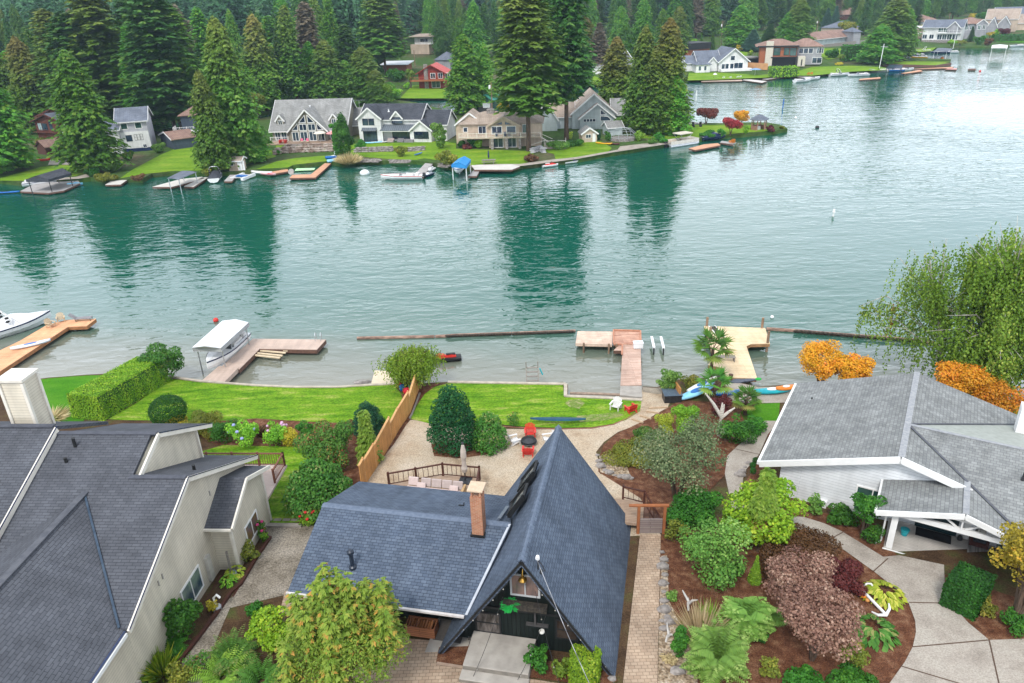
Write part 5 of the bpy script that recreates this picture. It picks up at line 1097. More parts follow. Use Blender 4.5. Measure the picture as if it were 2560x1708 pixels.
def hip(t, x0, x1, y0, y1, ze, zr, rm, over=.5, th=.15, wm=None, z0=0., inset=None):
    if wm: MB().box(x0, x1, y0, y1, z0, ze).build('wall', wm, t)
    X0, X1, Y0, Y1 = x0-over, x1+over, y0-over, y1+over; d = inset if inset is not None else (Y1-Y0)/2; ym = (Y0+Y1)/2
    if d*2 > X1-X0: d = (X1-X0)/2-.01
    a, b, c, e = (X0, Y0, ze), (X1, Y0, ze), (X1, Y1, ze), (X0, Y1, ze); p, q = (X0+d, ym, zr), (X1-d, ym, zr)
    MB().slab([a, b, q, p], th).slab([b, c, q], th).slab([c, e, p, q], th).slab([e, a, p], th).build('roof', rm, t)
def FR(c1, c2, m, n_, w=.9, h=.35): return brick(n_, c1, c2, m, w, h, .03, bump=.2, big=.3)
R_LG = FR((.23, .23, .22), (.29, .29, .28), (.17, .17, .17), 'light_grey_roof'); R_CH = FR((.05, .056, .07), (.075, .08, .095), (.03, .033, .04), 'charcoal_roof')
R_TAN = FR((.34, .27, .22), (.4, .33, .27), (.26, .2, .16), 'tan_roof'); R_BR = FR((.24, .15, .12), (.3, .2, .16), (.17, .1, .08), 'brown_roof'); R_BL = FR((.13, .15, .19), (.17, .19, .23), (.09, .1, .13), 'blue_grey_far_roof')
R_RED = mat('red_metal_roof', (.5, .1, .09), (.4, .08, .07), scale=1); R_GRN = brick('green_metal_roof', (.05, .25, .19), (.06, .28, .21), (.03, .16, .12), .5, 40, .02, off=0)
W_TAUPE = FR((.24, .22, .17), (.26, .24, .19), (.17, .155, .12), 'taupe_siding', 40, .25); W_WH = FR((.66, .66, .65), (.7, .7, .69), (.55, .55, .55), 'far_white_siding', 40, .3)
W_TAN = FR((.5, .4, .31), (.53, .43, .34), (.38, .3, .23), 'tan_siding', 40, .25); W_BLUE = FR((.44, .5, .5), (.47, .53, .53), (.34, .39, .4), 'pale_blue_siding', 40, .25)
W_RED = FR((.1, .035, .025), (.125, .045, .03), (.05, .016, .012), 'dark_red_siding', .3, 9); W_NAVY = FR((.06, .08, .11), (.07, .09, .125), (.04, .055, .075), 'slate_blue_siding', 40, .25); W_GR = FR((.3, .3, .32), (.33, .33, .35), (.22, .22, .24), 'grey_siding', 40, .25)
METR = brick('standing_seam', (.1, .12, .14), (.12, .14, .16), (.2, .22, .24), .5, 40, .04, off=0, rough=.4)
GL2 = glass('far_glass', (.01, .02, .045), (.04, .07, .1), .3)
# big grey house
t, f = hs('big grey house with a wall of triangular windows and two small dormers', (684, 353.5), (866, 349.5))
w = f.wd; RM = R_LG
gable(t, 0, w, 0, 14.4, 2.9, 8.9, W_TAUPE, R_LG, over=.6)
xa_, za_ = f.xz(759.5, 272, -1.6)
gx0, gx1 = f.xz(722, 320, -1.6)[0], f.xz(815, 320, -1.6)[0]; gxm = (gx0+gx1)/2
gable(t, gx0, gx1, -1.6, 6.5, 2.9, 7.6, W_TAUPE, R_LG, axis='y', over=.5)
for lab, ax_, bx in (('left', 691, 710), ('right', 825, 845)):
    a_, b_ = f.xz(ax_, 312, 1.0)[0], f.xz(bx, 312, 1.0)[0]
    gable(t, a_, b_, 1.2, 4.5, 4.9, 6.1, W_TAUPE, R_LG, axis='y', over=.25, z0=3.2)
    window(t, f, (a_+b_)/2-.45, (a_+b_)/2+.45, 3.75, 4.75, 1.2, TRIM, GL2, 1, w=.13)
c = gxm
for (x0_, x1_, z0_, z1_) in ((-3.9, -2.5, .3, 2.3), (-1.9, -.3, .3, 2.3), (.3, 1.9, .3, 2.3), (2.5, 3.9, .3, 2.3), (-1.9, -.25, 2.75, 4.1), (.25, 1.9, 2.75, 4.1)): window(t, f, c+x0_, c+x1_, z0_, z1_, -1.6, TRIM, GL2, 1, w=.14)
for s in (-1, 1):
    window(t, f, 0, 0, 0, 0, -1.6, TRIM, GL2, w=.16, shape=[(c+s*2.4, 2.75), (c+s*3.9, 2.75), (c+s*2.4, 4.35)][::s])
    window(t, f, 0, 0, 0, 0, -1.6, TRIM, GL2, w=.16, shape=[(c+s*.3, 4.5), (c+s*2.0, 4.5), (c+s*.3, 6.3)][::s])
for x in (1.2, 2.8, w-3.2, w-1.6): window(t, f, x-.5, x+.7, .4, 2.2, 0, TRIM, GL2, 1, w=.1)
MB().lathe([(.15, 0), (.13, .8), (.25, .85), (.25, 1.0)], (gxm, 2.5, 7.0), 8).build('vent_pipe', GEL, t)
gable(t, w, w+3.2, 7, 14, 2.7, 6.2, W_TAUPE, R_LG, over=.4, axis='x')
MB().tube([(w+1.5, 10, 5.5), (w+1.5, 10, 8)], .04, 5).bar((w-.3, 10, 8), (w+3.2, 10, 8), .05).bar((w+.3, 9.5, 8), (w+.3, 10.5, 8), .05).bar((w+2.3, 9.5, 8), (w+2.3, 10.5, 8), .05).build('aerial', STEEL, t)
pt = thing('patio_terrace', 'timber patio terrace with white railing in front of the big grey house', 'patio', f.w(0, -2, 0), f.a)
MB().box(-.3, w+.2, -3.2, 1.9, 0, .18).build('slab', DECKW, pt); railing(pt, [(-.3, 1.0, .1), (4.2, 1.0, .1)], 1.0, WHITE, bal=.3)
def umbrella(label, loc, c, h=2.3, r=1.5, tilt=0):
    t = thing('parasol', label, 'parasol', loc); MB().tube([(0, 0, 0), (0, 0, h+.3)], .04, 6).build('pole', WHITE, t)
    MB().lathe([(r, h-.25), (r*.98, h-.2), (r*.5, h+.12), (.02, h+.3)], n=10).build('canopy', c, t); return t
umbrella('cream parasol on the grey house patio left of the pink one', f.w(gxm+3.3, -3, .15), mat('cream_canvas', (.75, .68, .58)))
umbrella('pink parasol on the grey house patio right of the cream one', f.w(gxm+6.6, -3.6, .15), mat('pink_canvas', (.75, .3, .3), (.7, .25, .26)))
for i, (x, l_) in enumerate(((-1.0, 'left'), (.4, 'right'))):
    q = thing('sun_lounger', l_+' sun lounger with pink towel on the grey house patio', 'sun lounger', f.w(gxm+x, -4.0, .2), f.a+.3)
    MB().box(-.3, .3, -1.1, .5, .25, .32).build('bed', WD, q); MB().slab([(-.3, .5, .32), (.3, .5, .32), (.3, .95, .85), (-.3, .95, .85)], .06, (0, 1, -.5)).build('towel', mat('pink_towel', (.7, .15, .25)), q)
q = thing('garden_table', 'red patio table with benches on the left of the grey house patio', 'table', f.w(3.8, -3.8, .2), f.a)
MB().box(-.9, .9, -.4, .4, .7, .76).build('top', CR, q); MB().box(-.9, .9, -.9, -.6, .4, .45).box(-.9, .9, .6, .9, .4, .45).build('bench', CR, q); MB().box(-.7, -.6, -.8, .8, 0, .7).box(.6, .7, -.8, .8, 0, .7).build('leg', CR, q)
# white farmhouse
t, f = hs('white modern farmhouse with charcoal roof and black framed windows', (899, 354.5), (1078, 355))
X = lambda px, py=340, off=0: f.xz(px, py, off)[0]
xa0, xa1, xb1, xc1 = X(899), X(955), X(1043), X(1080)
gable(t, xa0+.1, xb1+.6, 1.4, 11, 5.2, 8.0, W_WH, R_CH, over=.45)
gable(t, xa0, xa1, 0, 6, 5.6, 7.9, W_WH, R_CH, axis='y', over=.4)
xm_ = X(993, 300, 1.3); gable(t, xm_-1.2, xm_+1.3, .9, 4, 5.6, 7.0, W_WH, R_CH, axis='y', over=.35, z0=4.0)
gable(t, xb1-.2, xc1+3.2, 1.6, 9.5, 4.0, 6.6, W_WH, R_CH, over=.4)
gable(t, X(1030), X(1080), -.6, 5, 3.0, 5.0, W_WH, R_CH, axis='y', over=.4)
MB().slab([(xa1-.2, -.6, 2.75), (X(1036), -.6, 2.75), (X(1036), 1.5, 3.9), (xa1+.3, 1.5, 3.9)], .12).build('porch_roof', METR, t)
MB().box(xa1, X(1034), -.55, -.4, 2.45, 2.7).box(xa1+.1, xa1+.4, -.55, -.3, 0, 2.5).box(X(1028)-.1, X(1028)+.2, -.55, -.3, 0, 2.5).build('porch_frame', WHITE, t)
window(t, f, xa0+1.2, xa0+2.5, 3.9, 5.3, 0, BLACK, GL2, 0, 1, w=.08); window(t, f, xa0+2.75, xa0+4.0, 3.9, 5.3, 0, BLACK, GL2, 0, 1, w=.08)
window(t, f, xa0+1.1, xa0+4.4, .15, 2.7, 0, BLACK, GLASS, 3, 0, w=.1); MB().slab([(xa0+.9, -.9, 2.7), (xa0+4.6, -.9, 2.7), (xa0+4.6, 0, 3.3), (xa0+.9, 0, 3.3)], .1).build('awning', METR, t)
window(t, f, xm_-1.2, xm_+1.4, 4.1, 5.5, .9, BLACK, GL2, 1, 1, w=.08)
window(t, f, xa1+2.2, xa1+6.8, .5, 2.3, 1.4, BLACK, GL2, 3, 0, w=.08)
window(t, f, X(1036)+.2, X(1076)-.3, .9, 2.4, -.6, BLACK, GL2, 2, 0, w=.09)
MB().lathe([(.3, 0), (.15, .3), (.15, .6), (.3, .65)], (X(970, 280, 3), 3.5, 6.4), 8).build('vent_pipe', GEL, t)
q = thing('patio_furniture', 'grey sofas and table set under the farmhouse porch roof', 'sofa set', f.w(xa1+3.5, -.2, 0), f.a)
MB().box(-2.2, -.6, -.4, .4, 0, .45).box(-2.2, -.6, .3, .5, .45, .8).build('sofa', CU2, q); MB().box(.3, 1.9, -.4, .4, 0, .45).box(.3, 1.9, .3, .5, .45, .8).build('sofa', GD, q); MB().box(2.3, 4.6, -1, .2, 0, .7).build('table', GD, q)
kayak('light blue kayak lying on the lawn in front of the farmhouse door', f.w(xa1-1.5, -1.8, 0), math.radians(-80), 4.0, .8, .3, LBLUE, WHITE)
kayak('white paddle board lying behind the light blue kayak at the farmhouse', f.w(xa1-.2, -1.2, 0), math.radians(-75), 3.6, .8, .2, WHITE, None, pit=False, name='paddle_board', cat='paddle board')
# tan house
t, f = hs('tan house with stone columns, long white-railed deck and hipped tan roof', (1148, 372), (1350, 368))
X = lambda px, py=340, off=0: f.xz(px, py, off)[0]
a0, a1, b1, c1, e1 = X(1150), X(1222), X(1222), X(1298), X(1352)
hip(t, a0, a1+6, 2.2, 12, 5.0, 7.0, R_TAN, over=.5, wm=W_TAN)
hip(t, c1-5, e1, 1.5, 11, 5.1, 6.9, R_TAN, over=.6, wm=W_TAN)
gable(t, a1, c1, 0, 9, 5.0, 6.8, W_TAN, R_TAN, W_TAN, axis='y', over=.5)
gable(t, a0-1.5, a0+5, 4.5, 12, 4.7, 7.1, W_TAN, R_TAN, axis='y', over=.3)
MB().box((a1+c1)/2-4.3, (a1+c1)/2-2.6, 6, 7.2, 5, 7.5).build('chimney', STONE, t)
cx = (a1+c1)/2
window(t, f, cx-2.6, cx-.5, 3.1, 4.6, 0, TRIM, GL2, 1, w=.12); window(t, f, cx+.7, cx+2.6, 3.1, 4.6, 0, TRIM, GL2, 0, w=.12)
window(t, f, 0, 0, 0, 0, 0, W_TAN, GL2, w=.08, shape=[(cx-2.1, 5.0), (cx-.25, 5.0), (cx-.25, 5.75)]); window(t, f, 0, 0, 0, 0, 0, W_TAN, GL2, w=.08, shape=[(cx+.25, 5.0), (cx+2.1, 5.0), (cx+.25, 5.75)])
window(t, f, a0+4.0, a0+5.6, 2.9, 4.4, 2.2, TRIM, GL2, 1, w=.1); window(t, f, a0+.6, a0+1.4, 3.3, 4.2, 2.2, TRIM, GL2, 0, w=.1); window(t, f, c1+.7, c1+1.8, 2.9, 4.7, 1.5, TRIM, GLASSG, 0, w=.1)
window(t, f, cx-2.4, cx-.3, .2, 2.1, -.02, TRIM, GL2, 1, w=.12); window(t, f, cx+.9, cx+2.6, .2, 2.1, -.02, TRIM, GL2, 1, w=.12)
dkk = thing('balcony_deck', 'long tan upper deck with white railing along the tan house', 'deck', f.w(a0, 0, 0), f.a)
l_ = lambda x, y, z: (x-a0, y, z)
MB().box(0, e1-a0, -1.6, 2.1, 2.35, 2.62).build('deck_floor', W_TAN, dkk)
railing(dkk, [l_(a0, -1.55, 2.6), l_(a1-.5, -1.55, 2.6)], .9, CREAMT, bal=.35); railing(dkk, [l_(a1-.3, -1.6, 2.6), l_(c1+.4, -1.6, 2.6)], .9, CREAMT, bal=.35); railing(dkk, [l_(c1+.5, -1.55, 2.6), l_(e1, -1.55, 2.6)], .9, CREAMT, bal=.35)
for px in (1231, 1267, 1300): x = X(px, 365, -1.4); MB().box(x-a0-.3, x-a0+.3, -1.6, -1.0, 0, 2.35).build('stone_column', STONE, dkk)
ld = thing('lower_deck', 'pale lower deck and staircase at the right end of the tan house', 'deck', f.w(e1+.3, -1, 0), f.a)
MB().box(.5, 5.2, -1.6, 1.2, 0, 1.0).build('deck_floor', mat('pale_deck', (.55, .46, .38)), ld); railing(ld, [(.5, -1.6, 1), (5.2, -1.6, 1), (5.2, 1.2, 1)], .8, CREAMT, bal=.4)
for i in range(6): MB().box(-.6+i*.35, -.2+i*.35, .2, 1.4, 2.3-i*.24, 2.4-i*.24).build('tread', CREAMT, ld)
MB().bar((-.8, .15, 3.3), (2.3, .15, 1.9), .08).bar((-2.6, -1.6, .9), (.5, -1.6, 1.9), .08).build('handrail', CREAMT, ld)
for i, (px, m_) in enumerate(((1240, NAVY), (1262, NAVY), (1272, GD))):
    q = thing('deck_chair', ('leftmost', 'middle', 'rightmost')[i]+' of three dark seats on the central tan house deck', 'chair', f.w(X(px, 338, -1), -.9, 2.62), f.a, 'seats on the tan house deck')
    MB().box(-.3, .3, -.3, .3, .1, .45).build('seat', m_, q); MB().slab([(-.3, .3, .4), (.3, .3, .4), (.3, .42, .95), (-.3, .42, .95)], .08, (0, 1, 0)).build('back', m_, q)
# pale blue house
t, f = hs('pale blue house with two white-edged gables and skylights behind the fir trunks', (1440, 325), (1540, 322))
w = f.wd; X = lambda px, py=300, off=0: f.xz(px, py, off)[0]
gable(t, X(1430, 300, 1.5), X(1538, 300, 1.5), 1.5, 14, 3.9, 8.3, W_BLUE, R_TAN, axis='y', over=.5)
gable(t, X(1450), X(1536), 0, 5, 2.9, 6.2, W_BLUE, R_TAN, axis='y', over=.5)
gable(t, X(1340, 300, 3), X(1434, 300, 3), 2.5, 9, 3.2, 6.0, W_BLUE, R_TAN, over=.4)
gable(t, X(1335, 300, 3), X(1392, 300, 3), -.5, 8, 3.0, 7.0, W_BLUE, R_TAN, axis='y', over=.4)
gable(t, X(1532, 300, 5), X(1560, 300, 5), 5, 12, 3.0, 6.2, W_BLUE, R_LG, over=.4)
for i in range(4): x = X(1462+i*7.5); window(t, f, x-.25, x+.35, 1.9, 2.5, 0, TRIM, GL2, 0, w=.07)
xw0, xw1 = X(1501), X(1526); window(t, f, 0, 0, 0, 0, 0, TRIM, GL2, w=.1, shape=[(xw0, 2.0), (xw1, 2.0), (xw1, 2.4), (xw1-.7, 3.0), (xw0, 3.15)]); window(t, f, 0, 0, 0, 0, 0, TRIM, GL2, w=.1, shape=[(xw0, 3.5), (xw1-.9, 3.5), (xw0, 4.7)])
for (x, y, z) in ((X(1448, 260, 6), 6, 6.4), (X(1441, 260, 6), 6, 5.9)): MB().slab([(x, y, z), (x+.25, y, z+.27), (x+.25, y+1.3, z+.27), (x, y+1.3, z)], .1, (0, 0, 1)).build('skylight', TRIM, t)
# small buildings
def shed(label, A, B, ze, zr, wm, rm, d=3., axis='y', z=ZP, name='shed', tm=TRIM, over=.3):
    t, f = hs(label, A, B, z, name, 'shed'); gable(t, 0, f.wd, 0, d, ze, zr, wm, rm, tm, axis=axis, over=over); return t, f
t, f = shed('tan garden shed with white door and small window beside the fir trunk', (1455, 357), (1492, 355), 2.1, 3.3, W_TAN, R_LG, 3.6, 'y')
window(t, f, .9, 2.0, 1.0, 1.7, 0, TRIM, GL2, 1, w=.08); MB().box(2.4, 3.1, -.06, 0, 0, 1.95).build('door', WHITE, t)
shed('pale blue shed with grey roof behind the glass greenhouse', (1520, 340), (1556, 337), 2.0, 3.1, W_BLUE, R_LG, 3.5, 'x')
gh = thing('greenhouse', 'domed greenhouse of thin pale frames beside the garden shed', 'greenhouse', G(1556, 350, ZP), .1)
m = MB(); gr_ = 3.0
for k in range(9):
    a = k*math.pi/4.5; m.tube([(gr_*math.cos(a), gr_*.8*math.sin(a), 0), (gr_*math.cos(a), gr_*.8*math.sin(a), 1.5), (gr_*.6*math.cos(a), gr_*.5*math.sin(a), 2.5), (0, 0, 2.8)], .05, 5)
for z_, s in ((.8, 1), (1.5, 1), (2.5, .6)):
    for k in range(9): a, b = k*math.pi/4.5, (k+1)*math.pi/4.5; m.bar((gr_*s*math.cos(a), gr_*.8*s*math.sin(a), z_), (gr_*s*math.cos(b), gr_*.8*s*math.sin(b), z_), .06)
m.build('frame', mat('grey_alu', (.4, .44, .45)), gh); MB().lathe([(gr_*.95, 0), (gr_*.95, .5)], n=9).build('base_wall', STONE, gh)
t, f = shed('slate blue boathouse shed with brown roof and white corner trim on the left lawn', (405, 362), (436, 375), 2.5, 3.7, W_NAVY, R_BR, 5.5, 'y')
t, f = hs('slate blue house with brown roof and white upper balcony above the left lawn', (470, 358), (560, 352)); w = f.wd
hip(t, -1, w, 2, 10, 6.4, 8.6, R_BR, wm=W_NAVY); MB().box(-2.5, w, -1.2, 2, 2.6, 2.9).build('balcony', WHITE, t); railing(t, [(-2.5, 1.9, 2.9), (-2.5, -1.2, 2.9), (w, -1.2, 2.9)], 1.1, WHITE, bal=.4)
for x in (-2.4, 1, 4.5): MB().box(x-.15, x+.15, -1.2, -.9, 0, 2.6).build('post', WHITE, t)
window(t, f, 1.2, 3.2, .4, 2.1, 2, TRIM, GL2, 1, w=.14)
MB().box(3.4, 6.5, -1.5, 0, 0, 1.1).build('hot_tub', W_RED, t)
t, f = shed('beige garden shed with white double doors under the two tall cedars', (574, 428), (606, 427), 2.2, 2.7, W_TAN, R_TAN, 2.6, 'x')
MB().box(1.9, 2.8, -.06, 0, .1, 2.0).box(2.9, 3.3, -.06, 0, .1, 2.0).build('door', WHITE, t); window(t, f, .4, 1.0, 1.1, 1.8, 0, TRIM, GL2, 0, w=.08)
# red-brown house far left and pale two-storey house behind the big cedar
t, f = hs('dark red-brown house with low grey gable roof at the far left', (98, 346), (170, 350)); w = f.wd
gable(t, -2.2, w+2, 3, 14, 5.4, 7.8, W_RED, R_BL, W_RED, axis='y', over=.6); gable(t, 0, w, 0, 8, 4.7, 6.6, W_RED, R_BL, W_RED, axis='y', over=.8)
window(t, f, 1.0, 2.4, 2.2, 4.0, 0, W_RED, mat('pale_reflection_glass', (.35, .45, .45), (.2, .28, .3), rough=.1), 1, w=.08); window(t, f, 2.6, 4.6, 2.2, 4.0, 0, W_RED, GL2, 0, w=.08); window(t, f, 5.4, 6.6, 2.6, 4.6, 0, W_RED, GL2, 0, w=.08)
window(t, f, -1.4, -.2, 4.4, 5.1, 3, TRIM, _M['pale_reflection_glass'], 1, w=.1); MB().box(-.5, w, -.9, 0, 1.7, 1.85).bar((-.5, -.85, 2.5), (w, -.85, 2.5), .08).build('balcony', W_RED, t)
t, f = hs('two-storey pale grey and white house behind the big left cedar', (168, 395), (374, 378)); w = f.wd
X = lambda px, py=350, off=0: f.xz(px, py, off)[0]
gable(t, X(300), X(374), 1, 10, 7.2, 9.6, FR((.42, .42, .46), (.45, .45, .49), (.34, .34, .38), 'lilac_grey_siding', 40, .3), R_BL, axis='x', over=.5)
MB().box(X(302), X(374)-.0, .96, 1.0, .8, 4.6).build('lower_wall', W_WH, t); MB().box(X(302), X(374), .9, 1.0, 0, .8).build('plinth', NAVY, t)
gable(t, X(168), X(300), 0, 8, 5.6, 7.2, W_WH, R_BL, over=.5)
for px in (317, 353): x = X(px); window(t, f, x-.7, x+.6, 5.3, 6.5, 1, TRIM, GLASSG, 0, w=.14)
x = X(347); 
for i in range(3): window(t, f, x-.9+i*.65, x-.45+i*.65, 2.6, 3.9, 1, BLACK, GL2, 0, 1, w=.06)
window(t, f, X(322)-.6, X(322)+.6, 2.5, 3.8, .96, BLACK, GL2, 1, w=.07); window(t, f, X(358)-.4, X(358)+.3, .8, 1.5, .95, TRIM, GL2, 1, w=.07)
MB().box(X(180), X(205), -2.6, 0, 2.6, 2.8).build('porch_roof', R_BL, t); MB().box(X(190)-.2, X(190)+.2, -2.4, -2.0, 0, 2.6).build('porch_post', WHITE, t); MB().box(X(192), X(215), -.1, 0, .1, 2.4).build('garage_opening', BLACK, t)
shed('brown hipped hut between the cedar and the path at the far left', (96, 385), (118, 388), 2.0, 3.3, BROWNW, R_BR, 4, 'y', tm=BROWNW)
def flag(label, loc, ang):
    t = thing('flag', label, 'flag', loc); MB().tube([(0, 0, 0), (-.4, 0, 1.4)], .03, 5).build('pole', WHITE, t)
    MB().slab([(-.38, 0, 1.3), (.15, 0, .9), (.3, 0, -.6), (-.05, 0, -.35)], .02, (0, 1, 0)).build('cloth', brick('striped_flag', (.65, .6, .6), (.55, .05, .08), (.4, .2, .25), 3, .22, .01, off=0), t)
    MB().slab([(-.38, -.03, 1.32), (-.05, -.03, 1.1), (-.0, -.03, .45), (-.2, -.03, .6)], .02, (0, -1, 0)).build('canton', NAVY, t)
flag('striped red and white flag hanging at the porch left of the big cedar', G(203, 388, 1.4), 0); flag('striped red and white flag at the right corner of the pale two-storey house', G(374, 340, 3.2), 0)
# boathouse with green metal roof, pole, hoop
t, f = shed('green boathouse with green metal roof beyond the tan house', (1192, 283), (1236, 283), 3.4, 5.2, mat('green_wall', (.02, .09, .07)), R_GRN, 9, 'y', name='boathouse', tm=R_GRN)
MB().box(.6, f.wd-.6, -.05, 0, 0, 2.9).build('door_opening', GD, t)
bh = thing('basketball_hoop', 'white-framed basketball hoop in front of the green boathouse', 'basketball hoop', G(1217, 292, ZP)); MB().tube([(0, 0, 0), (0, 0, 3)], .08, 6).build('pole', DARKM, bh); MB().box(-.9, .9, -.1, -.05, 2.5, 3.6).build('backboard', mat('clear_board', (.45, .5, .52)), bh)
MB().bar((-.9, -.15, 2.5), (.9, -.15, 2.5), .08).bar((-.9, -.15, 3.6), (.9, -.15, 3.6), .08).bar((-.9, -.15, 2.5), (-.9, -.15, 3.6), .08).bar((.9, -.15, 2.5), (.9, -.15, 3.6), .08).bar((-.3, -.15, 2.7), (.3, -.15, 2.7), .06).bar((-.3, -.15, 3.15), (.3, -.15, 3.15), .06).build('frame', WHITE, bh)
def pole(label, base, top_y, onM=False, tr=True, arm=True, z=ZP, m=PILE):
    b = M(*base) if onM else G(*base, z); h = hgt(b, top_y); t = thing('utility_pole', label, 'utility pole', b)
    MB().tube([(0, 0, 0), (0, 0, h)], [.2, .13], 7).build('pole', m, t)
    if tr: MB().lathe([(.28, h*.78), (.3, h*.78+.1), (.3, h*.78+1), (.15, h*.78+1.1)], (-.45, 0, 0), 8).build('transformer', GEL, t)
    if arm: MB().bar((-1.1, 0, h-.6), (1.1, 0, h-.6), .12).build('crossarm', m, t)
    return t
pole('wooden utility pole with white transformer beside the green boathouse', (1231, 288), 204, arm=False)
pole('tall bare wooden pole in front of the dark wood left of the red house', (1038, 168), 125, True, False, False); pole('wooden pole left of the red cabin roof edge', (1087, 170), 147, True, False, False)
pole('brown utility pole with small transformer beside the far forest road', (1802, 118), 52, True); pole('grey utility pole with transformers above the long low far house', (2042, 80), 52, True, True, True)
pole('bare pale pole behind the grey far house', (2453, 30), -10, True, False, False); pole('grey utility pole with crossarm behind the far white house', (2371, 57), 32, True, False, True)
# red cabin group across the channel
def mh(label, A, B, name='house', cat='house'):
    a, b = M(*A), M(*B); b[2] = a[2]; f = Fr(a, b); return thing(name, label, cat, a, f.a), f
t, f = mh('red cabin with red metal roof, stone chimney and deck across the channel', (1042, 222), (1120, 222)); w = f.wd
gable(t, 1, w-1, 0, 10, 5.4, 7.8, mat('barn_red', (.25, .03, .02), (.2, .025, .018)), R_RED, _M['barn_red'], axis='x', over=.8) if 0 else None
gable(t, 1, w-1, 0, 10, 5.6, 8.2, mat('barn_red', (.25, .03, .02), (.2, .025, .018)), R_RED, _M['barn_red'], axis='y', over=.9)
MB().box(-1.5, w+.5, -2.6, 0, 2.7, 3.1).build('deck_floor', mat('rust_deck', (.35, .12, .05)), t); railing(t, [(-1.5, -2.6, 3.1), (w+.5, -2.6, 3.1)], 1.1, _M['rust_deck'], bal=.6)
MB().box(3.2, 4.6, -.5, .3, 0, 8.4).build('chimney', STONE, t)
for x in (5.6, 8.4, 11): window(t, f, x, x+1.6, 3.5, 5.2, 0, TRIM, GL2, 1, w=.14)
window(t, f, w*.5, w*.5+3, .3, 2.4, 0, TRIM, GL2, 1, w=.12)
t, f = mh('grey-roofed house peeking out behind the red cabin', (1090, 178), (1126, 180)); hip(t, 0, f.wd, 0, 8, 4.5, 7.5, R_BL, wm=W_GR); hip(t, 5, f.wd+4, 8, 16, 6.5, 9, R_LG, wm=W_GR)
t, f = mh('long low white-roofed house behind the tall fir trunk', (958, 178), (1018, 180)); MB().box(0, f.wd, 0, 7, 0, 2.6).build('wall', mat('rust_wall', (.3, .1, .05)), t); MB().slab([(-1, -1, 2.6), (f.wd+1, -1, 2.6), (f.wd+1, 8, 3.4), (-1, 8, 3.4)], .2).build('roof', mat('bright_flat_roof', (.7, .72, .75), (.6, .62, .66)), t)
t, f = mh('tan two-storey house with pale band in the dark wood', (1028, 136), (1074, 138)); MB().box(0, f.wd, 0, 9, 0, 4.5).build('wall', W_TAN, t); MB().box(2, f.wd+2, 1, 9, 4.5, 7.6).build('upper_wall', W_WH, t); MB().slab([(0, -1, 8.2), (f.wd+3, -1, 8.2), (f.wd+3, 9, 9.0), (0, 9, 9.0)], .3).build('roof', R_TAN, t); window(t, f, f.wd*.5, f.wd*.9, 5.6, 7.0, 1, TRIM, GL2, 3, w=.2)
t, f = mh('small dark red house behind the cedar left of the tall firs', (1228, 118), (1246, 118)); hip(t, 0, f.wd+2, 0, 7, 3, 5, R_LG, wm=W_RED)
t, f = mh('pale grey house partly hidden behind the brown cedar', (1545, 185), (1580, 182)); gable(t, 0, f.wd, 0, 9, 5.2, 9, W_GR, R_LG, axis='y')
t, f = mh('white garage beyond the second fir beside the small far lawn', (1475, 186), (1505, 186)); gable(t, 0, f.wd, 0, 8, 3, 4.6, W_WH, R_LG)
# right far shore houses
t, f = mh('white gabled house with blue-grey roof and fan windows on the far right shore', (1722, 182), (1862, 176)); w = f.wd; X = lambda px, py=165, off=0: f.xz(px, py, off)[0]
gable(t, X(1797, 165), w+1, 0, 15, 3.8, 8.4, W_WH, R_BL, axis='y', over=.7); gable(t, X(1745, 165, 3), X(1800, 165, 3), 3, 14, 3.6, 7.4, W_WH, R_BL, axis='x', over=.5)
gable(t, 0, X(1760), 4, 12, 3.4, 5.8, W_WH, R_BL, over=.5); gable(t, X(1770, 165), X(1796, 165), 1, 7, 3.2, 5.4, W_WH, R_BL, axis='y', over=.5); hip(t, 2.4, 8, -1.5, 4, 3.0, 4.4, R_BL, wm=W_WH)
for px in (1808, 1816, 1829): x = X(px); window(t, f, x-.6, x+.9, .9, 2.7, 0, TRIM, GL2, 0, w=.12)
x = X(1829); window(t, f, x-.6, x+1, 4.0, 5.6, 0, TRIM, GL2, 0, w=.12); x = X(1843); window(t, f, x-1.4, x+2.2, .3, 2.9, 0, TRIM, GL2, 1, w=.12)
for x in (3.4, 5.6): window(t, f, x, x+.9, .8, 2.4, -1.5, TRIM, GL2, 0, w=.1)
MB().box(X(1800), w+2, -2.2, 0, 0, .9).build('deck', WHITE, t)
t, f = mh('modern black and orange house with tall white chimney on the far right shore', (1896, 166), (2012, 168)); w = f.wd; X = lambda px, py=150, off=0: f.xz(px, py, off)[0]
WRU = mat('rust_panel', (.36, .12, .05), (.28, .09, .04)); MB().box(0, X(1912), 0, 10, 0, 7.2).build('wall', WRU, t); MB().box(X(1912), X(1930), -1, 1, 0, 9.4).build('chimney', mat('cream_render', (.6, .55, .46)), t)
MB().box(X(1930), X(1990), 0, 10, 3.6, 7.4).build('upper_wall', WRU, t); MB().box(X(1926), X(1990), 1.2, 10, 0, 3.6).build('lower_wall', BLACK, t)
window(t, f, X(1932), X(1948), 4.2, 6.8, 0, BLACK, GLASSG, 0, w=.15); window(t, f, X(1958), X(1970), 4.2, 6.8, 0, BLACK, GLASSG, 0, w=.15); window(t, f, X(1973), X(1988), 4.0, 6.8, 0, BLACK, GLASSG, 1, w=.15)
MB().box(-1, X(1994), -1.2, -.2, 7.3, 7.8).build('fascia', BLACK, t); MB().box(X(1926), X(1990), -1.2, 0, 3.2, 3.6).build('balcony', BLACK, t)
hip(t, -1, X(1992), 0, 12, 7.6, 10, R_BR, over=.8); hip(t, X(1975), X(2056), 5, 15, 7.0, 9.8, R_BR, over=.6, wm=W_GR)
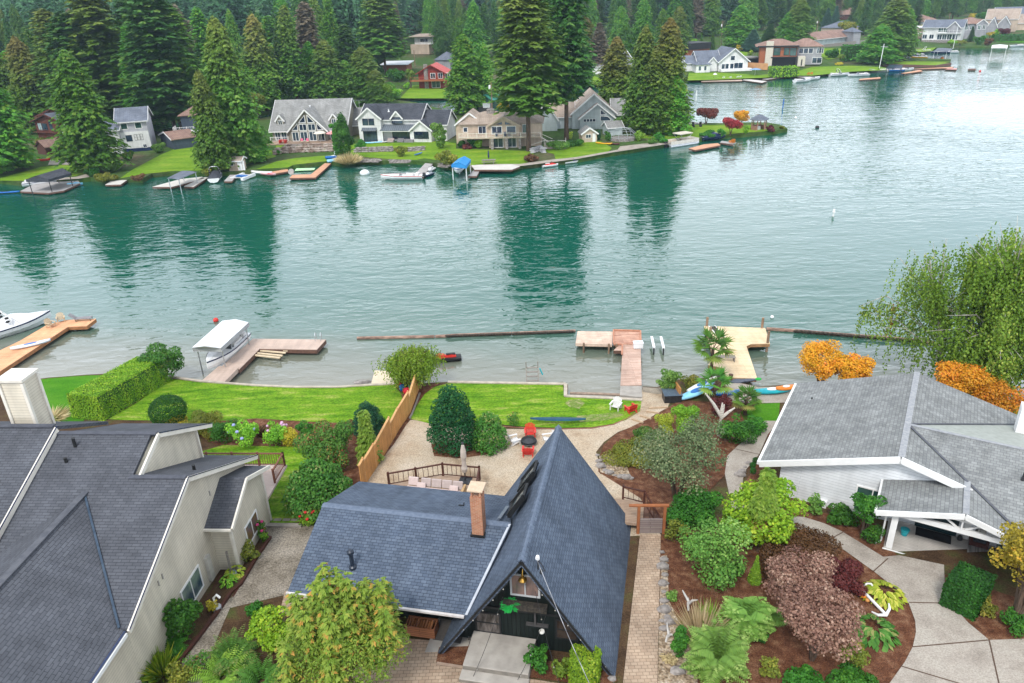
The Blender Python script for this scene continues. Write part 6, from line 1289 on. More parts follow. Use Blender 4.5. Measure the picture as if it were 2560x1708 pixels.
for px in (2000, 2012, 2024, 2045, 2050): x = X(px, 150, 5); window(t, f, x-.8, x+.8, 4.4, 6.2, 5, TRIM, GL2, 0, w=.12)
MB().box(X(1994), X(2012), -2, 3, 0, 3.6).build('garden_wing', mat('cream_render', (.6, .55, .46)), t); MB().box(X(2002), X(2005), -2.1, -2, .3, 2.6).build('door', BLACK, t)
x = X(2040, 155, 5); window(t, f, x-1.5, x+2, .6, 2.6, 5, TRIM, GL2, 1, w=.14)
t, f = mh('cedar board fence panel between the white gabled and the modern house', (1867, 172), (1918, 178), 'fence', 'fence'); MB().box(0, f.wd, 0, .1, 0, 2.4).build('fence_panel', mat('fresh_cedar', (.6, .32, .15), (.5, .26, .12), scale=.8), t)
t, f = mh('black and rust flat-roofed house behind the right cedar', (1718, 152), (1772, 146)); MB().box(0, f.wd, 0, 9, 0, 4.4).build('wall', WRU, t); MB().box(-.5, f.wd, -1, 10, 4.4, 7.0).build('upper_wall', BLACK, t); window(t, f, 3.5, 6, .3, 3.6, 0, BLACK, GL2, 0, w=.1)
t, f = mh('long low dark-roofed carport between the white and the modern house', (1856, 160), (1896, 160)); MB().box(0, f.wd, 0, 6, 0, 2.2).build('wall', BLACK, t); MB().box(-1, f.wd, -1, 6, 2.2, 2.6).build('roof', R_LG, t)
t, f = mh('long single-storey brown-roofed house with timber fence above the right lawns', (2026, 116), (2125, 108)); gable(t, 0, f.wd, 0, 12, 3.2, 6.0, W_BLUE, R_BR, over=.8)
MB().box(2, f.wd+4, -6, -5.8, -1.5, .9).build('fence', GREYW, t)
t, f = mh('tan house with grey hip roof above the long low house at the right', (2098, 92), (2132, 90)); hip(t, 0, f.wd+4, 0, 12, 4.5, 7.5, R_BL, wm=W_TAN)
t, f = mh('dark brown roofed cabin at the edge of the far wood', (2090, 50), (2120, 50)); gable(t, 0, f.wd+4, 0, 12, 3.5, 7.5, BROWNW, R_BR, BROWNW)
t, f = mh('grey house peeking out left of the huge far cedar', (2130, 112), (2148, 112)); hip(t, 0, f.wd, 0, 9, 6, 8, R_BL, wm=W_GR)
t, f = mh('large white and grey two-storey house on stone base at the far right', (2303, 105), (2398, 108)); w = f.wd; X = lambda px, py=85, off=0: f.xz(px, py, off)[0]
MB().box(0, w, -.5, 0, -1.2, 1.0).build('stone_base', STONE, t); gable(t, 0, w, 0, 12, 7.4, 10.6, W_WH, R_BL, axis='x', over=.8)
for px in (2383,): gable(t, X(px)-3, X(px)+3, -1, 8, 7.0, 10, W_GR, R_BL, axis='y', over=.5, z0=4)
for px in (2350, 2362, 2374, 2388): x = X(px); window(t, f, x-1, x+1.2, 4.9, 6.8, 0, TRIM, GLASSG, 1, w=.18); window(t, f, x-1, x+1.2, 1.2, 3.6, 0, TRIM, GL2, 1, w=.18)
for px in (2313, 2330): x = X(px); window(t, f, x-1, x+1, 1.6, 3.6, 0, TRIM, GL2, 1, w=.14)
MB().box(X(2344), w, -1.6, 0, 4.2, 4.5).build('balcony', WHITE, t); railing(t, [(X(2344), -1.6, 4.5), (w, -1.6, 4.5)], 1.1, WHITE, bal=.9)
t, f = mh('blue-grey two-storey house right of the large white one', (2400, 98), (2462, 96)); hip(t, 0, f.wd, 0, 12, 7.5, 10.5, R_BR, wm=W_GR, over=.8); gable(t, f.wd*.5, f.wd*.5+6, -1, 6, 7.4, 9.6, W_GR, R_BR, axis='y')
for x in (1.5, 4, 6.5, f.wd*.5+1, f.wd*.5+3.5, f.wd-3): window(t, f, x, x+1.4, 4.6, 6.6, -1 if f.wd*.5 < x < f.wd*.5+6 else 0, TRIM, GLASSG, 1, w=.16)
t, f = mh('grey steep-gabled house with white bargeboards at the far right', (2465, 82), (2520, 84)); gable(t, 0, f.wd*.45, 0, 10, 3.5, 8, W_GR, R_BL, axis='y'); gable(t, f.wd*.45, f.wd, 2, 12, 4.5, 8.5, W_GR, R_BL, axis='y'); gable(t, -2, f.wd+3, 10, 20, 7, 12, W_TAN, R_TAN)
t, f = mh('tan-roofed house at the right frame edge behind the hedge', (2535, 76), (2600, 76)); gable(t, 0, f.wd, 0, 14, 4, 8.5, W_TAN, R_TAN); gable(t, -4, f.wd, 16, 26, 8, 12, W_GR, R_BL)
t, f = mh('brown low-roofed house behind the white two-storey one at the right', (2290, 70), (2345, 66)); hip(t, 0, f.wd, 0, 14, 3.5, 7, R_BR, wm=W_GR)
t, f = mh('small pink beach house with white flat roof left of the white two-storey house', (2264, 96), (2285, 98)); MB().box(0, f.wd+2, 0, 8, 0, 5.4).build('wall', W_TAN, t); MB().box(-1, f.wd+3, -1, 9, 5.4, 6).build('roof', WHITE, t); MB().box(4, 12, -6, -1, 2.8, 3.2).build('porch_roof', WHITE, t); window(t, f, 2, 4.5, 1.5, 4.4, 0, TRIM, GL2, 0, w=.15)
# gazebo
gz = thing('gazebo', 'hexagonal wooden gazebo with dark roof near the peninsula tip', 'gazebo', G(1896, 324, ZP))
m = MB()
for k in range(6): a = k*math.pi/3; m.bar((1.7*math.cos(a), 1.7*math.sin(a), 0), (1.7*math.cos(a), 1.7*math.sin(a), 2.4), .18)
m.build('posts', mat('pinkish_timber', (.36, .2, .14), (.3, .16, .12)), gz); MB().lathe([(2.3, 2.35), (2.3, 2.45), (.5, 3.4), (.05, 3.5)], n=6).build('roof', R_BL, gz)
m = MB()
for k in range(6):
    if k == 4: continue
    a, b = k*math.pi/3, (k+1)*math.pi/3; m.bar((1.7*math.cos(a), 1.7*math.sin(a), .45), (1.7*math.cos(b), 1.7*math.sin(b), .45), .08, .9)
m.build('half_wall', _M['pinkish_timber'], gz); MB().lathe([(.5, 0), (.5, .7)], n=8).build('table', WHITE, gz)
# ---- far docks and boats
PALE = mat('pale_float', (.6, .57, .53), (.52, .49, .45), rough=.8, scale=.6); GREYD = mat('grey_dock', (.4, .38, .37), (.33, .31, .3), rough=.85, scale=.8); ORD = mat('orange_dock', (.62, .33, .2), (.52, .27, .16), scale=.6)
fd = lambda lab, px, m, z=.55, **k: dock(lab, px, z, m, th=.3, **k)
fd('pale square swim float left of the shrubs on the far shore', [(263, 462), (281, 450), (319, 449), (302, 461)], PALE)
fd('pale dock under the dark-roofed lift at the far left', [(50, 478), (90, 458), (196, 452), (200, 458), (160, 476), (120, 482)], GREYD)
fd('long pale dock with grey-roofed lift below the green lawn', [(381, 467), (450, 448), (505, 442), (512, 446), (430, 467)], PALE)
fd('narrow pale finger dock left of the wakeboard boat', [(460, 466), (505, 444), (522, 442), (484, 467)], PALE)
fd('tan dock plank right of the wakeboard boat', [(560, 453), (575, 437), (592, 437), (580, 453)], GREYD)
fd('short orange dock joining the white canoe to the lawn', [(676, 436), (676, 430), (719, 422.5), (721, 428)], ORD)
fd('orange zigzag dock beside the lime swim mat', [(724, 445), (731, 437), (777, 436), (812, 408), (828, 408.5), (789, 443.5)], ORD)
fd('grey dock reaching out beside the white bass boat', [(1033, 440), (1063, 408), (1083, 408), (1058, 442)], GREYD)
fd('grey finger dock beside the blue boat canopy', [(1170, 440), (1190, 419), (1203, 418), (1192, 440)], GREYD)
fd('low pale quay with picnic table in front of the far lawn', [(1186, 424), (1178, 413), (1280, 411), (1300, 416), (1280, 424)], PALE, z=.95)
fd('orange floating dock beside the pontoon boat at the peninsula', [(1722, 371), (1738, 375), (1801, 363), (1795, 358), (1760, 361)], ORD)
fd('small timber dock with orange chairs at the peninsula', [(1800, 356), (1832, 361), (1834, 357), (1805, 352)], GREYD)
solo('swim_mat', MB().slab([np.array(G(x, y, .3)) for x, y in ((737, 426.5), (741, 421), (788, 420), (785, 424.5))], .1), mat('lime_foam', (.5, .8, .45), (.45, .75, .4)), 'lime green swim mat between the orange dock and the lawn', 'swim mat', org=G(737, 426, .3))
solo('spool', MB().tube([(0, -.3, .6), (0, .3, .6)], .55, 12), mat('pale_spool', (.5, .48, .45), (.3, .28, .26)), 'pale round spool standing on the corner of the orange zigzag dock', 'spool').location = G(729, 437, .55)
def lift(label, px, h, cm, sag=.4, pm=DARKM, gable_=True):
    P_ = [np.array(G(x, y, h)) for x, y in px]; o = np.mean(P_, axis=0); o[2] = 0; t = thing('boat_lift', label, 'boat lift', o); P_ = [p-o for p in P_]
    up = np.array([0, 0, sag]); r0_ = (P_[0]+P_[1])/2+up; r1_ = (P_[2]+P_[3])/2+up; m = MB()
    m.slab([P_[0], r0_, r1_, P_[3]], .08).slab([r0_, P_[1], P_[2], r1_], .08); m.poly([P_[0], P_[1], r0_]).poly([P_[2], P_[3], r1_])
    if sag > .5:
        for a, b in ((P_[0], P_[1]), (P_[1], P_[2]), (P_[2], P_[3]), (P_[3], P_[0])): m.poly([a, b, b-np.array([0, 0, .5]), a-np.array([0, 0, .5])])
    m.build('canopy', cm, t)
    for p in P_: q = p*.9; MB().tube([(q[0], q[1], -1), (q[0], q[1], h-.1)], .09, 6).build('post', pm, t)
    return t
lift('dark grey roofed lift over boats at the far left dock', [(64, 449), (120, 449), (178, 433), (140, 425)], 3.0, R_CH, .7); 
lift('slate grey roofed lift over the long pale dock', [(417, 446), (446, 449), (492, 430), (455, 427)], 2.6, R_BL, .1, STEEL)
lift('bright blue canopied lift beside the grey finger dock', [(1128, 412), (1166, 415), (1177, 399), (1146, 397)], 2.9, mat('bright_blue_canvas', (.02, .2, .5), (.03, .26, .6), scale=.6), .6, WHITE)
def fb(lab, px, rot, L_, B, z=0., **k): return boat(lab, G(*px), math.radians(rot), L_, B, .8, z=z, **k)
fb('white boat with blue trim inside the blue canopied lift', (1148, 432), 175, 5.5, 2.2, stripe=BLUEP, z=.3)
fb('long white bass boat with red stripe moored at the grey dock', (1005, 448), 85, 8.2, 2.2, stripe=CR, shield=True, motor=True)
jetski('white jet ski nearest the grey dock end', G(1073, 440), math.radians(160), GEL, NAVY, 3.1); jetski('dark and white jet ski behind the other one at the grey dock', G(1078, 428), math.radians(165), GEL, GEL, 3.1)
fb('black and white wakeboard boat with chrome tower at the left lawn dock', (542, 450), 10, 6.5, 2.4, tower=STEEL, cover=mat('charcoal_cover', (.05, .055, .07)), stripe=NAVY, z=.2)
fb('white boat under the dark roofed lift at the far left', (105, 464), -65, 6.5, 2.3, z=.2); fb('second white boat behind the first one under the dark roofed lift', (140, 452), -65, 6.0, 2.2, z=.3, cover=BLACK)
jetski('light blue jet ski at the corner of the far left dock', G(185, 466), math.radians(-60), LBLUE, LBLUE, 3.3); kayak('bright blue kayak at the left frame edge by the far dock', G(14, 483, .1), math.radians(-88), 5.5, .9, .3, BLUEP)
kayak('white canoe with red hull drawn up at the short orange dock', G(655, 435, .4), math.radians(70), 5, 1.1, .5, mat('white_hull', (.7, .7, .7)), CR, pit=False, name='canoe', cat='canoe'); 
kayak('red-bottomed white canoe beside the other canoe at the orange dock', G(668, 438, .3), math.radians(62), 4.6, 1.0, .5, mat('red_hull', (.5, .05, .08), (.7, .68, .68), scale=.5, stretch=(1, 1, 4)), None, pit=False, name='canoe', cat='canoe')
pb_ = thing('pedal_boat', 'small white catamaran frame with blue seats beside the beige shed', 'pedal boat', G(608, 446, .1), math.radians(-20))
for x in (-1.3, 1.3): MB().bar((x, -2, .3), (x, 2, .4), .6, .5).build('float', GEL, pb_)
MB().box(-1.2, 1.2, -.8, .3, .5, .65).build('seat', BLUEP, pb_); MB().bar((-1.2, -1.6, .5), (1.2, -1.6, .5), .1).bar((-1.2, 1.2, .5), (1.2, 1.2, .5), .1).build('crossbar', GEL, pb_)
solo('mooring_buoy', MB().ball((0, 0, .25), 1.0, .8, .7, n=12, m=8), GEL, 'large white mooring buoy floating left of the bass boat', 'buoy', smooth=True).location = G(912, 436)
for i, (x, y, w_) in enumerate(((837, 396, 'upper'), (840, 404, 'lower'))): kayak(w_+' bright blue inflatable raft piled at the zigzag dock by the tree', G(x, y, .5+.3*(1-i)), math.radians(-55+i*10), 4.2, 1.6, .6, LBLUE if i else BLUEP, WHITE, name='raft', cat='raft')
rr = thing('ring_frame', 'grey round swim slide frame leaning behind the blue rafts', 'slide', G(845, 396, .8)); MB().tube([(math.cos(a)*.6, -.3*math.sin(a), 1+math.sin(a)) for a in np.linspace(0, 2*math.pi, 14)], .12, 6).build('ring', GEL, rr)
# pontoon boat
po = G(1702, 363); pn = thing('pontoon_boat', 'white pontoon boat with beige canopy moored at the peninsula', 'boat', po, math.radians(-62))
for x in (-1.1, 1.1): MB().tube([(x, -4, .2), (x, 3.4, .2), (x, 4, .4)], .38, 8).build('pontoon', STEEL, pn)
MB().box(-1.4, 1.4, -4, 4, .55, .65).build('floor', GEL, pn)
MB().box(-1.4, -1.35, -4, 4, .65, 1.35).box(1.35, 1.4, -4, 4, .65, 1.35).box(-1.4, 1.4, 3.95, 4, .65, 1.35).build('fence', mat('pale_panel', (.66, .62, .56)), pn)
MB().box(-1.3, -.7, -3, -.5, .65, 1.2).box(.7, 1.3, .8, 3.5, .65, 1.2).box(-1.3, -.7, .8, 3.5, .65, 1.2).build('seat', mat('beige_vinyl', (.6, .52, .42)), pn)
MB().slab([(-1.3, -1.5, 2.7), (1.3, -1.5, 2.7), (1.3, 2.2, 2.7), (-1.3, 2.2, 2.7)], .15).build('canopy', mat('beige_canvas', (.68, .62, .52)), pn)
for x in (-1.2, 1.2): MB().tube([(x, 0, 1.2), (x, -1.4, 2.6)], .04, 5).tube([(x, .4, 1.2), (x, 2.1, 2.6)], .04, 5).build('canopy_pole', STEEL, pn)
MB().box(-.3, .3, -4.7, -4.05, .0, 1.3).build('outboard', DARKM, pn)
fb('dark covered boat behind the pontoon boat at the peninsula', (1783, 351), -75, 6, 2.2, hm=NAVY, cover=NAVY, z=.2)
for i, x in enumerate((1826, 1830)): adirondack(('left', 'right')[i]+' orange chair on the small peninsula dock', G(x, 357, .6), math.radians(200), ORG)
for lab, x, y, r_ in (('dark swim buoy beyond the peninsula tip', 2043, 320, .5), ('white buoy near the upright pole at the peninsula cove', 1989, 296, .35), ('small white buoy off the pale pier', 1930, 795, .2), ('white float drifting left of the covered lift', 540, 803, .3), ('orange buoy off the green bulkhead', 2355, 148, .8), ('tiny red buoy in the middle of the far cove', 2450, 179, .4)):
    solo('buoy', MB().ball((0, 0, .1), r_, r_, r_, n=10, m=6), DARKM if 'dark' in lab else (ORG if 'orange' in lab else (CR if 'red' in lab else GEL)), lab, 'buoy', smooth=True).location = G(x, y)
for lab, x, y, h_ in (('white marker pole standing in the lake at the right', 2083, 541, 1.1), ('white upright marker pole left of the red maple on the water', 1740, 252, 3.0), ('blue marker post in the cove behind the orange maple', 1957, 270, 2.5)):
    o_ = solo('marker_pole', MB().tube([(0, 0, -.5), (0, 0, h_)], .14, 8).lathe([(.2, h_*.5), (.22, h_*.5+.25)]), BLUEP if 'blue' in lab else WHITE, lab, 'marker pole'); o_.location = G(x, y)
# right far shore docks and boats
fm_ = lambda lab, px, m: dock(lab, px, .5, m, th=.3)
fm_('pale swim beach deck with chairs below the white gabled house', [(1753, 204), (1765, 195), (1850, 194), (1856, 202)], mat('beach_pink', (.6, .47, .38), (.54, .42, .33), scale=.4))
fm_('white boat lift dock beside the pale beach deck', [(1856, 200), (1862, 197), (1917, 203), (1905, 207)], PALE); fm_('tan dock running past the clipped hedge on the far right shore', [(1905, 198), (1962, 188), (1966, 191), (1918, 199)], GREYD)
fm_('long brown dock below the lawn on the far right shore', [(1975, 190), (2030, 197), (2034, 193), (1990, 187)], GREYD); fm_('orange-edged white dock off the far right lawn', [(2147, 200), (2152, 197), (2200, 193), (2202, 196)], ORD); fm_('red-brown dock right of the dark lift', [(2253, 183), (2300, 175), (2307, 178), (2262, 184)], ORD)
fm_('long orange-brown dock in front of the green bulkhead', [(2250, 168), (2290, 172), (2385, 167), (2380, 170), (2290, 172.5)], ORD); fm_('small pink swim dock end off the green bulkhead', [(2362, 173), (2370, 171), (2393, 171), (2391, 174)], mat('pinkdock', (.6, .3, .26)))
fm_('dark floating raft alone in the far cove', [(2420, 174), (2421, 171.5), (2440, 171.5), (2439, 174)], EDG)
bk = [np.array(G(x, y, 1.0)) for x, y in ((2203, 160), (2220, 154.5), (2378, 157.5), (2338, 163.5))]
tt = solo('grass_pier', MB().slab(bk, 1.6), G_LAWNF, 'grass-topped pier with dark sides reaching into the far cove', 'pier', org=bk[0])
q = MB()
for a, b in zip(bk, bk[1:]+bk[:1]): q.bar(a-bk[0]-np.array([0, 0, .45]), b-bk[0]-np.array([0, 0, .45]), .4, .95)
q.build('timber_side', EDG, tt)
lift('dark canopied lift over a navy boat at the far right lawn', [(2215, 172), (2253, 172), (2258, 164), (2222, 163)], 3, NAVY, .3); lift('large grey canopied lift in the far right cove', [(2334, 128), (2368, 130), (2382, 122), (2345, 120)], 3.4, R_BL, .2, WHITE)
fb('navy boat under the dark canopied lift', (2232, 179), 80, 8, 2.6, hm=BLUEP, stripe=NAVY); fb('dark boat under the large grey canopied lift', (2350, 134), 80, 8, 2.6, hm=NAVY)
for i, (x, y, r_, lab, kw) in enumerate(((2030, 200, -70, 'white motor boat at the brown dock on the far right shore', {}), (2098, 190, -80, 'white cruiser with arch beside the far right lawn', dict(tower=GEL)), (2145, 191, 95, 'long white and navy speedboat beside the white cruiser', {}), (2196, 180, 70, 'small white boat tied left of the dark lift', {}), (2265, 177, -75, 'white boat right of the dark lift', {}), (2308, 131, 80, 'white and navy wakeboard boat in the far right cove', dict(tower=GEL)), (2290, 141, 85, 'dark blue moored boat at the far cove float', dict(hm=NAVY)), (2297, 146, 60, 'yellow and blue tow tube boat in the far cove', dict(hm=YEL)), (2375, 133, 80, 'white boat at the right of the grey canopied lift', {}), (2540, 117, 90, 'white speedboat at the right frame edge far away', {}), (2006, 205, -70, 'white runabout moored at the near end of the brown dock', {}))):
    fb(lab, (x, y), r_, 8 if i in (1, 2) else 7, 2.5, **kw)
lift('white-framed turquoise boat port far away at the right', [(2478, 121), (2518, 121), (2520, 113), (2480, 113)], 4.5, WHITE, .3, WHITE)
umbrella('blue parasol on the deck below the clipped hedge', M(1887, 189), mat('faded_blue', (.2, .33, .5)), 2.4, 2.2); umbrella('white beach parasol at the pale beach deck', M(1787, 196), WHITE, 1.6, .8)
for i, (x, y) in enumerate(((1808, 197), (1825, 197), (1843, 196), (1850, 195))): adirondack('white beach chair %s on the pale beach deck' % ('furthest left', 'second from left', 'third from left', 'furthest right')[i], G(x, y, .55), math.radians(180), GEL)
for i, (x, y) in enumerate(((2020, 187), (2028, 186))): adirondack(('left', 'right')[i]+' orange chair on the far right dock corner', G(x, y, .9), math.radians(180), ORG)
dg = thing('picnic_table', 'grey picnic table on the quay below the tan house', 'table', G(1222, 409, ZP+.1), 0)
MB().box(-1.4, 1.4, -.4, .4, .7, .78).build('top', GREYW, dg); MB().box(-1.4, 1.4, -.9, -.6, .42, .48).box(-1.4, 1.4, .6, .9, .42, .48).build('bench', GREYW, dg); MB().box(-1, -.9, -.8, .8, 0, .7).box(.9, 1, -.8, .8, 0, .7).build('leg', GREYW, dg)
cu = thing('parasol', 'closed navy parasol standing behind the picnic table on the quay', 'parasol', G(1222, 406, ZP)); MB().tube([(0, 0, 0), (0, 0, 2.4)], .04, 6).build('pole', DARKM, cu); MB().lathe([(.12, .9), (.2, 1.2), (.12, 2.2), (.02, 2.5)], n=8).build('canopy', NAVY, cu)
for i, (x, y, k) in enumerate(((1376, 417, CR), (1430, 408, NAVY))): jetski(('dark jet ski with red side', 'navy and white jet ski')[i]+' moored at the shore path', G(x, y), math.radians(-70), k, GEL, 3.4)
kayak('yellow kayak lying in the flower bed beside the garden shed', G(1510, 361, ZP), math.radians(60), 4, .7, .35, YEL); kayak('brown upturned canoe right of the yellow kayak', G(1532, 362, ZP), math.radians(60), 3.2, .8, .4, BROWNW, None, pit=False, name='canoe', cat='canoe')
kayak('red kayak leaning on the patio at the far left', G(110, 403, ZP+.3), math.radians(-70), 2.6, .9, .5, CR); kayak('upper blue oar board leaning on the wall below the farmhouse', G(1046, 386, ZP+.2), math.radians(-30), 2.8, .5, .2, BLUEP, None, pit=False, name='paddle_board', cat='paddle board')
q = thing('tent', 'purple parasol lying low beside the dark furniture behind the cedars', 'parasol', G(1706, 318, ZP)); MB().lathe([(1.5, 0), (1.4, .5), (.1, 1.4)], n=8).build('canopy', mat('purple_canvas', (.08, .03, .2)), q)
q = thing('patio_set', 'dark patio furniture set on the peninsula terrace', 'patio set', G(1733, 318, ZP)); MB().box(-1.2, 1.2, -.8, .8, .7, .78).build('table', BLACK, q)
for x in (-1.8, 1.8, 0): MB().box(x-.3, x+.3, -.3, .3, 0, .45).box(x-.3, x+.3, .3, .38, .45, 1.2).build('chair', BLACK, q)
mst = thing('flagpole', 'pale leaning mast with cross trees at the far right lawn', 'mast', G(2198, 172, .8)); MB().tube([(0, 0, 0), (.3, 0, 9)], .12, 6).build('pole', GEL, mst); MB().bar((-.8, 0, 8), (2, 0, 7.8), .1).build('crossbar', GEL, mst)
m2_ = thing('flagpole', 'pale sailboat mast in front of the far white house', 'mast', G(2382, 123, .8)); MB().tube([(0, 0, 0), (.3, 0, 11)], .12, 6).build('pole', GEL, m2_)
# ------------------------------------------------------------------ plants
def norm(a): return a/(np.linalg.norm(a, axis=-1, keepdims=True)+1e-9)
def kites(P_, D, Wd, L_, tint):
    """leaf-like kites: base point, direction, width vector, length"""
    n = len(P_); L_ = np.broadcast_to(np.asarray(L_, float), (n,))[:, None]; tip = P_+D*L_; mid = P_+D*L_*.45
    V = np.stack([P_, mid+Wd, tip, mid-Wd], 1).reshape(-1, 3); Q = np.arange(4*n).reshape(n, 4)
    return V, Q, np.repeat(tint, 4)
def join(parts):
    V = []; Q = []; T_ = []; b = 0
    for v, q, t in parts: V.append(v); Q.append(q+b); T_.append(t); b += len(v)
    return np.concatenate(V), np.concatenate(Q), np.concatenate(T_)
def conifer_geo(seed, h, r, nb, style='cedar', start=.06, sl=None, side=2):
    R = np.random.default_rng(seed); t = start+(1-start)*R.random(nb)**.92; t = np.sort(t); az = np.arange(nb)*2.39996+R.random(nb)*.9
    if style == 'cedar': Rt = r*np.clip((1-t), 0, 1)**.52*(.62+.5*R.random(nb))*(1+.26*np.sin(az*2+t*11)*np.cos(t*23+seed)); rise, dr = .1, .4
    elif style == 'fir': Rt = r*(np.clip(1-t, 0, 1)**.42)*(.4+.65*R.random(nb)+.18*np.sin(az*2+t*17)); rise, dr = .05, .18
    else: Rt = r*np.clip(1-t, 0, 1)**.85*(.75+.3*R.random(nb)); rise, dr = .1, .35
    u = (t-start)/(1-start); Rt *= np.clip(.55+u*3.5, 0, 1); Rt = np.maximum(Rt, .25)
    sl = sl or .26*r; K = np.maximum(2, np.ceil(Rt/(sl*.62)).astype(int)); bi = np.repeat(np.arange(nb), K)
    k = np.concatenate([np.arange(1, q+1) for q in K]); s = k/K[bi]; s = s*(.92+.12*R.random(len(s)))
    L_ = Rt[bi]; a = az[bi]+(R.random(len(s))-.5)*.35
    x = np.cos(a)*L_*s; y = np.sin(a)*L_*s; z = t[bi]*h+L_*(rise*s-dr*s*s)+R.normal(0, sl*.22, len(s))
    P0 = np.stack([x, y, z], 1); out = []; bt = R.random(nb)
    for j in range(side+1):
        aa = a+(0, .85, -.85, .45, -.45)[j]+(R.random(len(s))-.5)*.4
        d = norm(np.stack([np.cos(aa), np.sin(aa), -.35*s-.15+.35*(R.random(len(s))-.5)+(-.45 if style == 'cedar' else 0)], 1))
        w = norm(np.cross(d, np.stack([R.normal(0, .35, len(s)), R.normal(0, .35, len(s)), np.ones(len(s))], 1)))*(sl*(.2+.14*R.random(len(s))))[:, None]
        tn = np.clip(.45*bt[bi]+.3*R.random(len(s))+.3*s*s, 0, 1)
        out.append(kites(P0-d*sl*.3, d, w, sl*(.85+.5*R.random(len(s))), tn))
    top = np.array([[0, 0, h*.985]]*6); aa = np.arange(6)*1.05; d = norm(np.stack([np.cos(aa)*.35, np.sin(aa)*.35, np.ones(6)*.6], 1)); out.append(kites(top-[0, 0, sl*.5], d, norm(np.cross(d, [0, 0, 1.]))*sl*.16, sl*.9, np.ones(6)*.7))
    return join(out)
F_CED = leaf('cedar_needles', (0.046, 0.184, 0.0221), (0.129, 0.35, 0.0368), (0.258, 0.405, 0.0552)); F_DARK = leaf('dark_fir_needles', (.024, .095, .022), (.07, .19, .035), (.15, .25, .05))
F_OLV = leaf('olive_needles', (0.088, 0.16, 0.024), (0.208, 0.272, 0.048), (0.352, 0.304, 0.08)); F_BRN = leaf('browning_needles', (0.192, 0.16, 0.04), (0.336, 0.248, 0.072), (0.48, 0.32, 0.128)); F_BLU = leaf('blue_green_needles', (0.048, 0.16, 0.112), (0.112, 0.272, 0.192), (0.208, 0.352, 0.272))
F_BRI = leaf('bright_needles', (.045, .17, .02), (.1, .28, .03), (.2, .36, .05)); F_GRYB = leaf('grey_brown_needles', (0.16, 0.144, 0.096), (0.256, 0.224, 0.144), (0.352, 0.288, 0.192))
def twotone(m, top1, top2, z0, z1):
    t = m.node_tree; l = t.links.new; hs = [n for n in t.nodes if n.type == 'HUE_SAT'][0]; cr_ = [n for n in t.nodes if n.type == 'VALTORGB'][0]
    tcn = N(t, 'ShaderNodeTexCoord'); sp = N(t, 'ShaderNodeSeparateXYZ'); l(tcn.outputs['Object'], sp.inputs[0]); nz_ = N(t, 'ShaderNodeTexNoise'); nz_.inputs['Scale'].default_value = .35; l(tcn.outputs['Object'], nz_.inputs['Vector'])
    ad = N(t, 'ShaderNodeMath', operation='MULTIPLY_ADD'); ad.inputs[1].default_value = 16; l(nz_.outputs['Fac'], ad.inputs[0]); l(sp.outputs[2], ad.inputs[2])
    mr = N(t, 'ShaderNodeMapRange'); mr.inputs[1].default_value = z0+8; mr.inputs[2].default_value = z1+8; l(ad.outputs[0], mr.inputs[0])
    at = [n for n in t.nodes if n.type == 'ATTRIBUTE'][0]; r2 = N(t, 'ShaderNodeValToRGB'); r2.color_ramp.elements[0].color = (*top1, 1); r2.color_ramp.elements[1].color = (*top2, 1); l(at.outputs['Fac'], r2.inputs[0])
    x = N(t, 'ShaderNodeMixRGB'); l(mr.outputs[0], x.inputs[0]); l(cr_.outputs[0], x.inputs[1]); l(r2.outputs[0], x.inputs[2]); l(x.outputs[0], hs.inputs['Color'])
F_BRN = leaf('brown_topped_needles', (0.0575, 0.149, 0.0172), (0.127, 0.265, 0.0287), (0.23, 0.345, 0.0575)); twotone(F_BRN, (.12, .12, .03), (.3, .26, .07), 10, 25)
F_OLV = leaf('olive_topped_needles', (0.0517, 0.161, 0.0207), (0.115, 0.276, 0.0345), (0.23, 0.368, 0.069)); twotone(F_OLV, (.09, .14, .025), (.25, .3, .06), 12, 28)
PROT = {}
def conifer_mesh(style, k):
    key = (style, k)
    if key in PROT: return PROT[key]
    H_, R_ = 25., 4.; cfg = dict(cedar=dict(nb=1250, style='cedar', start=.05, sl=.62), tall=dict(nb=900, style='fir', start=.24, sl=.85), fir=dict(nb=760, style='fir', start=.12, sl=.8), spruce=dict(nb=760, style='spruce', start=.04, sl=.7))[style]
    V, Q, tn = conifer_geo(100*k+len(style), H_, R_, **cfg)
    o = arr_mesh('crown', V, Q, tn, F_CED); PROT[key] = o.data; bpy.data.objects.remove(o)
    return PROT[key]
_tk = MB().tube([(0, 0, -1), (0, 0, 1), (.02, 0, 8), (0, 0, 24)], [.55, .42, .3, .05], 8).build('trunk', BARK); TRUNK = _tk.data; bpy.data.objects.remove(_tk)
_cnt = [0]
def conifer(label, base, h, r, style='cedar', m=None, group=None, lean=0., name=None, cat='tree'):
    _cnt[0] += 1; k = _cnt[0] % 3; R = random.Random(_cnt[0])
    t = thing(name or dict(cedar='cedar_tree', fir='fir_tree', tall='fir_tree', spruce='spruce_tree')[style], label, cat, base, R.random()*6.28, group)
    c = link(bpy.data.objects.new('crown', conifer_mesh(style, k))); c.parent = t; c.scale = (r/4*R.uniform(.85, 1.15), r/4*R.uniform(.85, 1.15), h/25)
    c.material_slots[0].link = 'OBJECT'; c.material_slots[0].material = m or F_CED
    b = link(bpy.data.objects.new('trunk', TRUNK)); b.parent = t; f = max(.5, min(1.3, h/25)); b.scale = (f, f, h/25); return t
def ctree(label, bx, by, ty, wpx, style='cedar', m=None, far=False, z=ZP, group=None, h=None):
    b = M(bx, by) if far else G(bx, by, z); hh = h or hgt(b, ty); r = wpx/2*depth(b)/FPX*(1.14 if style != 'tall' else 1.08)
    return conifer(label, b, hh, r, style, m, group)
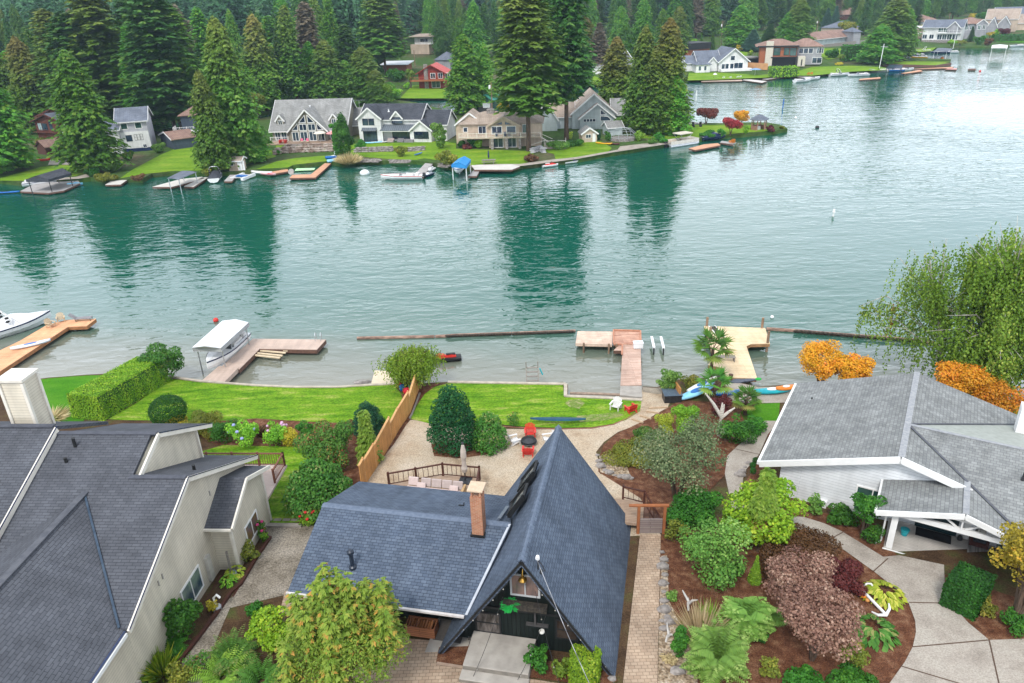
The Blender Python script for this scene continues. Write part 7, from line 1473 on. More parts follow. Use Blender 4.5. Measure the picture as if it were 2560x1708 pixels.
# named trees on the peninsula and left shore
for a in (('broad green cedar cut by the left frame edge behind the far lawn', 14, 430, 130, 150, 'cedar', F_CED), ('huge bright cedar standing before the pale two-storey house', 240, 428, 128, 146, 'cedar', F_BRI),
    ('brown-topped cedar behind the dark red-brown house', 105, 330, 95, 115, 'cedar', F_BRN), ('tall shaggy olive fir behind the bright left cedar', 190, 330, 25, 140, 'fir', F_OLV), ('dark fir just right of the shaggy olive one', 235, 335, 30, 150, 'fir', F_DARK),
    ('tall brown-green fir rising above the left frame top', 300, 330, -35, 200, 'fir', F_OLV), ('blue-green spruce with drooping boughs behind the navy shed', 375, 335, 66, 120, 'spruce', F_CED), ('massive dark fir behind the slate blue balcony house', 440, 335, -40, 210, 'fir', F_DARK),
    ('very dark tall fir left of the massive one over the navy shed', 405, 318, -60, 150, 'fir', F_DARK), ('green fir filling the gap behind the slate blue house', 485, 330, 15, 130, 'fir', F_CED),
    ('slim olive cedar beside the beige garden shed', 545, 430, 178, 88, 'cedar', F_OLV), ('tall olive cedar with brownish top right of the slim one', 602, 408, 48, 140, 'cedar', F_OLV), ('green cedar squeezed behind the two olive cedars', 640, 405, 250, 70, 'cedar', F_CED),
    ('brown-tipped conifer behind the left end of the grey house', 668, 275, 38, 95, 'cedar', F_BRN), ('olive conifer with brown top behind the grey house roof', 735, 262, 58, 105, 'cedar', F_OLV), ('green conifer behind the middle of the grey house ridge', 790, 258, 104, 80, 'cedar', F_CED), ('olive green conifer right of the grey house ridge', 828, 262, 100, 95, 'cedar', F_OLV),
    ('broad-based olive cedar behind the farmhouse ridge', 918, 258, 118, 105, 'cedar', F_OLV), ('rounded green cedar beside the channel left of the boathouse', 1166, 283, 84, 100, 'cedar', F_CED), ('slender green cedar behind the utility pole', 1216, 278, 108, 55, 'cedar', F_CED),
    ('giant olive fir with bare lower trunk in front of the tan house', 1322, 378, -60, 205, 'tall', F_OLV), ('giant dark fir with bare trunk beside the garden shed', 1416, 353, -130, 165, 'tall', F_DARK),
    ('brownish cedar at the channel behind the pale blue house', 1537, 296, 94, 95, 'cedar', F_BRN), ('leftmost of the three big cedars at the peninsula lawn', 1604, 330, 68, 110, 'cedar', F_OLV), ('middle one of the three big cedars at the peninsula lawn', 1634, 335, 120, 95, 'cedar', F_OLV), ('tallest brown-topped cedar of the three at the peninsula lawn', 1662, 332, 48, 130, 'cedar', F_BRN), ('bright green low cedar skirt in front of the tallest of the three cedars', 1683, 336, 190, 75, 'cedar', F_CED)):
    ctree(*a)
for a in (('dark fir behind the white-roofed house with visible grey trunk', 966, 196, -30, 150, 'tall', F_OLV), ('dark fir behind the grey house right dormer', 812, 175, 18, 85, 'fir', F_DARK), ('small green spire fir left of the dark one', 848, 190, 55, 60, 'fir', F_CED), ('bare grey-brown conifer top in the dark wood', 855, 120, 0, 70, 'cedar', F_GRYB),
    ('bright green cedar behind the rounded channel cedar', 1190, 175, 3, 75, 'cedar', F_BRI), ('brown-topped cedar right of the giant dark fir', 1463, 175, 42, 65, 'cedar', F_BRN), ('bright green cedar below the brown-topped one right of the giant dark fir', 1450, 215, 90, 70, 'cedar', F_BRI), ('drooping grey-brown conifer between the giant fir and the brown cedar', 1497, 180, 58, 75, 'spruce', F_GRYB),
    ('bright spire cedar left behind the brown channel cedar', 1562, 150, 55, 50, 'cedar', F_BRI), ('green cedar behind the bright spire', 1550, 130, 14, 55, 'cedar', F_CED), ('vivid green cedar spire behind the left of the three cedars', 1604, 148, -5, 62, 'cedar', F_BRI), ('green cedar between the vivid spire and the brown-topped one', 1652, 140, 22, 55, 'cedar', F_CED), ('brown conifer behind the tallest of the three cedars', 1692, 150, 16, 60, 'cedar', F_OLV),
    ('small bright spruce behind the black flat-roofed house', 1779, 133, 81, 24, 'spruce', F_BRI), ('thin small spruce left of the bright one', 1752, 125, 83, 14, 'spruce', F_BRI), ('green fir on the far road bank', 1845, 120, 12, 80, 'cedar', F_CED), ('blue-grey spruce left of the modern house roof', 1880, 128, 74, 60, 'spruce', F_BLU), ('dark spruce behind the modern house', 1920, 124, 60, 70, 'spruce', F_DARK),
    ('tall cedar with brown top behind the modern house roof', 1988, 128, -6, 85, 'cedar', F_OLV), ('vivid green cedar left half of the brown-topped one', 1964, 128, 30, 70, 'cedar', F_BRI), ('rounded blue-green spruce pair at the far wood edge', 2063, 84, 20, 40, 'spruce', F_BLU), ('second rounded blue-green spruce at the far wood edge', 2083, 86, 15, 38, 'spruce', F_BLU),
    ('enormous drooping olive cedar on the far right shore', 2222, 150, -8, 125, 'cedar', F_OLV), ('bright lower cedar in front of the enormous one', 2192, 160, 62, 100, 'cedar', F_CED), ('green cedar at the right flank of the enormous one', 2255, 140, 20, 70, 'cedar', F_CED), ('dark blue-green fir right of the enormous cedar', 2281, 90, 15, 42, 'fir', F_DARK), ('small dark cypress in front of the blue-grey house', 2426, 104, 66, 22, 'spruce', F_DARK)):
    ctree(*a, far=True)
for i, (x, y, ty, w, st, m_) in enumerate(((655, 262, 120, 80, 'cedar', F_OLV), (700, 258, 110, 85, 'cedar', F_CED), (760, 255, 130, 85, 'cedar', F_OLV), (872, 258, 150, 80, 'cedar', F_CED), (945, 262, 175, 70, 'cedar', F_OLV), (620, 290, 150, 90, 'cedar', F_CED), (880, 240, 60, 90, 'fir', F_DARK), (700, 238, 40, 90, 'fir', F_CED), (770, 236, 55, 85, 'fir', F_DARK), (975, 250, 205, 50, 'cedar', F_CED), (20, 310, 100, 110, 'cedar', F_OLV), (60, 300, 130, 90, 'cedar', F_CED))):
    b = G(x, y, ZP); conifer('medium evergreen in the dense row behind the grey house and red-brown house', b, hgt(b, ty), w/2*depth(b)/FPX*1.1, st, m_, 'evergreens behind the shore houses')
PXW = [(2290+i*15, 60-i*1.6-(i % 3)*7) for i in range(24)]+[(2040+i*13, 30+(i % 3)*9) for i in range(9)]+[(975+i*12, 112+(i % 3)*7) for i in range(3)]+[(1062+i*13, 106+(i % 3)*6) for i in range(9)]+[(1092+i*13, 136+(i % 2)*7) for i in range(3)]+[(1240+i*16, 150-(i % 3)*12) for i in range(6)]+[(2130+i*14, 70+(i % 3)*9) for i in range(5)]
for i, (x, y) in enumerate(PXW): b = M(x, max(y, 8)); conifer('tall dark evergreen standing in the front ranks of the wood behind the channel', b, 19+(i*7) % 11, 3.6+(i % 3)*.6, ('fir', 'cedar', 'spruce')[i % 3], (F_DARK, F_CED, F_DARK, F_OLV)[i % 4], 'evergreens in the front of the far wood')
# wood on the hill: every nearer tree is its own thing, the far mass is one
def clearpx(X, Y):
    v = np.array([X, Y, 3.])-CP; zz = v@FW; return 1280+FPX*(v@RT)/zz
R = random.Random(77)
cols = [F_DARK]*5+[F_CED]*3+[F_OLV]*2+[F_GRYB]
for i in range(78):
    X = R.uniform(-235, -48); Y = R.uniform(238, 350)
    if X > -60: Y += 55
    b = (X, Y, hz(X, Y)); conifer('tall evergreen packed into the dense wood behind the left shore houses', b, R.uniform(22, 38)-b[2], R.uniform(4, 6.5), R.choice(['cedar', 'fir', 'fir', 'spruce']), R.choice(cols), 'evergreens in the dense left wood')
for i in range(80):
    X = R.uniform(-60, 330); Y = R.uniform(0, 60)+float(np.interp(X, [-60, -10, 60, 90, 160, 230, 330], [450, 500, 410, 395, 455, 540, 610]))
    b = (X, Y, hz(X, Y)); conifer('tall dark evergreen standing in the front ranks of the wood behind the channel', b, R.uniform(26, 40)-b[2], R.uniform(4, 6.5), R.choice(['cedar', 'fir', 'fir', 'spruce']), R.choice(cols), 'evergreens in the front of the far wood')
for i in range(16):
    X = R.uniform(-35, 62); Y = R.uniform(345, 425); px = clearpx(X, Y)
    if 1000 < px < 1130 or 1450 < px < 1600: continue
    b = (X, Y, hz(X, Y)); conifer('mid-sized evergreen scattered behind the red cabin and channel', b, R.uniform(14, 24), R.uniform(3, 4.5), R.choice(['cedar', 'fir']), R.choice([F_CED, F_DARK, F_BRI]), 'evergreens behind the channel')
parts = []; lib = [conifer_geo(900+k, 1., .17, 70, ('fir', 'spruce', 'cedar')[k % 3], .15, .055, 1) for k in range(5)]
for i in range(2300):
    X = R.uniform(-620, 900); s = float(np.interp(X, [-600, -60, -40, 60, 90, 160, 230, 330, 900], [330, 330, 530, 470, 450, 500, 585, 640, 860])); Y = s+R.random()**1.3*420
    if abs(X) > Y*.85+60: continue
    h = R.uniform(31, 40)+.006*Y-hz(X, Y); v, q, t_ = lib[i % 5]; a = R.random()*6.28; ca, sa = math.cos(a)*h, math.sin(a)*h; sc = R.uniform(.85, 1.15)
    v2 = np.stack([(v[:, 0]*ca-v[:, 1]*sa)*sc+X, (v[:, 0]*sa+v[:, 1]*ca)*sc+Y, v[:, 2]*h+hz(X, Y)], 1); parts.append((v2, q, np.clip(t_*.5+R.random()*.5, 0, 1)))
V, Q, tn = join(parts); fo_ = arr_mesh('forest', V, Q, tn, leaf('far_forest_needles', (.026, .09, .04), (.07, .18, .07), (.16, .21, .1))); tag(fo_, 'dark evergreen forest covering the hillside along the top of the picture', 'forest', kind='stuff')
# ---- broadleaf plants
def crown_geo(cl, n, size, seed=0, shell=.72, up=.25, bot=.15, asp=.42):
    R = np.random.default_rng(seed); cl = np.array(cl, float); A = cl[:, 3]*cl[:, 4]+cl[:, 3]*cl[:, 5]+cl[:, 4]*cl[:, 5]; ci = R.choice(len(cl), n, p=A/A.sum()); c = cl[ci]
    d = norm(R.normal(size=(n, 3))); fl = (d[:, 2] < 0) & (R.random(n) > bot+.5); d[fl, 2] *= -1
    rr = shell+(1.04-shell)*R.random(n)**.55; rr = np.where(R.random(n) < .1, rr+.16*R.random(n), rr); P_ = c[:, :3]+d*c[:, 3:6]*rr[:, None]; P_[:, 2] = np.maximum(P_[:, 2], .03)
    nrm = norm(d*.8+R.normal(size=(n, 3))*.5+[0, 0, up]); t1 = norm(np.cross(nrm, R.normal(size=(n, 3)))); t2 = np.cross(nrm, t1)
    ct = R.random(len(cl)); tn = np.clip(.4*ct[ci]+.6*R.random(n), 0, 1); sz = size*(.7+.6*R.random(n))
    return kites(P_-t1*sz[:, None]*.5, t1, t2*(sz*asp)[:, None], sz, tn)
def clumps(r, h, n, seed, flat=0., z0=0.):
    R = random.Random(seed); cl = [(0, 0, z0+h*.42, r*.6, r*.6, h*.42)]
    for i in range(n):
        a = i*2.4+R.random(); q = r*(.38+.36*R.random()); zz = z0+h*(.25+.55*R.random()); k = r*(.2+.28*R.random()); cl.append((math.cos(a)*q, math.sin(a)*q, zz, k, k, min(k*.8, h*.3)))
    return cl
PAL = dict(box=((0.0125, 0.075, 0.01), (0.025, 0.138, 0.015), (0.05, 0.213, 0.025)), gold=((0.375, 0.325, 0.025), (0.625, 0.525, 0.05), (0.75, 0.625, 0.1)), olive=((0.1, 0.15, 0.0187), (0.25, 0.275, 0.0375), (0.438, 0.375, 0.0625)), green=((0.025, 0.125, 0.015), (0.0625, 0.237, 0.025), (0.125, 0.35, 0.0375)), lime=((0.112, 0.3, 0.0187), (0.25, 0.5, 0.0375), (0.438, 0.625, 0.075)),
    rust=((0.1, 0.0625, 0.025), (0.213, 0.112, 0.0562), (0.35, 0.175, 0.0875)), mixred=((0.0625, 0.188, 0.025), (0.112, 0.237, 0.0375), (0.525, 0.163, 0.075)), rhodo=((0.0375, 0.15, 0.0187), (0.1, 0.25, 0.0375), (0.3, 0.3, 0.1)), orange=((.5, .3, .02), (.82, .36, .025), (.9, .26, .06)), grey=((0.0875, 0.15, 0.0625), (0.188, 0.25, 0.112), (0.325, 0.338, 0.175)), laurel=((0.112, 0.25, 0.0125), (0.275, 0.425, 0.025), (0.525, 0.575, 0.05)),
    redm=((0.08, 0.02, 0.02), (0.17, 0.04, 0.035), (0.28, 0.09, 0.07)), mag=((0.275, 0.025, 0.0375), (0.475, 0.0625, 0.075), (0.562, 0.125, 0.1)), pinkb=((.2, .1, .07), (.42, .26, .18), (.6, .44, .32)), brownm=((0.0875, 0.0438, 0.0187), (0.163, 0.0875, 0.0312), (0.275, 0.1, 0.0562)), ymap=((0.25, 0.213, 0.0187), (0.45, 0.35, 0.0375), (0.625, 0.375, 0.05)), fern=((.07, .19, .03), (.18, .34, .06), (.32, .46, .12)), straw=((0.375, 0.3, 0.15), (0.562, 0.45, 0.25), (0.75, 0.625, 0.375)), dyew=((0.0075, 0.0625, 0.0312), (0.0187, 0.1, 0.0438), (0.0375, 0.138, 0.0562)), willow=((0.1, 0.213, 0.025), (0.2, 0.338, 0.0375), (0.325, 0.438, 0.075)), spr=((0.01, 0.0875, 0.0312), (0.025, 0.15, 0.05), (0.0625, 0.225, 0.075)), hosta=((0.25, 0.4, 0.025), (0.525, 0.625, 0.0625), (0.75, 0.75, 0.15)))
def LF_(p): return leaf('leaves_'+p, *PAL[p])
_bn = [0]
def bush(label, x, y, w, top, pal, ls=.14, name='shrub', cat='shrub', dens=1., far=False, z=None, n=11, h=None, shape=None, stem=True, group=None, flowers=None, shell=.6, onM=False):
    _bn[0] += 1; sd_ = _bn[0]; b = (M(x, y) if onM else G(x, y, ZP if z is None else z)) if far else T(x, y); r = w/2*depth(b)/FPX; hh = h or hgt(b, top); hh = max(hh, .25)
    t = thing(name, label, cat, b, 0, group)
    if shape == 'ball': cl = [(0, 0, hh*.5, r, r, hh*.5)]
    elif shape == 'cone':
        cl = [(0, 0, hh*(.12+.17*i), r*(1-.16*i), r*(1-.16*i), hh*.16) for i in range(6)]
    elif shape == 'dome':
        cl = [(0, 0, hh*(.14+.14*i), r*q, r*q, hh*.17) for i, q in enumerate((.88, .93, .86, .72, .53, .3))]; cl += [(math.cos(i*2.4)*r*.8*math.sqrt(1-(i/24)**1.5), math.sin(i*2.4)*r*.8*math.sqrt(1-(i/24)**1.5), hh*(.12+.75*i/24), r*.24, r*.24, hh*.12) for i in range(24)]
    elif shape == 'tree': cl = clumps(r, hh*.62, n, sd_, z0=hh*.38)
    else: cl = clumps(r, hh, n, sd_)
    area = 4*math.pi*r*max(r, hh*.5); N_ = int(min(9000, max(120, area/(ls*ls)*2.6*dens)))
    V, Q, tn = crown_geo(cl, N_, ls, sd_, shell=shell); cr_ = arr_mesh('foliage', V, Q, tn, LF_(pal), t)
    if shape == 'tree' or (stem and not far and not shape):
        m = MB(); R = random.Random(sd_)
        if shape == 'tree':
            for i in range(4): a = i*1.57+.5; m.tube([(0, 0, -.1), (math.cos(a)*r*.15, math.sin(a)*r*.15, hh*.35), (math.cos(a)*r*.5, math.sin(a)*r*.5, hh*.75)], [.09*hh/4+.03, .06*hh/4+.02, .015], 5)
        else: m.tube([(0, 0, -.1), (0, 0, hh*.5)], [.06, .03], 5)
        m.build('trunk', BARK, t)
    if flowers:
        c_, nf, fs = flowers; R = random.Random(sd_); 
        for i in range(nf):
            a = R.random()*6.28; q = math.sqrt(R.random())*r*.9; zz = hh*math.sqrt(max(.05, 1-(q/r)**2*.9))
            MB().ball((0, 0, 0), fs, fs, fs*.8, n=8, m=5, jit=.12).build('flower', c_, t, smooth=True).location = (math.cos(a)*q, math.sin(a)*q-.1, zz*.98)
    return t
BLUF = mat('blue_blossom', (.25, .3, .65), (.4, .42, .75), scale=9); PNKF = mat('pink_blossom', (.6, .25, .45), (.6, .45, .6), scale=9); REDF = mat('red_blossom', (.6, .03, .03)); PURF = mat('purple_blossom', (.25, .04, .3)); YELF = mat('yellow_blossom', (.75, .55, .03)); MAGF = mat('magenta_blossom', (.6, .05, .2))
for a, k in ((('clipped dark green round shrub on the left lawn', 428, 1060, 86, 994, 'box', .09), dict(shape='ball', dens=1.5, shell=.9)), (('small flat golden shrub right of the clipped dark one', 447, 1064, 52, 1046, 'gold', .09), {}), (('spreading olive-yellow shrub in the left bed', 509, 1084, 98, 1032, 'olive', .1), {}), (('small olive mound below the spreading shrub', 526, 1104, 34, 1076, 'olive', .08), {}), (('glossy dark green shrub left of the blue hydrangea', 567, 1108, 72, 1050, 'green', .11), {}),
    (('bright green hydrangea with blue flower heads', 615, 1113, 84, 1054, 'lime', .14), dict(flowers=(BLUF, 8, .13))), (('low rust brown shrub between the two hydrangeas', 658, 1088, 44, 1062, 'rust', .09), {}), (('lime hydrangea with pink and lilac flower heads', 699, 1112, 74, 1053, 'lime', .14), dict(flowers=(PNKF, 8, .11))), (('golden ball shrub in front of the pink hydrangea', 727, 1113, 42, 1072, 'gold', .08), dict(shape='ball')), (('small dark round shrub right of the pink hydrangea', 765, 1092, 50, 1050, 'green', .1), {}),
    (('large loose shrub with red-tipped leaves in the left bed', 830, 1165, 150, 1058, 'mixred', .15), dict(n=12)), (('low red-leaved shrub behind the large loose one', 880, 1075, 60, 1055, 'rust', .12), {}), (('huge rounded rhododendron at the lower lawn beside the fence', 803, 1268, 178, 1152, 'rhodo', .17), dict(shape='dome', dens=1.4, shell=.75)), (('dark blue-green yew dome beside the fence', 925, 1090, 88, 1005, 'dyew', .1), dict(shape='dome', dens=1.6, shell=.75)), (('round yellow-green rhododendron right of the big spruce', 1224, 1122, 98, 1030, 'rhodo', .14), dict(shape='dome', dens=1.4, shell=.75)),
    (('thin red maple sapling at the lawn edge', 1284, 1066, 36, 1030, 'mixred', .1), dict(dens=.5)), (('small flower bed shrub with purple, red and yellow blooms at the annex corner', 776, 1308, 50, 1272, 'lime', .1), dict(flowers=(REDF, 5, .1))), (('purple flowered shrub left of the red bloom bed', 762, 1290, 26, 1268, 'green', .09), dict(flowers=(PURF, 6, .09))), (('feathery willow shrub at the water beside the storage bin', 1670, 988, 66, 914, 'fern', .1), dict(dens=.9)), (('yellow-green grassy clump between willow and palm', 1727, 968, 55, 945, 'olive', .12), {}),
    (('bright green round shrub beside the bleached snag', 1710, 1088, 74, 1008, 'lime', .1), dict(dens=1.4)), (('smaller yellow-lime round shrub left of the bright green one', 1661, 1085, 54, 1036, 'hosta', .09), {}), (('dark red-leaved shrub behind the bleached snag', 1798, 1040, 66, 986, 'redm', .12), {}), (('green rhododendron left of the path by the small right lawn', 1838, 1106, 92, 1046, 'green', .15), dict(dens=1.2)), (('wide low olive ground shrub at the gravel curve', 1582, 1146, 150, 1080, 'olive', .11), dict(h=.8, n=14)), (('low olive ground shrub reaching up the bank beside the steps', 1625, 1100, 90, 1062, 'rhodo', .11), dict(h=.6)),
    (('large airy grey-green shrub tree above the gate', 1690, 1265, 250, 1078, 'grey', .13), dict(n=18, shape='tree', dens=1.5, shell=.4)), (('dense dark green camellia beside the gate', 1736, 1312, 146, 1205, 'green', .13), dict(n=10, dens=1.3)), (('broad yellow-green laurel beside the curved path', 1905, 1352, 210, 1192, 'laurel', .17), dict(n=12, dens=1.3)), (('loose light green shrub in the middle of the mulch bed', 1776, 1442, 180, 1303, 'fern', .14), dict(n=13, dens=.8, shell=.5)), (('light wispy shrub right beside the gate post', 1690, 1352, 70, 1290, 'olive', .12), dict(dens=.6, shell=.4)), (('small green shrub right of the loose light green one', 1840, 1440, 40, 1405, 'green', .1), {}),
    (('little bright conifer cone alone in the mulch', 1885, 1457, 34, 1396, 'lime', .07), dict(shape='cone', dens=1.5)), (('low brownish laceleaf maple spreading behind the pink-brown maples', 1985, 1425, 230, 1330, 'brownm', .12), dict(n=10, h=1.6)), (('dark red end of the laceleaf maple by the path', 2095, 1470, 130, 1385, 'redm', .12), dict(n=7, h=1.3)), (('pinkish brown rounded maple in the big mulch bed', 1985, 1530, 165, 1410, 'pinkb', .12), dict(n=24, shape='tree', dens=1.4, shell=.35)), (('lower pinkish brown maple with pale trunk in front of the other', 2030, 1650, 215, 1490, 'pinkb', .12), dict(n=26, shape='tree', dens=1.4, shell=.35)),
    (('dark round bush left of the large sumac', 1697, 1645, 50, 1548, 'green', .1), {}), (('dark small bush under the upper sumac', 1893, 1600, 48, 1565, 'box', .1), {}), (('small green shrub in the wood chips right of the large sumac', 1920, 1690, 60, 1645, 'olive', .1), dict(dens=.7)), (('low green shrub at the bottom edge below the maple', 2010, 1712, 110, 1672, 'green', .13), dict(h=.6)), (('green and yellow low shrub under the right side of the maple', 2130, 1660, 90, 1610, 'olive', .1), dict(dens=.5)), (('dark green ground shrub at the bottom right of the mulch bed', 2130, 1715, 130, 1680, 'green', .12), dict(h=.5)),
    (('large yellow-orange maple at the right frame edge', 2535, 1560, 185, 1300, 'ymap', .13), dict(n=26, shape='tree', dens=1.4, shell=.3)), (('olive low shrub under the yellow-orange maple', 2457, 1535, 56, 1495, 'olive', .1), {}), (('green low shrub at the right frame edge below the maple', 2535, 1572, 74, 1530, 'green', .1), {}), (('pale green shrub against the white house wall at its left', 2036, 1288, 44, 1235, 'fern', .12), {}), (('row of leafy dark green shrubs under the white wall', 2098, 1305, 84, 1268, 'green', .12), {}), (('small green tree with pale stem beside the porch', 2156, 1345, 80, 1230, 'green', .13), dict(shape='tree')), (('low green shrub with white specks in front of the porch post', 2176, 1358, 54, 1310, 'green', .11), {}),
    (('orange maple left of the grey roof ridge', 2045, 990, 112, 866, 'orange', .15), dict(n=22, shape='tree', dens=1.3, shell=.3)), (('lower orange maple lobe behind the grey roof', 2125, 1000, 96, 893, 'orange', .15), dict(n=18, shape='tree', dens=1.2, shell=.3)), (('orange-yellow maple behind the grey roof slope at the right', 2375, 1040, 140, 903, 'orange', .15), dict(n=22, shape='tree', dens=1.1, shell=.3)), (('orange maple branches low in front of the inflatable', 2470, 1060, 130, 950, 'orange', .15), dict(n=16, shape='tree', dens=.8, shell=.2)), (('green hedge top behind the grey roof at the right edge', 2540, 1050, 60, 1020, 'lime', .12), {}),
    (('glossy green rhododendron against the cream wall', 462, 1592, 112, 1484, 'green', .15), dict(dens=1.3)), (('grassy mixed planting below the bump-out window', 622, 1400, 62, 1360, 'olive', .12), {}), (('red and pink flowering shrub at the cream house corner', 653, 1345, 36, 1293, 'mixred', .1), dict(flowers=(MAGF, 6, .1))), (('lime flowers at the end of the narrow bed', 662, 1352, 26, 1330, 'lime', .08), {}), (('small yellow-flowered plant by the white spout', 533, 1528, 30, 1500, 'gold', .09), {}), (('lime-yellow shrub right of the gravel drive', 686, 1625, 118, 1508, 'laurel', .14), dict(dens=1.2)), (('small dark green shrub at the top of the lime one', 640, 1540, 50, 1505, 'green', .1), {}),
    (('reddish grassy clump in the bed beside the drive', 501, 1680, 60, 1635, 'mixred', .1), dict(dens=.6)), (('yellow-green low shrub at the bottom frame edge left of the drive', 455, 1712, 80, 1670, 'olive', .12), {}), (('green glossy shrub right of the front steps', 1343, 1674, 70, 1612, 'green', .11), {}), (('pale small shrub between the glossy one and the clipped cube', 1402, 1694, 50, 1652, 'willow', .1), {}), (('round green tree behind the long clipped hedge', 415, 950, 112, 864, 'rhodo', .17), dict(n=10, dens=1.2)), (('pale lime tuft beside the pebbles of the paver walk', 1678, 1500, 34, 1482, 'fern', .08), {}), (('small dry tuft in the pebbles by the path bottom', 1672, 1655, 40, 1640, 'straw', .08), {}), (('dark shrub behind the small right lawn', 1890, 1080, 60, 1050, 'green', .12), {})): bush(*a, **k)
for i, (x, y) in enumerate(((1888, 1158), (1881, 1170), (1882, 1184))): bush(('top', 'middle', 'lowest')[i]+' of the three tiny clipped balls beside the path', x, y, 15, y-14, 'box', .05, shape='ball', group='three clipped balls')
# conifers close by
def nconifer(label, x, y, w, top, pal, nb, style='spruce', sl=.3, start=.03, side=2, name='spruce_tree'):
    b = T(x, y); r = w/2*depth(b)/FPX; h = hgt(b, top); t = thing(name, label, 'tree', b); V, Q, tn = conifer_geo(int(x), h, r, nb, style, start, sl, side)
    arr_mesh('foliage', V, Q, tn, LF_(pal), t); MB().tube([(0, 0, -.2), (0, 0, h*.9)], [.12, .03], 6).build('trunk', BARK, t); return t
bush('big rounded dark green spruce on the gravel yard edge', 1136, 1120, 134, 962, 'spr', .15, shape='dome', dens=1.8, shell=.72, name='spruce_tree', cat='tree'); nconifer('small yellow-green fir in front of the yew dome', 925, 1155, 70, 1030, 'willow', 420, sl=.34)
def leaves_at(P_, D, size, tn, R, asp=.35):
    w = norm(np.cross(D, R.normal(size=D.shape)))*(size*asp); return kites(P_, D, w, size, tn)
# golden-tipped feathery conifer in front
PAL['gtip'] = ((.1, .24, .02), (.3, .44, .06), (.62, .38, .07))
gb_ = T(878, 1745); g_ = thing('cypress', 'big feathery green cypress with orange tips in front of the annex', 'tree', gb_); pp = []
cl_ = [(0, 0, 2.4, 2.1, 2.1, 2.3)]+[(2.25*math.cos(i*2.4)*math.sqrt((i+1)/26), 2.25*math.sin(i*2.4)*math.sqrt((i+1)/26), 1.2+3.3*math.sqrt(max(.02, 1-((i+1)/27)**1.3)), .85+.3*((i*5) % 3)/3, .85+.3*((i*7) % 4)/4, .8) for i in range(26)]; v_ = crown_geo(cl_, 17000, .15, 5, .5, up=.6, asp=.2); pp.append(v_)
Rg = random.Random(8)
for i in range(34):
    c_ = cl_[1+i % 22]; a_ = Rg.random()*6.28; v, q, t_ = conifer_geo(40+i, 1.5+Rg.random(), .55+.25*Rg.random(), 46, 'spruce', .05, .24, 2); pp.append((v+[c_[0]+.5*math.cos(a_), c_[1]+.5*math.sin(a_), c_[2]-.2], q, t_))
V, Q, tn = join(pp); arr_mesh('foliage', V, Q, tn, LF_('gtip'), g_); MB().tube([(0, 0, -.2), (0, 0, 4)], [.2, .05], 6).build('trunk', BARK, g_)
# conifer on a bare brown stem
b_ = T(1894, 1378); cb_ = thing('cypress', 'green topped conifer with brown dead lower half in front of the laurel', 'tree', b_); h_ = hgt(b_, 1178)
v1 = conifer_geo(61, h_, 1.45, 420, 'spruce', .5, .3, 3); arr_mesh('foliage', *v1, LF_('willow'), cb_); v2 = conifer_geo(62, h_*.62, .95, 260, 'spruce', .42, .28, 2); PAL['dead'] = ((.2, .12, .03), (.36, .22, .06), (.42, .3, .12)); arr_mesh('dead_foliage', *v2, LF_('dead'), cb_); MB().tube([(0, 0, -.2), (0, 0, h_*.9)], [.13, .03], 6).build('trunk', BARK, cb_)
# weeping trees
def weeping(label, b, h, r, nl, ns, lh, pal, ls, name='weeping_tree', trunk=BARK, seed=1, squash=1., start=.3, lean=(0, 0), rnd=.35):
    R = np.random.default_rng(seed); t = thing(name, label, 'tree', b); P_ = []; D = []; m = MB(); m.tube([(0, 0, -.3), (lean[0]*.3, lean[1]*.3, h*.35), (lean[0], lean[1], h*.85)], [.05*h*.5, .035*h*.5, .05], 7); tt_ = []
    for i in range(nl):
        a = i*2.4+R.random(); zt = h*(start+(1-start)*R.random()**.8); rr = r*math.sqrt(max(.05, 1-((zt/h-start*.9)/(1.05-start*.9))**2))*(.55+.5*R.random()); e = np.array([math.cos(a)*rr, math.sin(a)*rr, zt])+[lean[0], lean[1], 0]; s0 = np.array([lean[0]*.6, lean[1]*.6, zt*.62]); md = (s0+e)/2+[0, 0, rr*.18]
        m.tube([s0, md, e], [.035*r*.3, .02*r*.3, .012], 5); bt = R.random()
        for j in range(ns):
            q = .25+.75*R.random(); p = s0*(1-q)**2+2*md*q*(1-q)+e*q*q+R.normal(0, rnd, 3)*[1, 1, .4]; L_ = lh*(.4+.8*R.random()); k = max(3, int(L_/(ls*.55))); sw = R.normal(0, .12, 3)
            zz = np.linspace(0, 1, k)[:, None]; pts = p+np.array([math.cos(a)*.12, math.sin(a)*.12, 0])*zz**.5*L_*.5+np.array([0, 0, -1.])*zz*L_+sw*zz*L_; pts = pts+R.normal(0, ls*.35, pts.shape)
            d = norm(np.array([0, 0, -1.])+R.normal(0, .55, pts.shape)); P_.append(pts); D.append(d); tt_.append(np.clip(bt*.4+R.random(k)*.6, 0, 1))
    P_ = np.concatenate(P_); D = np.concatenate(D); P_[:, 2] = np.maximum(P_[:, 2], .1); arr_mesh('foliage', *leaves_at(P_, D, ls, np.concatenate(tt_), R), LF_(pal), t); m.build('trunk', trunk, t); return t
PAL['wbirch'] = ((.12, .26, .02), (.26, .42, .04), (.42, .52, .08)); wb_ = T(1035, 967); weeping('small weeping birch dome at the shore end of the cedar fence', wb_, hgt(wb_, 872), 2.6, 60, 34, 1.4, 'wbirch', .17, seed=4, start=.6)
bb_ = G(2450, 985, .8); hb = hgt(bb_, 545); PAL['birch'] = ((.08, .16, .015), (.18, .27, .03), (.34, .37, .07)); BWT = mat('birch_bark', (.6, .57, .52), (.25, .22, .2), scale=2, stretch=(1, 1, 5))
weeping('large weeping birch with white branches at the right of the lake shore', bb_, hb, 6.4, 96, 26, 3.6, 'birch', .24, 'birch_tree', BWT, 9, start=.2, lean=(.4, 0), rnd=.5)
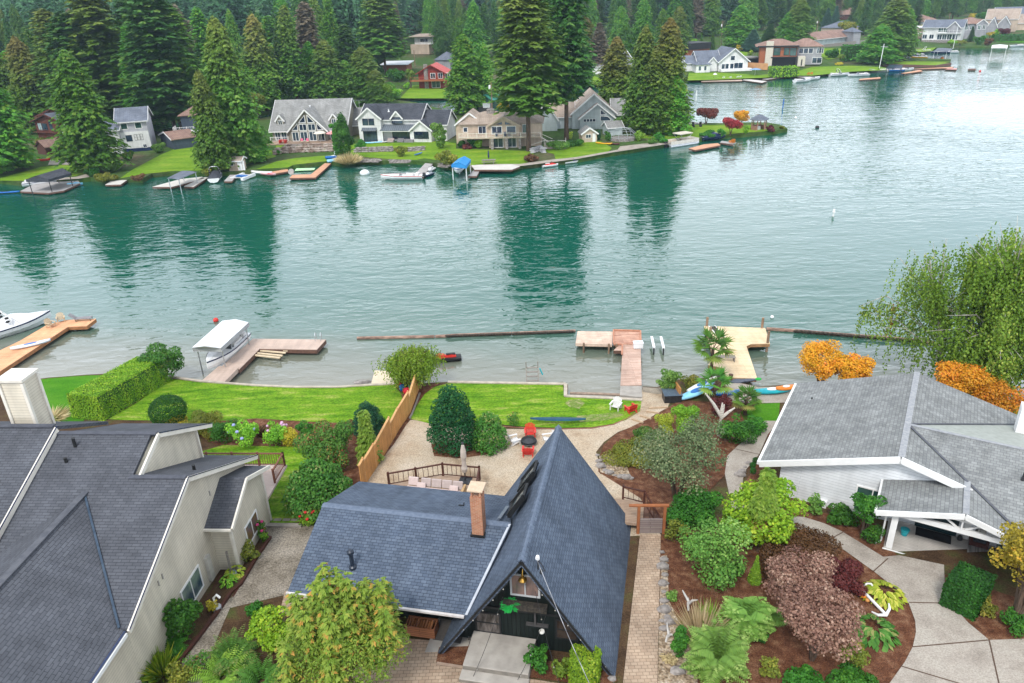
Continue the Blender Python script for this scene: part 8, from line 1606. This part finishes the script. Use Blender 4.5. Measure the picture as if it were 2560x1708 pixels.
bb2 = G(2350, 960, .8); weeping('thin left stem of the birch leaning over the water', bb2, hgt(bb2, 585), 3.8, 26, 15, 3.0, 'birch', .2, 'birch_tree', BWT, 12, start=.35, lean=(-3.2, 0), rnd=.5)
lo = thing('birch_branch', 'long drooping birch branch with one rust cluster reaching over the log boom', 'branch', G(2335, 850, 4.0)); R_ = np.random.default_rng(3)
LB = G(2150, 765, 6.0)-G(2335, 850, 4.0); pts_ = [np.array([0, 0, 0]), LB*.35+[0, 0, 1.6], LB*.7+[0, 0, 1.9], LB]; MB().tube(pts_, [.08, .06, .04, .02], 6).build('branch', BWT, lo)
PP_ = []
for i in range(46):
    q = .12+.88*i/46; p = pts_[0]*(1-q)**3+3*pts_[1]*q*(1-q)**2+3*pts_[2]*q*q*(1-q)+pts_[3]*q**3; L_ = 1.0+1.6*R_.random(); k = 16; PP_.append(p+np.array([0, 0, -1.])*np.linspace(0, L_, k)[:, None]+R_.normal(0, .13, (k, 3)))
PP_ = np.concatenate(PP_); arr_mesh('foliage', *leaves_at(PP_, norm(np.array([0, 0, -1.])+R_.normal(0, .5, PP_.shape)), .26, R_.random(len(PP_)), R_), LF_('birch'), lo)
q = .6; p = pts_[2]*.8; PP_ = p+np.array([0, 0, -1.])*(R_.random(60)*3)[:, None]+R_.normal(0, .14, (60, 3)); PAL['rustl'] = ((.3, .1, .03), (.42, .14, .04), (.5, .2, .06)); arr_mesh('rust_leaves', *leaves_at(PP_, norm(np.array([0, 0, -1.])+R_.normal(0, .5, PP_.shape)), .26, R_.random(60), R_), LF_('rustl'), lo)
# palms
def palm(label, b, h, r, n=26, seed=1, pal='palm'):
    PAL.setdefault('palm', ((.05, .18, .02), (.14, .32, .04), (.4, .4, .1))); R = np.random.default_rng(seed); t = thing('fan_palm', label, 'palm', b); P_ = []; D = []; m = MB()
    for i in range(n):
        a = i*2.4; e = 1.15-1.5*i/n; d = np.array([math.cos(a)*math.cos(e), math.sin(a)*math.cos(e), math.sin(e)]); c = np.array([0, 0, h])+d*r*.5; m.tube([(0, 0, h-.1), tuple(c)], .02, 4)
        sd_ = norm(np.cross(d, [0, 0, 1.])); up = np.cross(sd_, d)
        for j in range(13): th = (j-6)*.26; D.append(d*math.cos(th)+sd_*math.sin(th)+np.array([0, 0, -.18*abs(th)])); P_.append(c)
    P_ = np.array(P_); D = norm(np.array(D)+[0, 0, -.12]); w = norm(np.cross(D, R.normal(size=D.shape)*.3+[0, 0, 1.]))*.05*r; arr_mesh('fronds', *kites(P_, D, w, r*.55, np.repeat(np.clip(np.arange(n)/n*.9+R.random(n)*.2, 0, 1), 13)), LF_('palm'), t)
    m.tube([(0, 0, -.2), (0, 0, h)], [.16, .13], 8); m.build('trunk', BARK, t)
pb1 = T(1775, 958); palm('tall fan palm at the left side of the pale pier', pb1, hgt(pb1, 872), 2.0, 17, 3); pb2 = T(1783, 1012); palm('green fan palm over the blue kayaks', pb2, hgt(pb2, 960), 1.6, 14, 5); pb3 = T(1862, 1038); palm('small fan palm on the small right lawn', pb3, hgt(pb3, 1000), 1.3, 18, 6)
# sumac, ferns, grasses, hostas
def fronds(label, b, h, r, n, pal, ll=.14, name='fern', nlf=14, base=0., seed=1, e0=1.2, e1=.1, group=None):
    R = np.random.default_rng(seed); t = thing(name, label, 'plant', b, 0, group); P_ = []; D = []; tn = []
    for i in range(n):
        a = R.random()*6.28; e = e1+(e0-e1)*R.random(); L_ = r*(.75+.4*R.random()); bz = base*R.random(); c0 = np.array([math.cos(a)*r*.1, math.sin(a)*r*.1, bz]); hz_ = np.array([math.cos(a), math.sin(a), 0]); sd_ = np.array([-math.sin(a), math.cos(a), 0])
        for k in range(nlf):
            s = (k+1)/nlf; p = c0+hz_*L_*s*math.cos(e*(1-.5*s))+np.array([0, 0, L_*(math.sin(e)*s-.45*s*s)+h*.35*min(1, s*3)]); q = math.sin(math.pi*(.12+.85*s))
            for sg in (-1, 1): P_.append(p); D.append((sd_*sg+hz_*.45+[0, 0, -.2])*q); tn.append(.25+.5*s+.25*R.random())
    P_ = np.array(P_); D = np.array(D); ln = np.linalg.norm(D, axis=1); D = norm(D); P_[:, 2] = np.maximum(P_[:, 2], .05); w = norm(np.cross(D, R.normal(size=D.shape)*.25+[0, 0, 1.]))*ll*.2
    arr_mesh('fronds', *kites(P_, D, w, ll*ln*1.6, np.array(tn)), LF_(pal), t); return t
fronds('large sumac with feathered leaves at the bottom of the mulch bed', T(1788, 1690), 1.5, 1.4, 100, 'fern', .26, 'sumac', 16, 1.3, 2); fronds('upper sumac with feathered leaves beside the maple', T(1862, 1582), 1.4, 1.15, 70, 'fern', .24, 'sumac', 16, 1.1, 3); fronds('sumac shoot leaning towards the wood chips', T(1915, 1570), .6, 1.0, 24, 'fern', .22, 'sumac', 14, .4, 6)
fronds('wide sword fern at the right edge of the gravel drive', T(585, 1650), .5, 1.4, 70, 'rhodo', .16, 'fern', 16, .1, 4); fronds('sword fern at the bottom frame edge left of the cypress', T(560, 1700), .4, 1.3, 60, 'willow', .15, 'fern', 14, .1, 5); fronds('sword fern hidden under the cypress at the bottom edge', T(655, 1710), .5, 1.3, 60, 'rhodo', .15, 'fern', 14, .1, 8); fronds('dark fern between rhododendron and iris by the cream wall', T(418, 1635), .4, 1.0, 50, 'green', .14, 'fern', 14, .1, 7); fronds('bushy fern at the left of the window box of the cabin', AF.w(-.75, .72, 6.5), .26, .42, 46, 'bfern', .07, 'fern', 12, .15, 9, .9, -.9) if PAL.setdefault('bfern', ((.01, .25, .03), (.02, .42, .06), (.05, .6, .1))) else 0
def blades(label, b, h, r, n, pal, w=.03, name='grass_clump', seed=1, cat='grass clump'):
    R = np.random.default_rng(seed); t = thing(name, label, cat, b); a = R.random(n)*6.28; q = R.random(n)**.6; P_ = np.stack([np.cos(a)*q*r*.3, np.sin(a)*q*r*.3, np.zeros(n)], 1); D = norm(np.stack([np.cos(a)*q*r, np.sin(a)*q*r, h*(.6+.5*R.random(n))], 1))
    wv = norm(np.cross(D, R.normal(size=D.shape)))*w; arr_mesh('blades', *kites(P_, D, wv, math.hypot(h, r*.5)*(.7+.5*R.random(n)), R.random(n)), LF_(pal), t); return t
blades('straw coloured ornamental grass above the large sumac', T(1750, 1600), 1.5, 1.3, 420, 'straw', .03, seed=2); blades('lime green grass tuft behind the straw coloured one', T(1775, 1568), 1.2, .7, 220, 'lime', .03, seed=3); blades('iris leaves against the cream wall at the bottom', T(405, 1685), 1.0, 1.0, 240, 'laurel', .04, seed=4); blades('dry tan reeds at the shore beside the blue rafts', G(872, 410, .6), 1.8, 3.4, 900, 'straw', .09, 'reeds', 5, 'reeds'); blades('tall green bamboo clump at the foot of the big left cedar', G(278, 430, .8), 2.6, 2.6, 500, 'fern', .1, seed=6); blades('tan grass strip beside the cream house roof at the back lawn', T(130, 1046), .5, 2.2, 260, 'straw', .04, seed=7)
def hosta(label, b, r, pal, seed):
    t = thing('hosta', label, 'plant', b); R = np.random.default_rng(seed); n = 150; a = R.random(n)*6.28; q = .15+.85*R.random(n)**.7; P_ = np.stack([np.cos(a)*q*r*.8, np.sin(a)*q*r*.8, .55*np.sqrt(1-.8*q*q)], 1); D = norm(np.stack([np.cos(a), np.sin(a), -.1-.5*q], 1)); w = norm(np.cross(D, R.normal(size=D.shape)*.3+[0, 0, 1.]))*.1*r; arr_mesh('leaves', *kites(P_, D, w, .36*r, R.random(n)), LF_(pal), t)
hosta('golden hosta touching the white anchor', T(2206, 1492), 1.1, 'hosta', 1); hosta('green-edged hosta below the white anchor', T(2182, 1585), 1.2, 'rhodo', 2); hosta('small pale hosta in the narrow bed by the bump-out', T(590, 1440), .6, 'hosta', 3); hosta('variegated hosta at the bottom of the cream wall', T(362, 1702), .6, 'fern', 4); hosta('pale green hosta nearer the garden hose', T(572, 1462), .5, 'lime', 5)
# clipped hedges
def hedge(label, A_, B_, wd, h, pal, ls, n, taper=.1, name='hedge', far=False):
    A_, B_ = np.array(A_), np.array(B_); L_ = float(np.linalg.norm((B_-A_)[:2])); t = thing(name, label, 'hedge', A_, math.atan2(B_[1]-A_[1], B_[0]-A_[0])); R = np.random.default_rng(n); dz = float(B_[2]-A_[2])
    fs = [L_*h, L_*h, L_*wd, wd*h, wd*h]; fi = R.choice(5, n, p=np.array(fs)/sum(fs)); u, v = R.random(n), R.random(n); P_ = np.zeros((n, 3)); nr = np.zeros((n, 3))
    for k in range(5):
        m_ = fi == k; U, V_ = u[m_], v[m_]
        if k < 2: P_[m_] = np.stack([U*L_, (k*2-1)*wd/2*(1-taper*V_)+0*U, V_*h], 1); nr[m_] = [0, k*2-1, .2]
        elif k == 2: P_[m_] = np.stack([U*L_, (V_-.5)*wd*(1-taper), h+0*U], 1); nr[m_] = [0, 0, 1]
        else: P_[m_] = np.stack([(k-3)*L_+0*U, (U-.5)*wd*(1-taper*V_), V_*h], 1); nr[m_] = [(k-3)*2-1, 0, .2]
    P_[:, 2] += dz*P_[:, 0]/L_; c = np.minimum(1, P_[:, 2]/h); P_ += R.normal(0, ls*.3, P_.shape); nn_ = norm(nr+R.normal(0, .5, P_.shape)); t1 = norm(np.cross(nn_, R.normal(size=P_.shape))); t2 = np.cross(nn_, t1)
    arr_mesh('foliage', *kites(P_-t1*ls*.5, t1, t2*ls*.4, ls, np.clip(R.random(n)*.7+.3*np.sin(P_[:, 0]*2.1+P_[:, 1])**2, 0, 1)), LF_(pal), t)
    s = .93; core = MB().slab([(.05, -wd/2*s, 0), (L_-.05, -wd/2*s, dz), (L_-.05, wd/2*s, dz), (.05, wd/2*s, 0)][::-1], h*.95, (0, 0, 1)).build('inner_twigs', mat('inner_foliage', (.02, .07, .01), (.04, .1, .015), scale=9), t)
    return t
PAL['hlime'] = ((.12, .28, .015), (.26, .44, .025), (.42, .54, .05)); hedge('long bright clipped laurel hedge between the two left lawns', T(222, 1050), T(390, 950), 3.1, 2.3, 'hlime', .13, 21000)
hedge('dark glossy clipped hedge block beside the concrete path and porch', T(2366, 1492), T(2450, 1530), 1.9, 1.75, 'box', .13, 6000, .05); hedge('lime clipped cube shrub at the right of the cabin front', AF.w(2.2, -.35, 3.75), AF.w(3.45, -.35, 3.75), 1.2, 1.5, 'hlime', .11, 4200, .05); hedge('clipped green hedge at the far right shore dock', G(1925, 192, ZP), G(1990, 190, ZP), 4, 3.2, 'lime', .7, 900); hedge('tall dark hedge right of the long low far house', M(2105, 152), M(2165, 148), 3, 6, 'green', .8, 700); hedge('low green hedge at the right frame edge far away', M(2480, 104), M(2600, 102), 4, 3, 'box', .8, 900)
# rocks edging the paver walk and gravel curve
for grp, lab, pts in (('rocks edging the paver walk', 'grey rounded rock in the row edging the paver walk', ((1655, 1382), (1660, 1402), (1657, 1420), (1662, 1440), (1657, 1462), (1660, 1482), (1661, 1505), (1660, 1528), (1668, 1545), (1674, 1558), (1655, 1555), (1660, 1575), (1695, 1680), (1530, 1700))), ('rocks edging the gravel curve', 'pale rock in the row edging the gravel curve below the olive shrub', ((1494, 1140), (1497, 1155), (1503, 1168), (1513, 1178), (1524, 1184), (1538, 1190), (1552, 1194), (1566, 1196), (1578, 1198))), ('rocks beside the tiny clipped balls', 'grey boulder beside the path near the tiny clipped balls', ((1862, 1170), (1856, 1180), (1850, 1190), (1870, 1160)))):
    for i, (x, y) in enumerate(pts):
        s = .14+.17*((i*7) % 5)/4; o_ = solo('rock', MB().ball((0, 0, s*.3), s*1.2, s*.9, s*.7, n=9, m=6, jit=.18, seed=i*3+x), STONE, lab, 'rock', grp, smooth=False); o_.location = T(x, y)
# peninsula shrubs
for a in (('round yellow-green shrub at the water left of the blue canopy', 1118, 416, 58, 368, 'olive'), ('dark red shrub mound at the foot of the giant olive fir', 1328, 404, 42, 385, 'rust'), ('tall dark columnar poplar in front of the grey house', 866, 405, 55, 262, 'green'), ('second stem of the dark poplar left side', 850, 400, 40, 290, 'green'), ('green shrub right of the dark poplar', 905, 372, 30, 345, 'green'), ('yellow-green shrub left of the dark poplar', 845, 380, 26, 352, 'olive'),
    ('light green young tree in front of the farmhouse right wing', 1102, 372, 44, 298, 'fern'), ('small golden tree on the lawn shore below the farmhouse', 1003, 392, 36, 360, 'olive'), ('green shrub left of the rockery', 695, 386, 18, 374, 'green'), ('dark green shrub under the tan house deck', 1155, 368, 26, 348, 'box'), ('green shrub below the tan house deck middle', 1182, 368, 30, 345, 'green'), ('rust red round shrub on the lawn by the tan house', 1166, 373, 27, 359, 'redm'), ('lime shrub right of the rust red one', 1196, 370, 28, 348, 'lime'),
    ('green bushy tree between the tan and pale blue houses', 1345, 325, 60, 245, 'green'), ('golden orange tree beside the green boathouse', 1262, 285, 44, 250, 'gold'), ('purple-brown small tree behind the tan house roof', 1266, 288, 26, 276, 'rust'), ('low green shrub at the tan house stairs', 1400, 372, 70, 352, 'fern'), ('dark green shrub beside the second fir trunk', 1440, 365, 44, 348, 'green'), ('dark conifer shrub right of the garden shed', 1497, 352, 14, 322, 'dyew'), ('green shrub right of the dark conifer shrub', 1520, 352, 24, 326, 'green'), ('yellow conifer shrub left of the garden shed', 1426, 348, 16, 328, 'hosta'),
    ('wide lime shrub behind the glass greenhouse', 1565, 316, 56, 292, 'lime'), ('tall olive shrub right of the greenhouse', 1596, 352, 30, 322, 'willow'), ('green shrub with blue flowers near the boulders', 1648, 352, 34, 332, 'green'), ('rust and green shrub left of the blue flowered one', 1632, 360, 28, 342, 'mixred'), ('dark clipped ball on a stem on the peninsula lawn', 1689, 341, 13, 328, 'dyew'), ('wide green shrub on the peninsula lawn edge', 1768, 342, 46, 328, 'green'), ('round green shrub right of the wide one', 1803, 342, 24, 318, 'green'),
    ('yellow-green small tree left of the gazebo', 1865, 334, 20, 312, 'lime'), ('purple red shrub beside the gazebo', 1926, 329, 28, 315, 'redm'), ('yellow shrubs at the very tip of the peninsula', 1955, 322, 16, 315, 'olive'), ('low olive shrub at the far left shore lawn', 262, 452, 56, 434, 'olive'), ('orange low shrub at the water below the green lawn', 347, 452, 36, 436, 'rust'), ('pale green shrub left of the navy shed', 398, 382, 40, 355, 'fern'), ('orange-red shrub at the pale house foundation', 322, 400, 32, 378, 'mixred'), ('dark low shrub under the big left cedar', 235, 440, 46, 420, 'box'), ('yellow-green shrub behind the red kayak patio', 102, 362, 30, 345, 'olive'), ('green tree between red-brown house and hut', 132, 378, 50, 342, 'green'), ('dark clipped shrub on the far left terrace', 157, 402, 34, 376, 'box'), ('low shrub row beside the beige shed', 520, 440, 30, 424, 'olive'), ('green shrub in front of the boathouse right side', 1310, 300, 50, 268, 'willow'), ('low lime shrub behind the white canopied pontoon boat', 1660, 358, 26, 346, 'green')):
    bush(a[0], *a[1:5], a[5], .34, far=True, n=5, dens=1.3)
for a in (('dark red maple on the lake side lawn of the peninsula', 1765, 311, 56, 266, 'redm'), ('crimson maple in front of the orange one on the peninsula', 1826, 338, 52, 294, 'mag'), ('orange maple behind the crimson one on the peninsula', 1850, 318, 46, 275, 'orange')): bush(a[0], *a[1:5], a[5], .3, far=True, n=9, dens=1.3, shape='tree', name='maple_tree', cat='tree')
for a in (('lime shrub on the lawn below the red cabin', 1018, 222, 18, 206, 'lime'), ('palm-like yellow green tree left of the red cabin', 1028, 222, 22, 168, 'willow'), ('round dark shrub left of the red cabin lawn', 990, 205, 46, 165, 'green'), ('olive shrub bank behind the pole left of the red cabin', 1002, 200, 40, 180, 'olive'), ('yellow shrub on the far road bank', 1846, 128, 20, 110, 'gold'), ('green small tree behind the black flat-roofed house', 1735, 115, 20, 96, 'lime'), ('golden shrub on the bank above the white gabled house', 1876, 138, 14, 122, 'laurel'), ('palm tree in front of the modern house right side', 2035, 160, 22, 134, 'willow'), ('palm tree beside the far clipped hedge', 2102, 156, 22, 134, 'willow'), ('orange-topped round tree above the long low house', 2115, 96, 52, 50, 'olive'), ('yellow autumn tree behind the blue-grey house', 2428, 52, 22, 34, 'gold'), ('green tree right of the yellow autumn tree', 2455, 58, 34, 28, 'green'), ('dark magenta maple in front of the grey gabled house', 2508, 98, 28, 72, 'redm'), ('yellow shrub left of the dark magenta maple', 2474, 96, 18, 80, 'gold'), ('green shrub above the yellow one near the gabled house', 2488, 90, 20, 74, 'lime'), ('lime round tree in front of the white far house', 2377, 116, 26, 100, 'lime'), ('olive round tree right of the lime one', 2400, 114, 28, 100, 'olive'), ('dark green shrub right of the small dark cypress', 2446, 112, 30, 90, 'green'), ('brown-purple shrub at the far right shore', 2468, 114, 24, 96, 'rust'), ('yellow flowered tree left of the far white house', 2294, 82, 16, 60, 'gold'), ('yellow bedding shrub at the far right lawn', 2096, 162, 20, 156, 'gold'), ('low orange garden shrub above the white gabled house', 1795, 140, 60, 130, 'mixred'), ('dark green hedge bush beside the modern house lawn', 2080, 145, 40, 120, 'green'), ('white blossom shrub behind the dark fir right of the cedar', 2301, 56, 24, 36, 'grey'), ('green understorey bush behind the white-roofed house', 930, 195, 60, 165, 'green')):
    bush(a[0], *a[1:5], a[5], .6, far=True, onM=True, n=6, dens=1.3, shape='tree' if 'tree' in a[0] or 'maple' in a[0] else None)

for a in (('rounded light green tree behind the ridge of the farmhouse', 958, 262, 54, 208, 'willow'), ('rounded yellow-green tree between the dark wood and the grey house', 645, 300, 56, 232, 'olive'), ('rounded olive tree behind the red-brown house', 130, 300, 64, 246, 'olive'), ('low rounded green tree left of the pale two-storey house', 165, 345, 44, 300, 'green'), ('rounded green tree above the navy shed', 452, 320, 60, 262, 'green'), ('light green tree right of the broad-based olive cedar', 985, 250, 40, 222, 'lime'), ('leafy tree at the left end of the farmhouse roof', 888, 300, 34, 252, 'rhodo')):
    bush(a[0], *a[1:5], a[5], .4, far=True, n=14, dens=1.5, shape='tree', name='leafy_tree', cat='tree')
# ------------------------------------------------------------------ air
hb_ = MB().box(-1150, 1150, -85, 1450, -4.6, 112).build('haze', bpy.data.materials.new('haze_air')); tag(hb_, kind='stuff', label='thin blue haze filling the air over the lake')
hm_ = hb_.data.materials[0]; hm_.use_nodes = True; t_ = hm_.node_tree; t_.nodes.clear()
pv = t_.nodes.new('ShaderNodeVolumePrincipled'); pv.inputs['Color'].default_value = (.62, .8, 1, 1); pv.inputs['Density'].default_value = .00016; pv.inputs['Anisotropy'].default_value = .2
om = t_.nodes.new('ShaderNodeOutputMaterial'); t_.links.new(pv.outputs[0], om.inputs['Volume'])
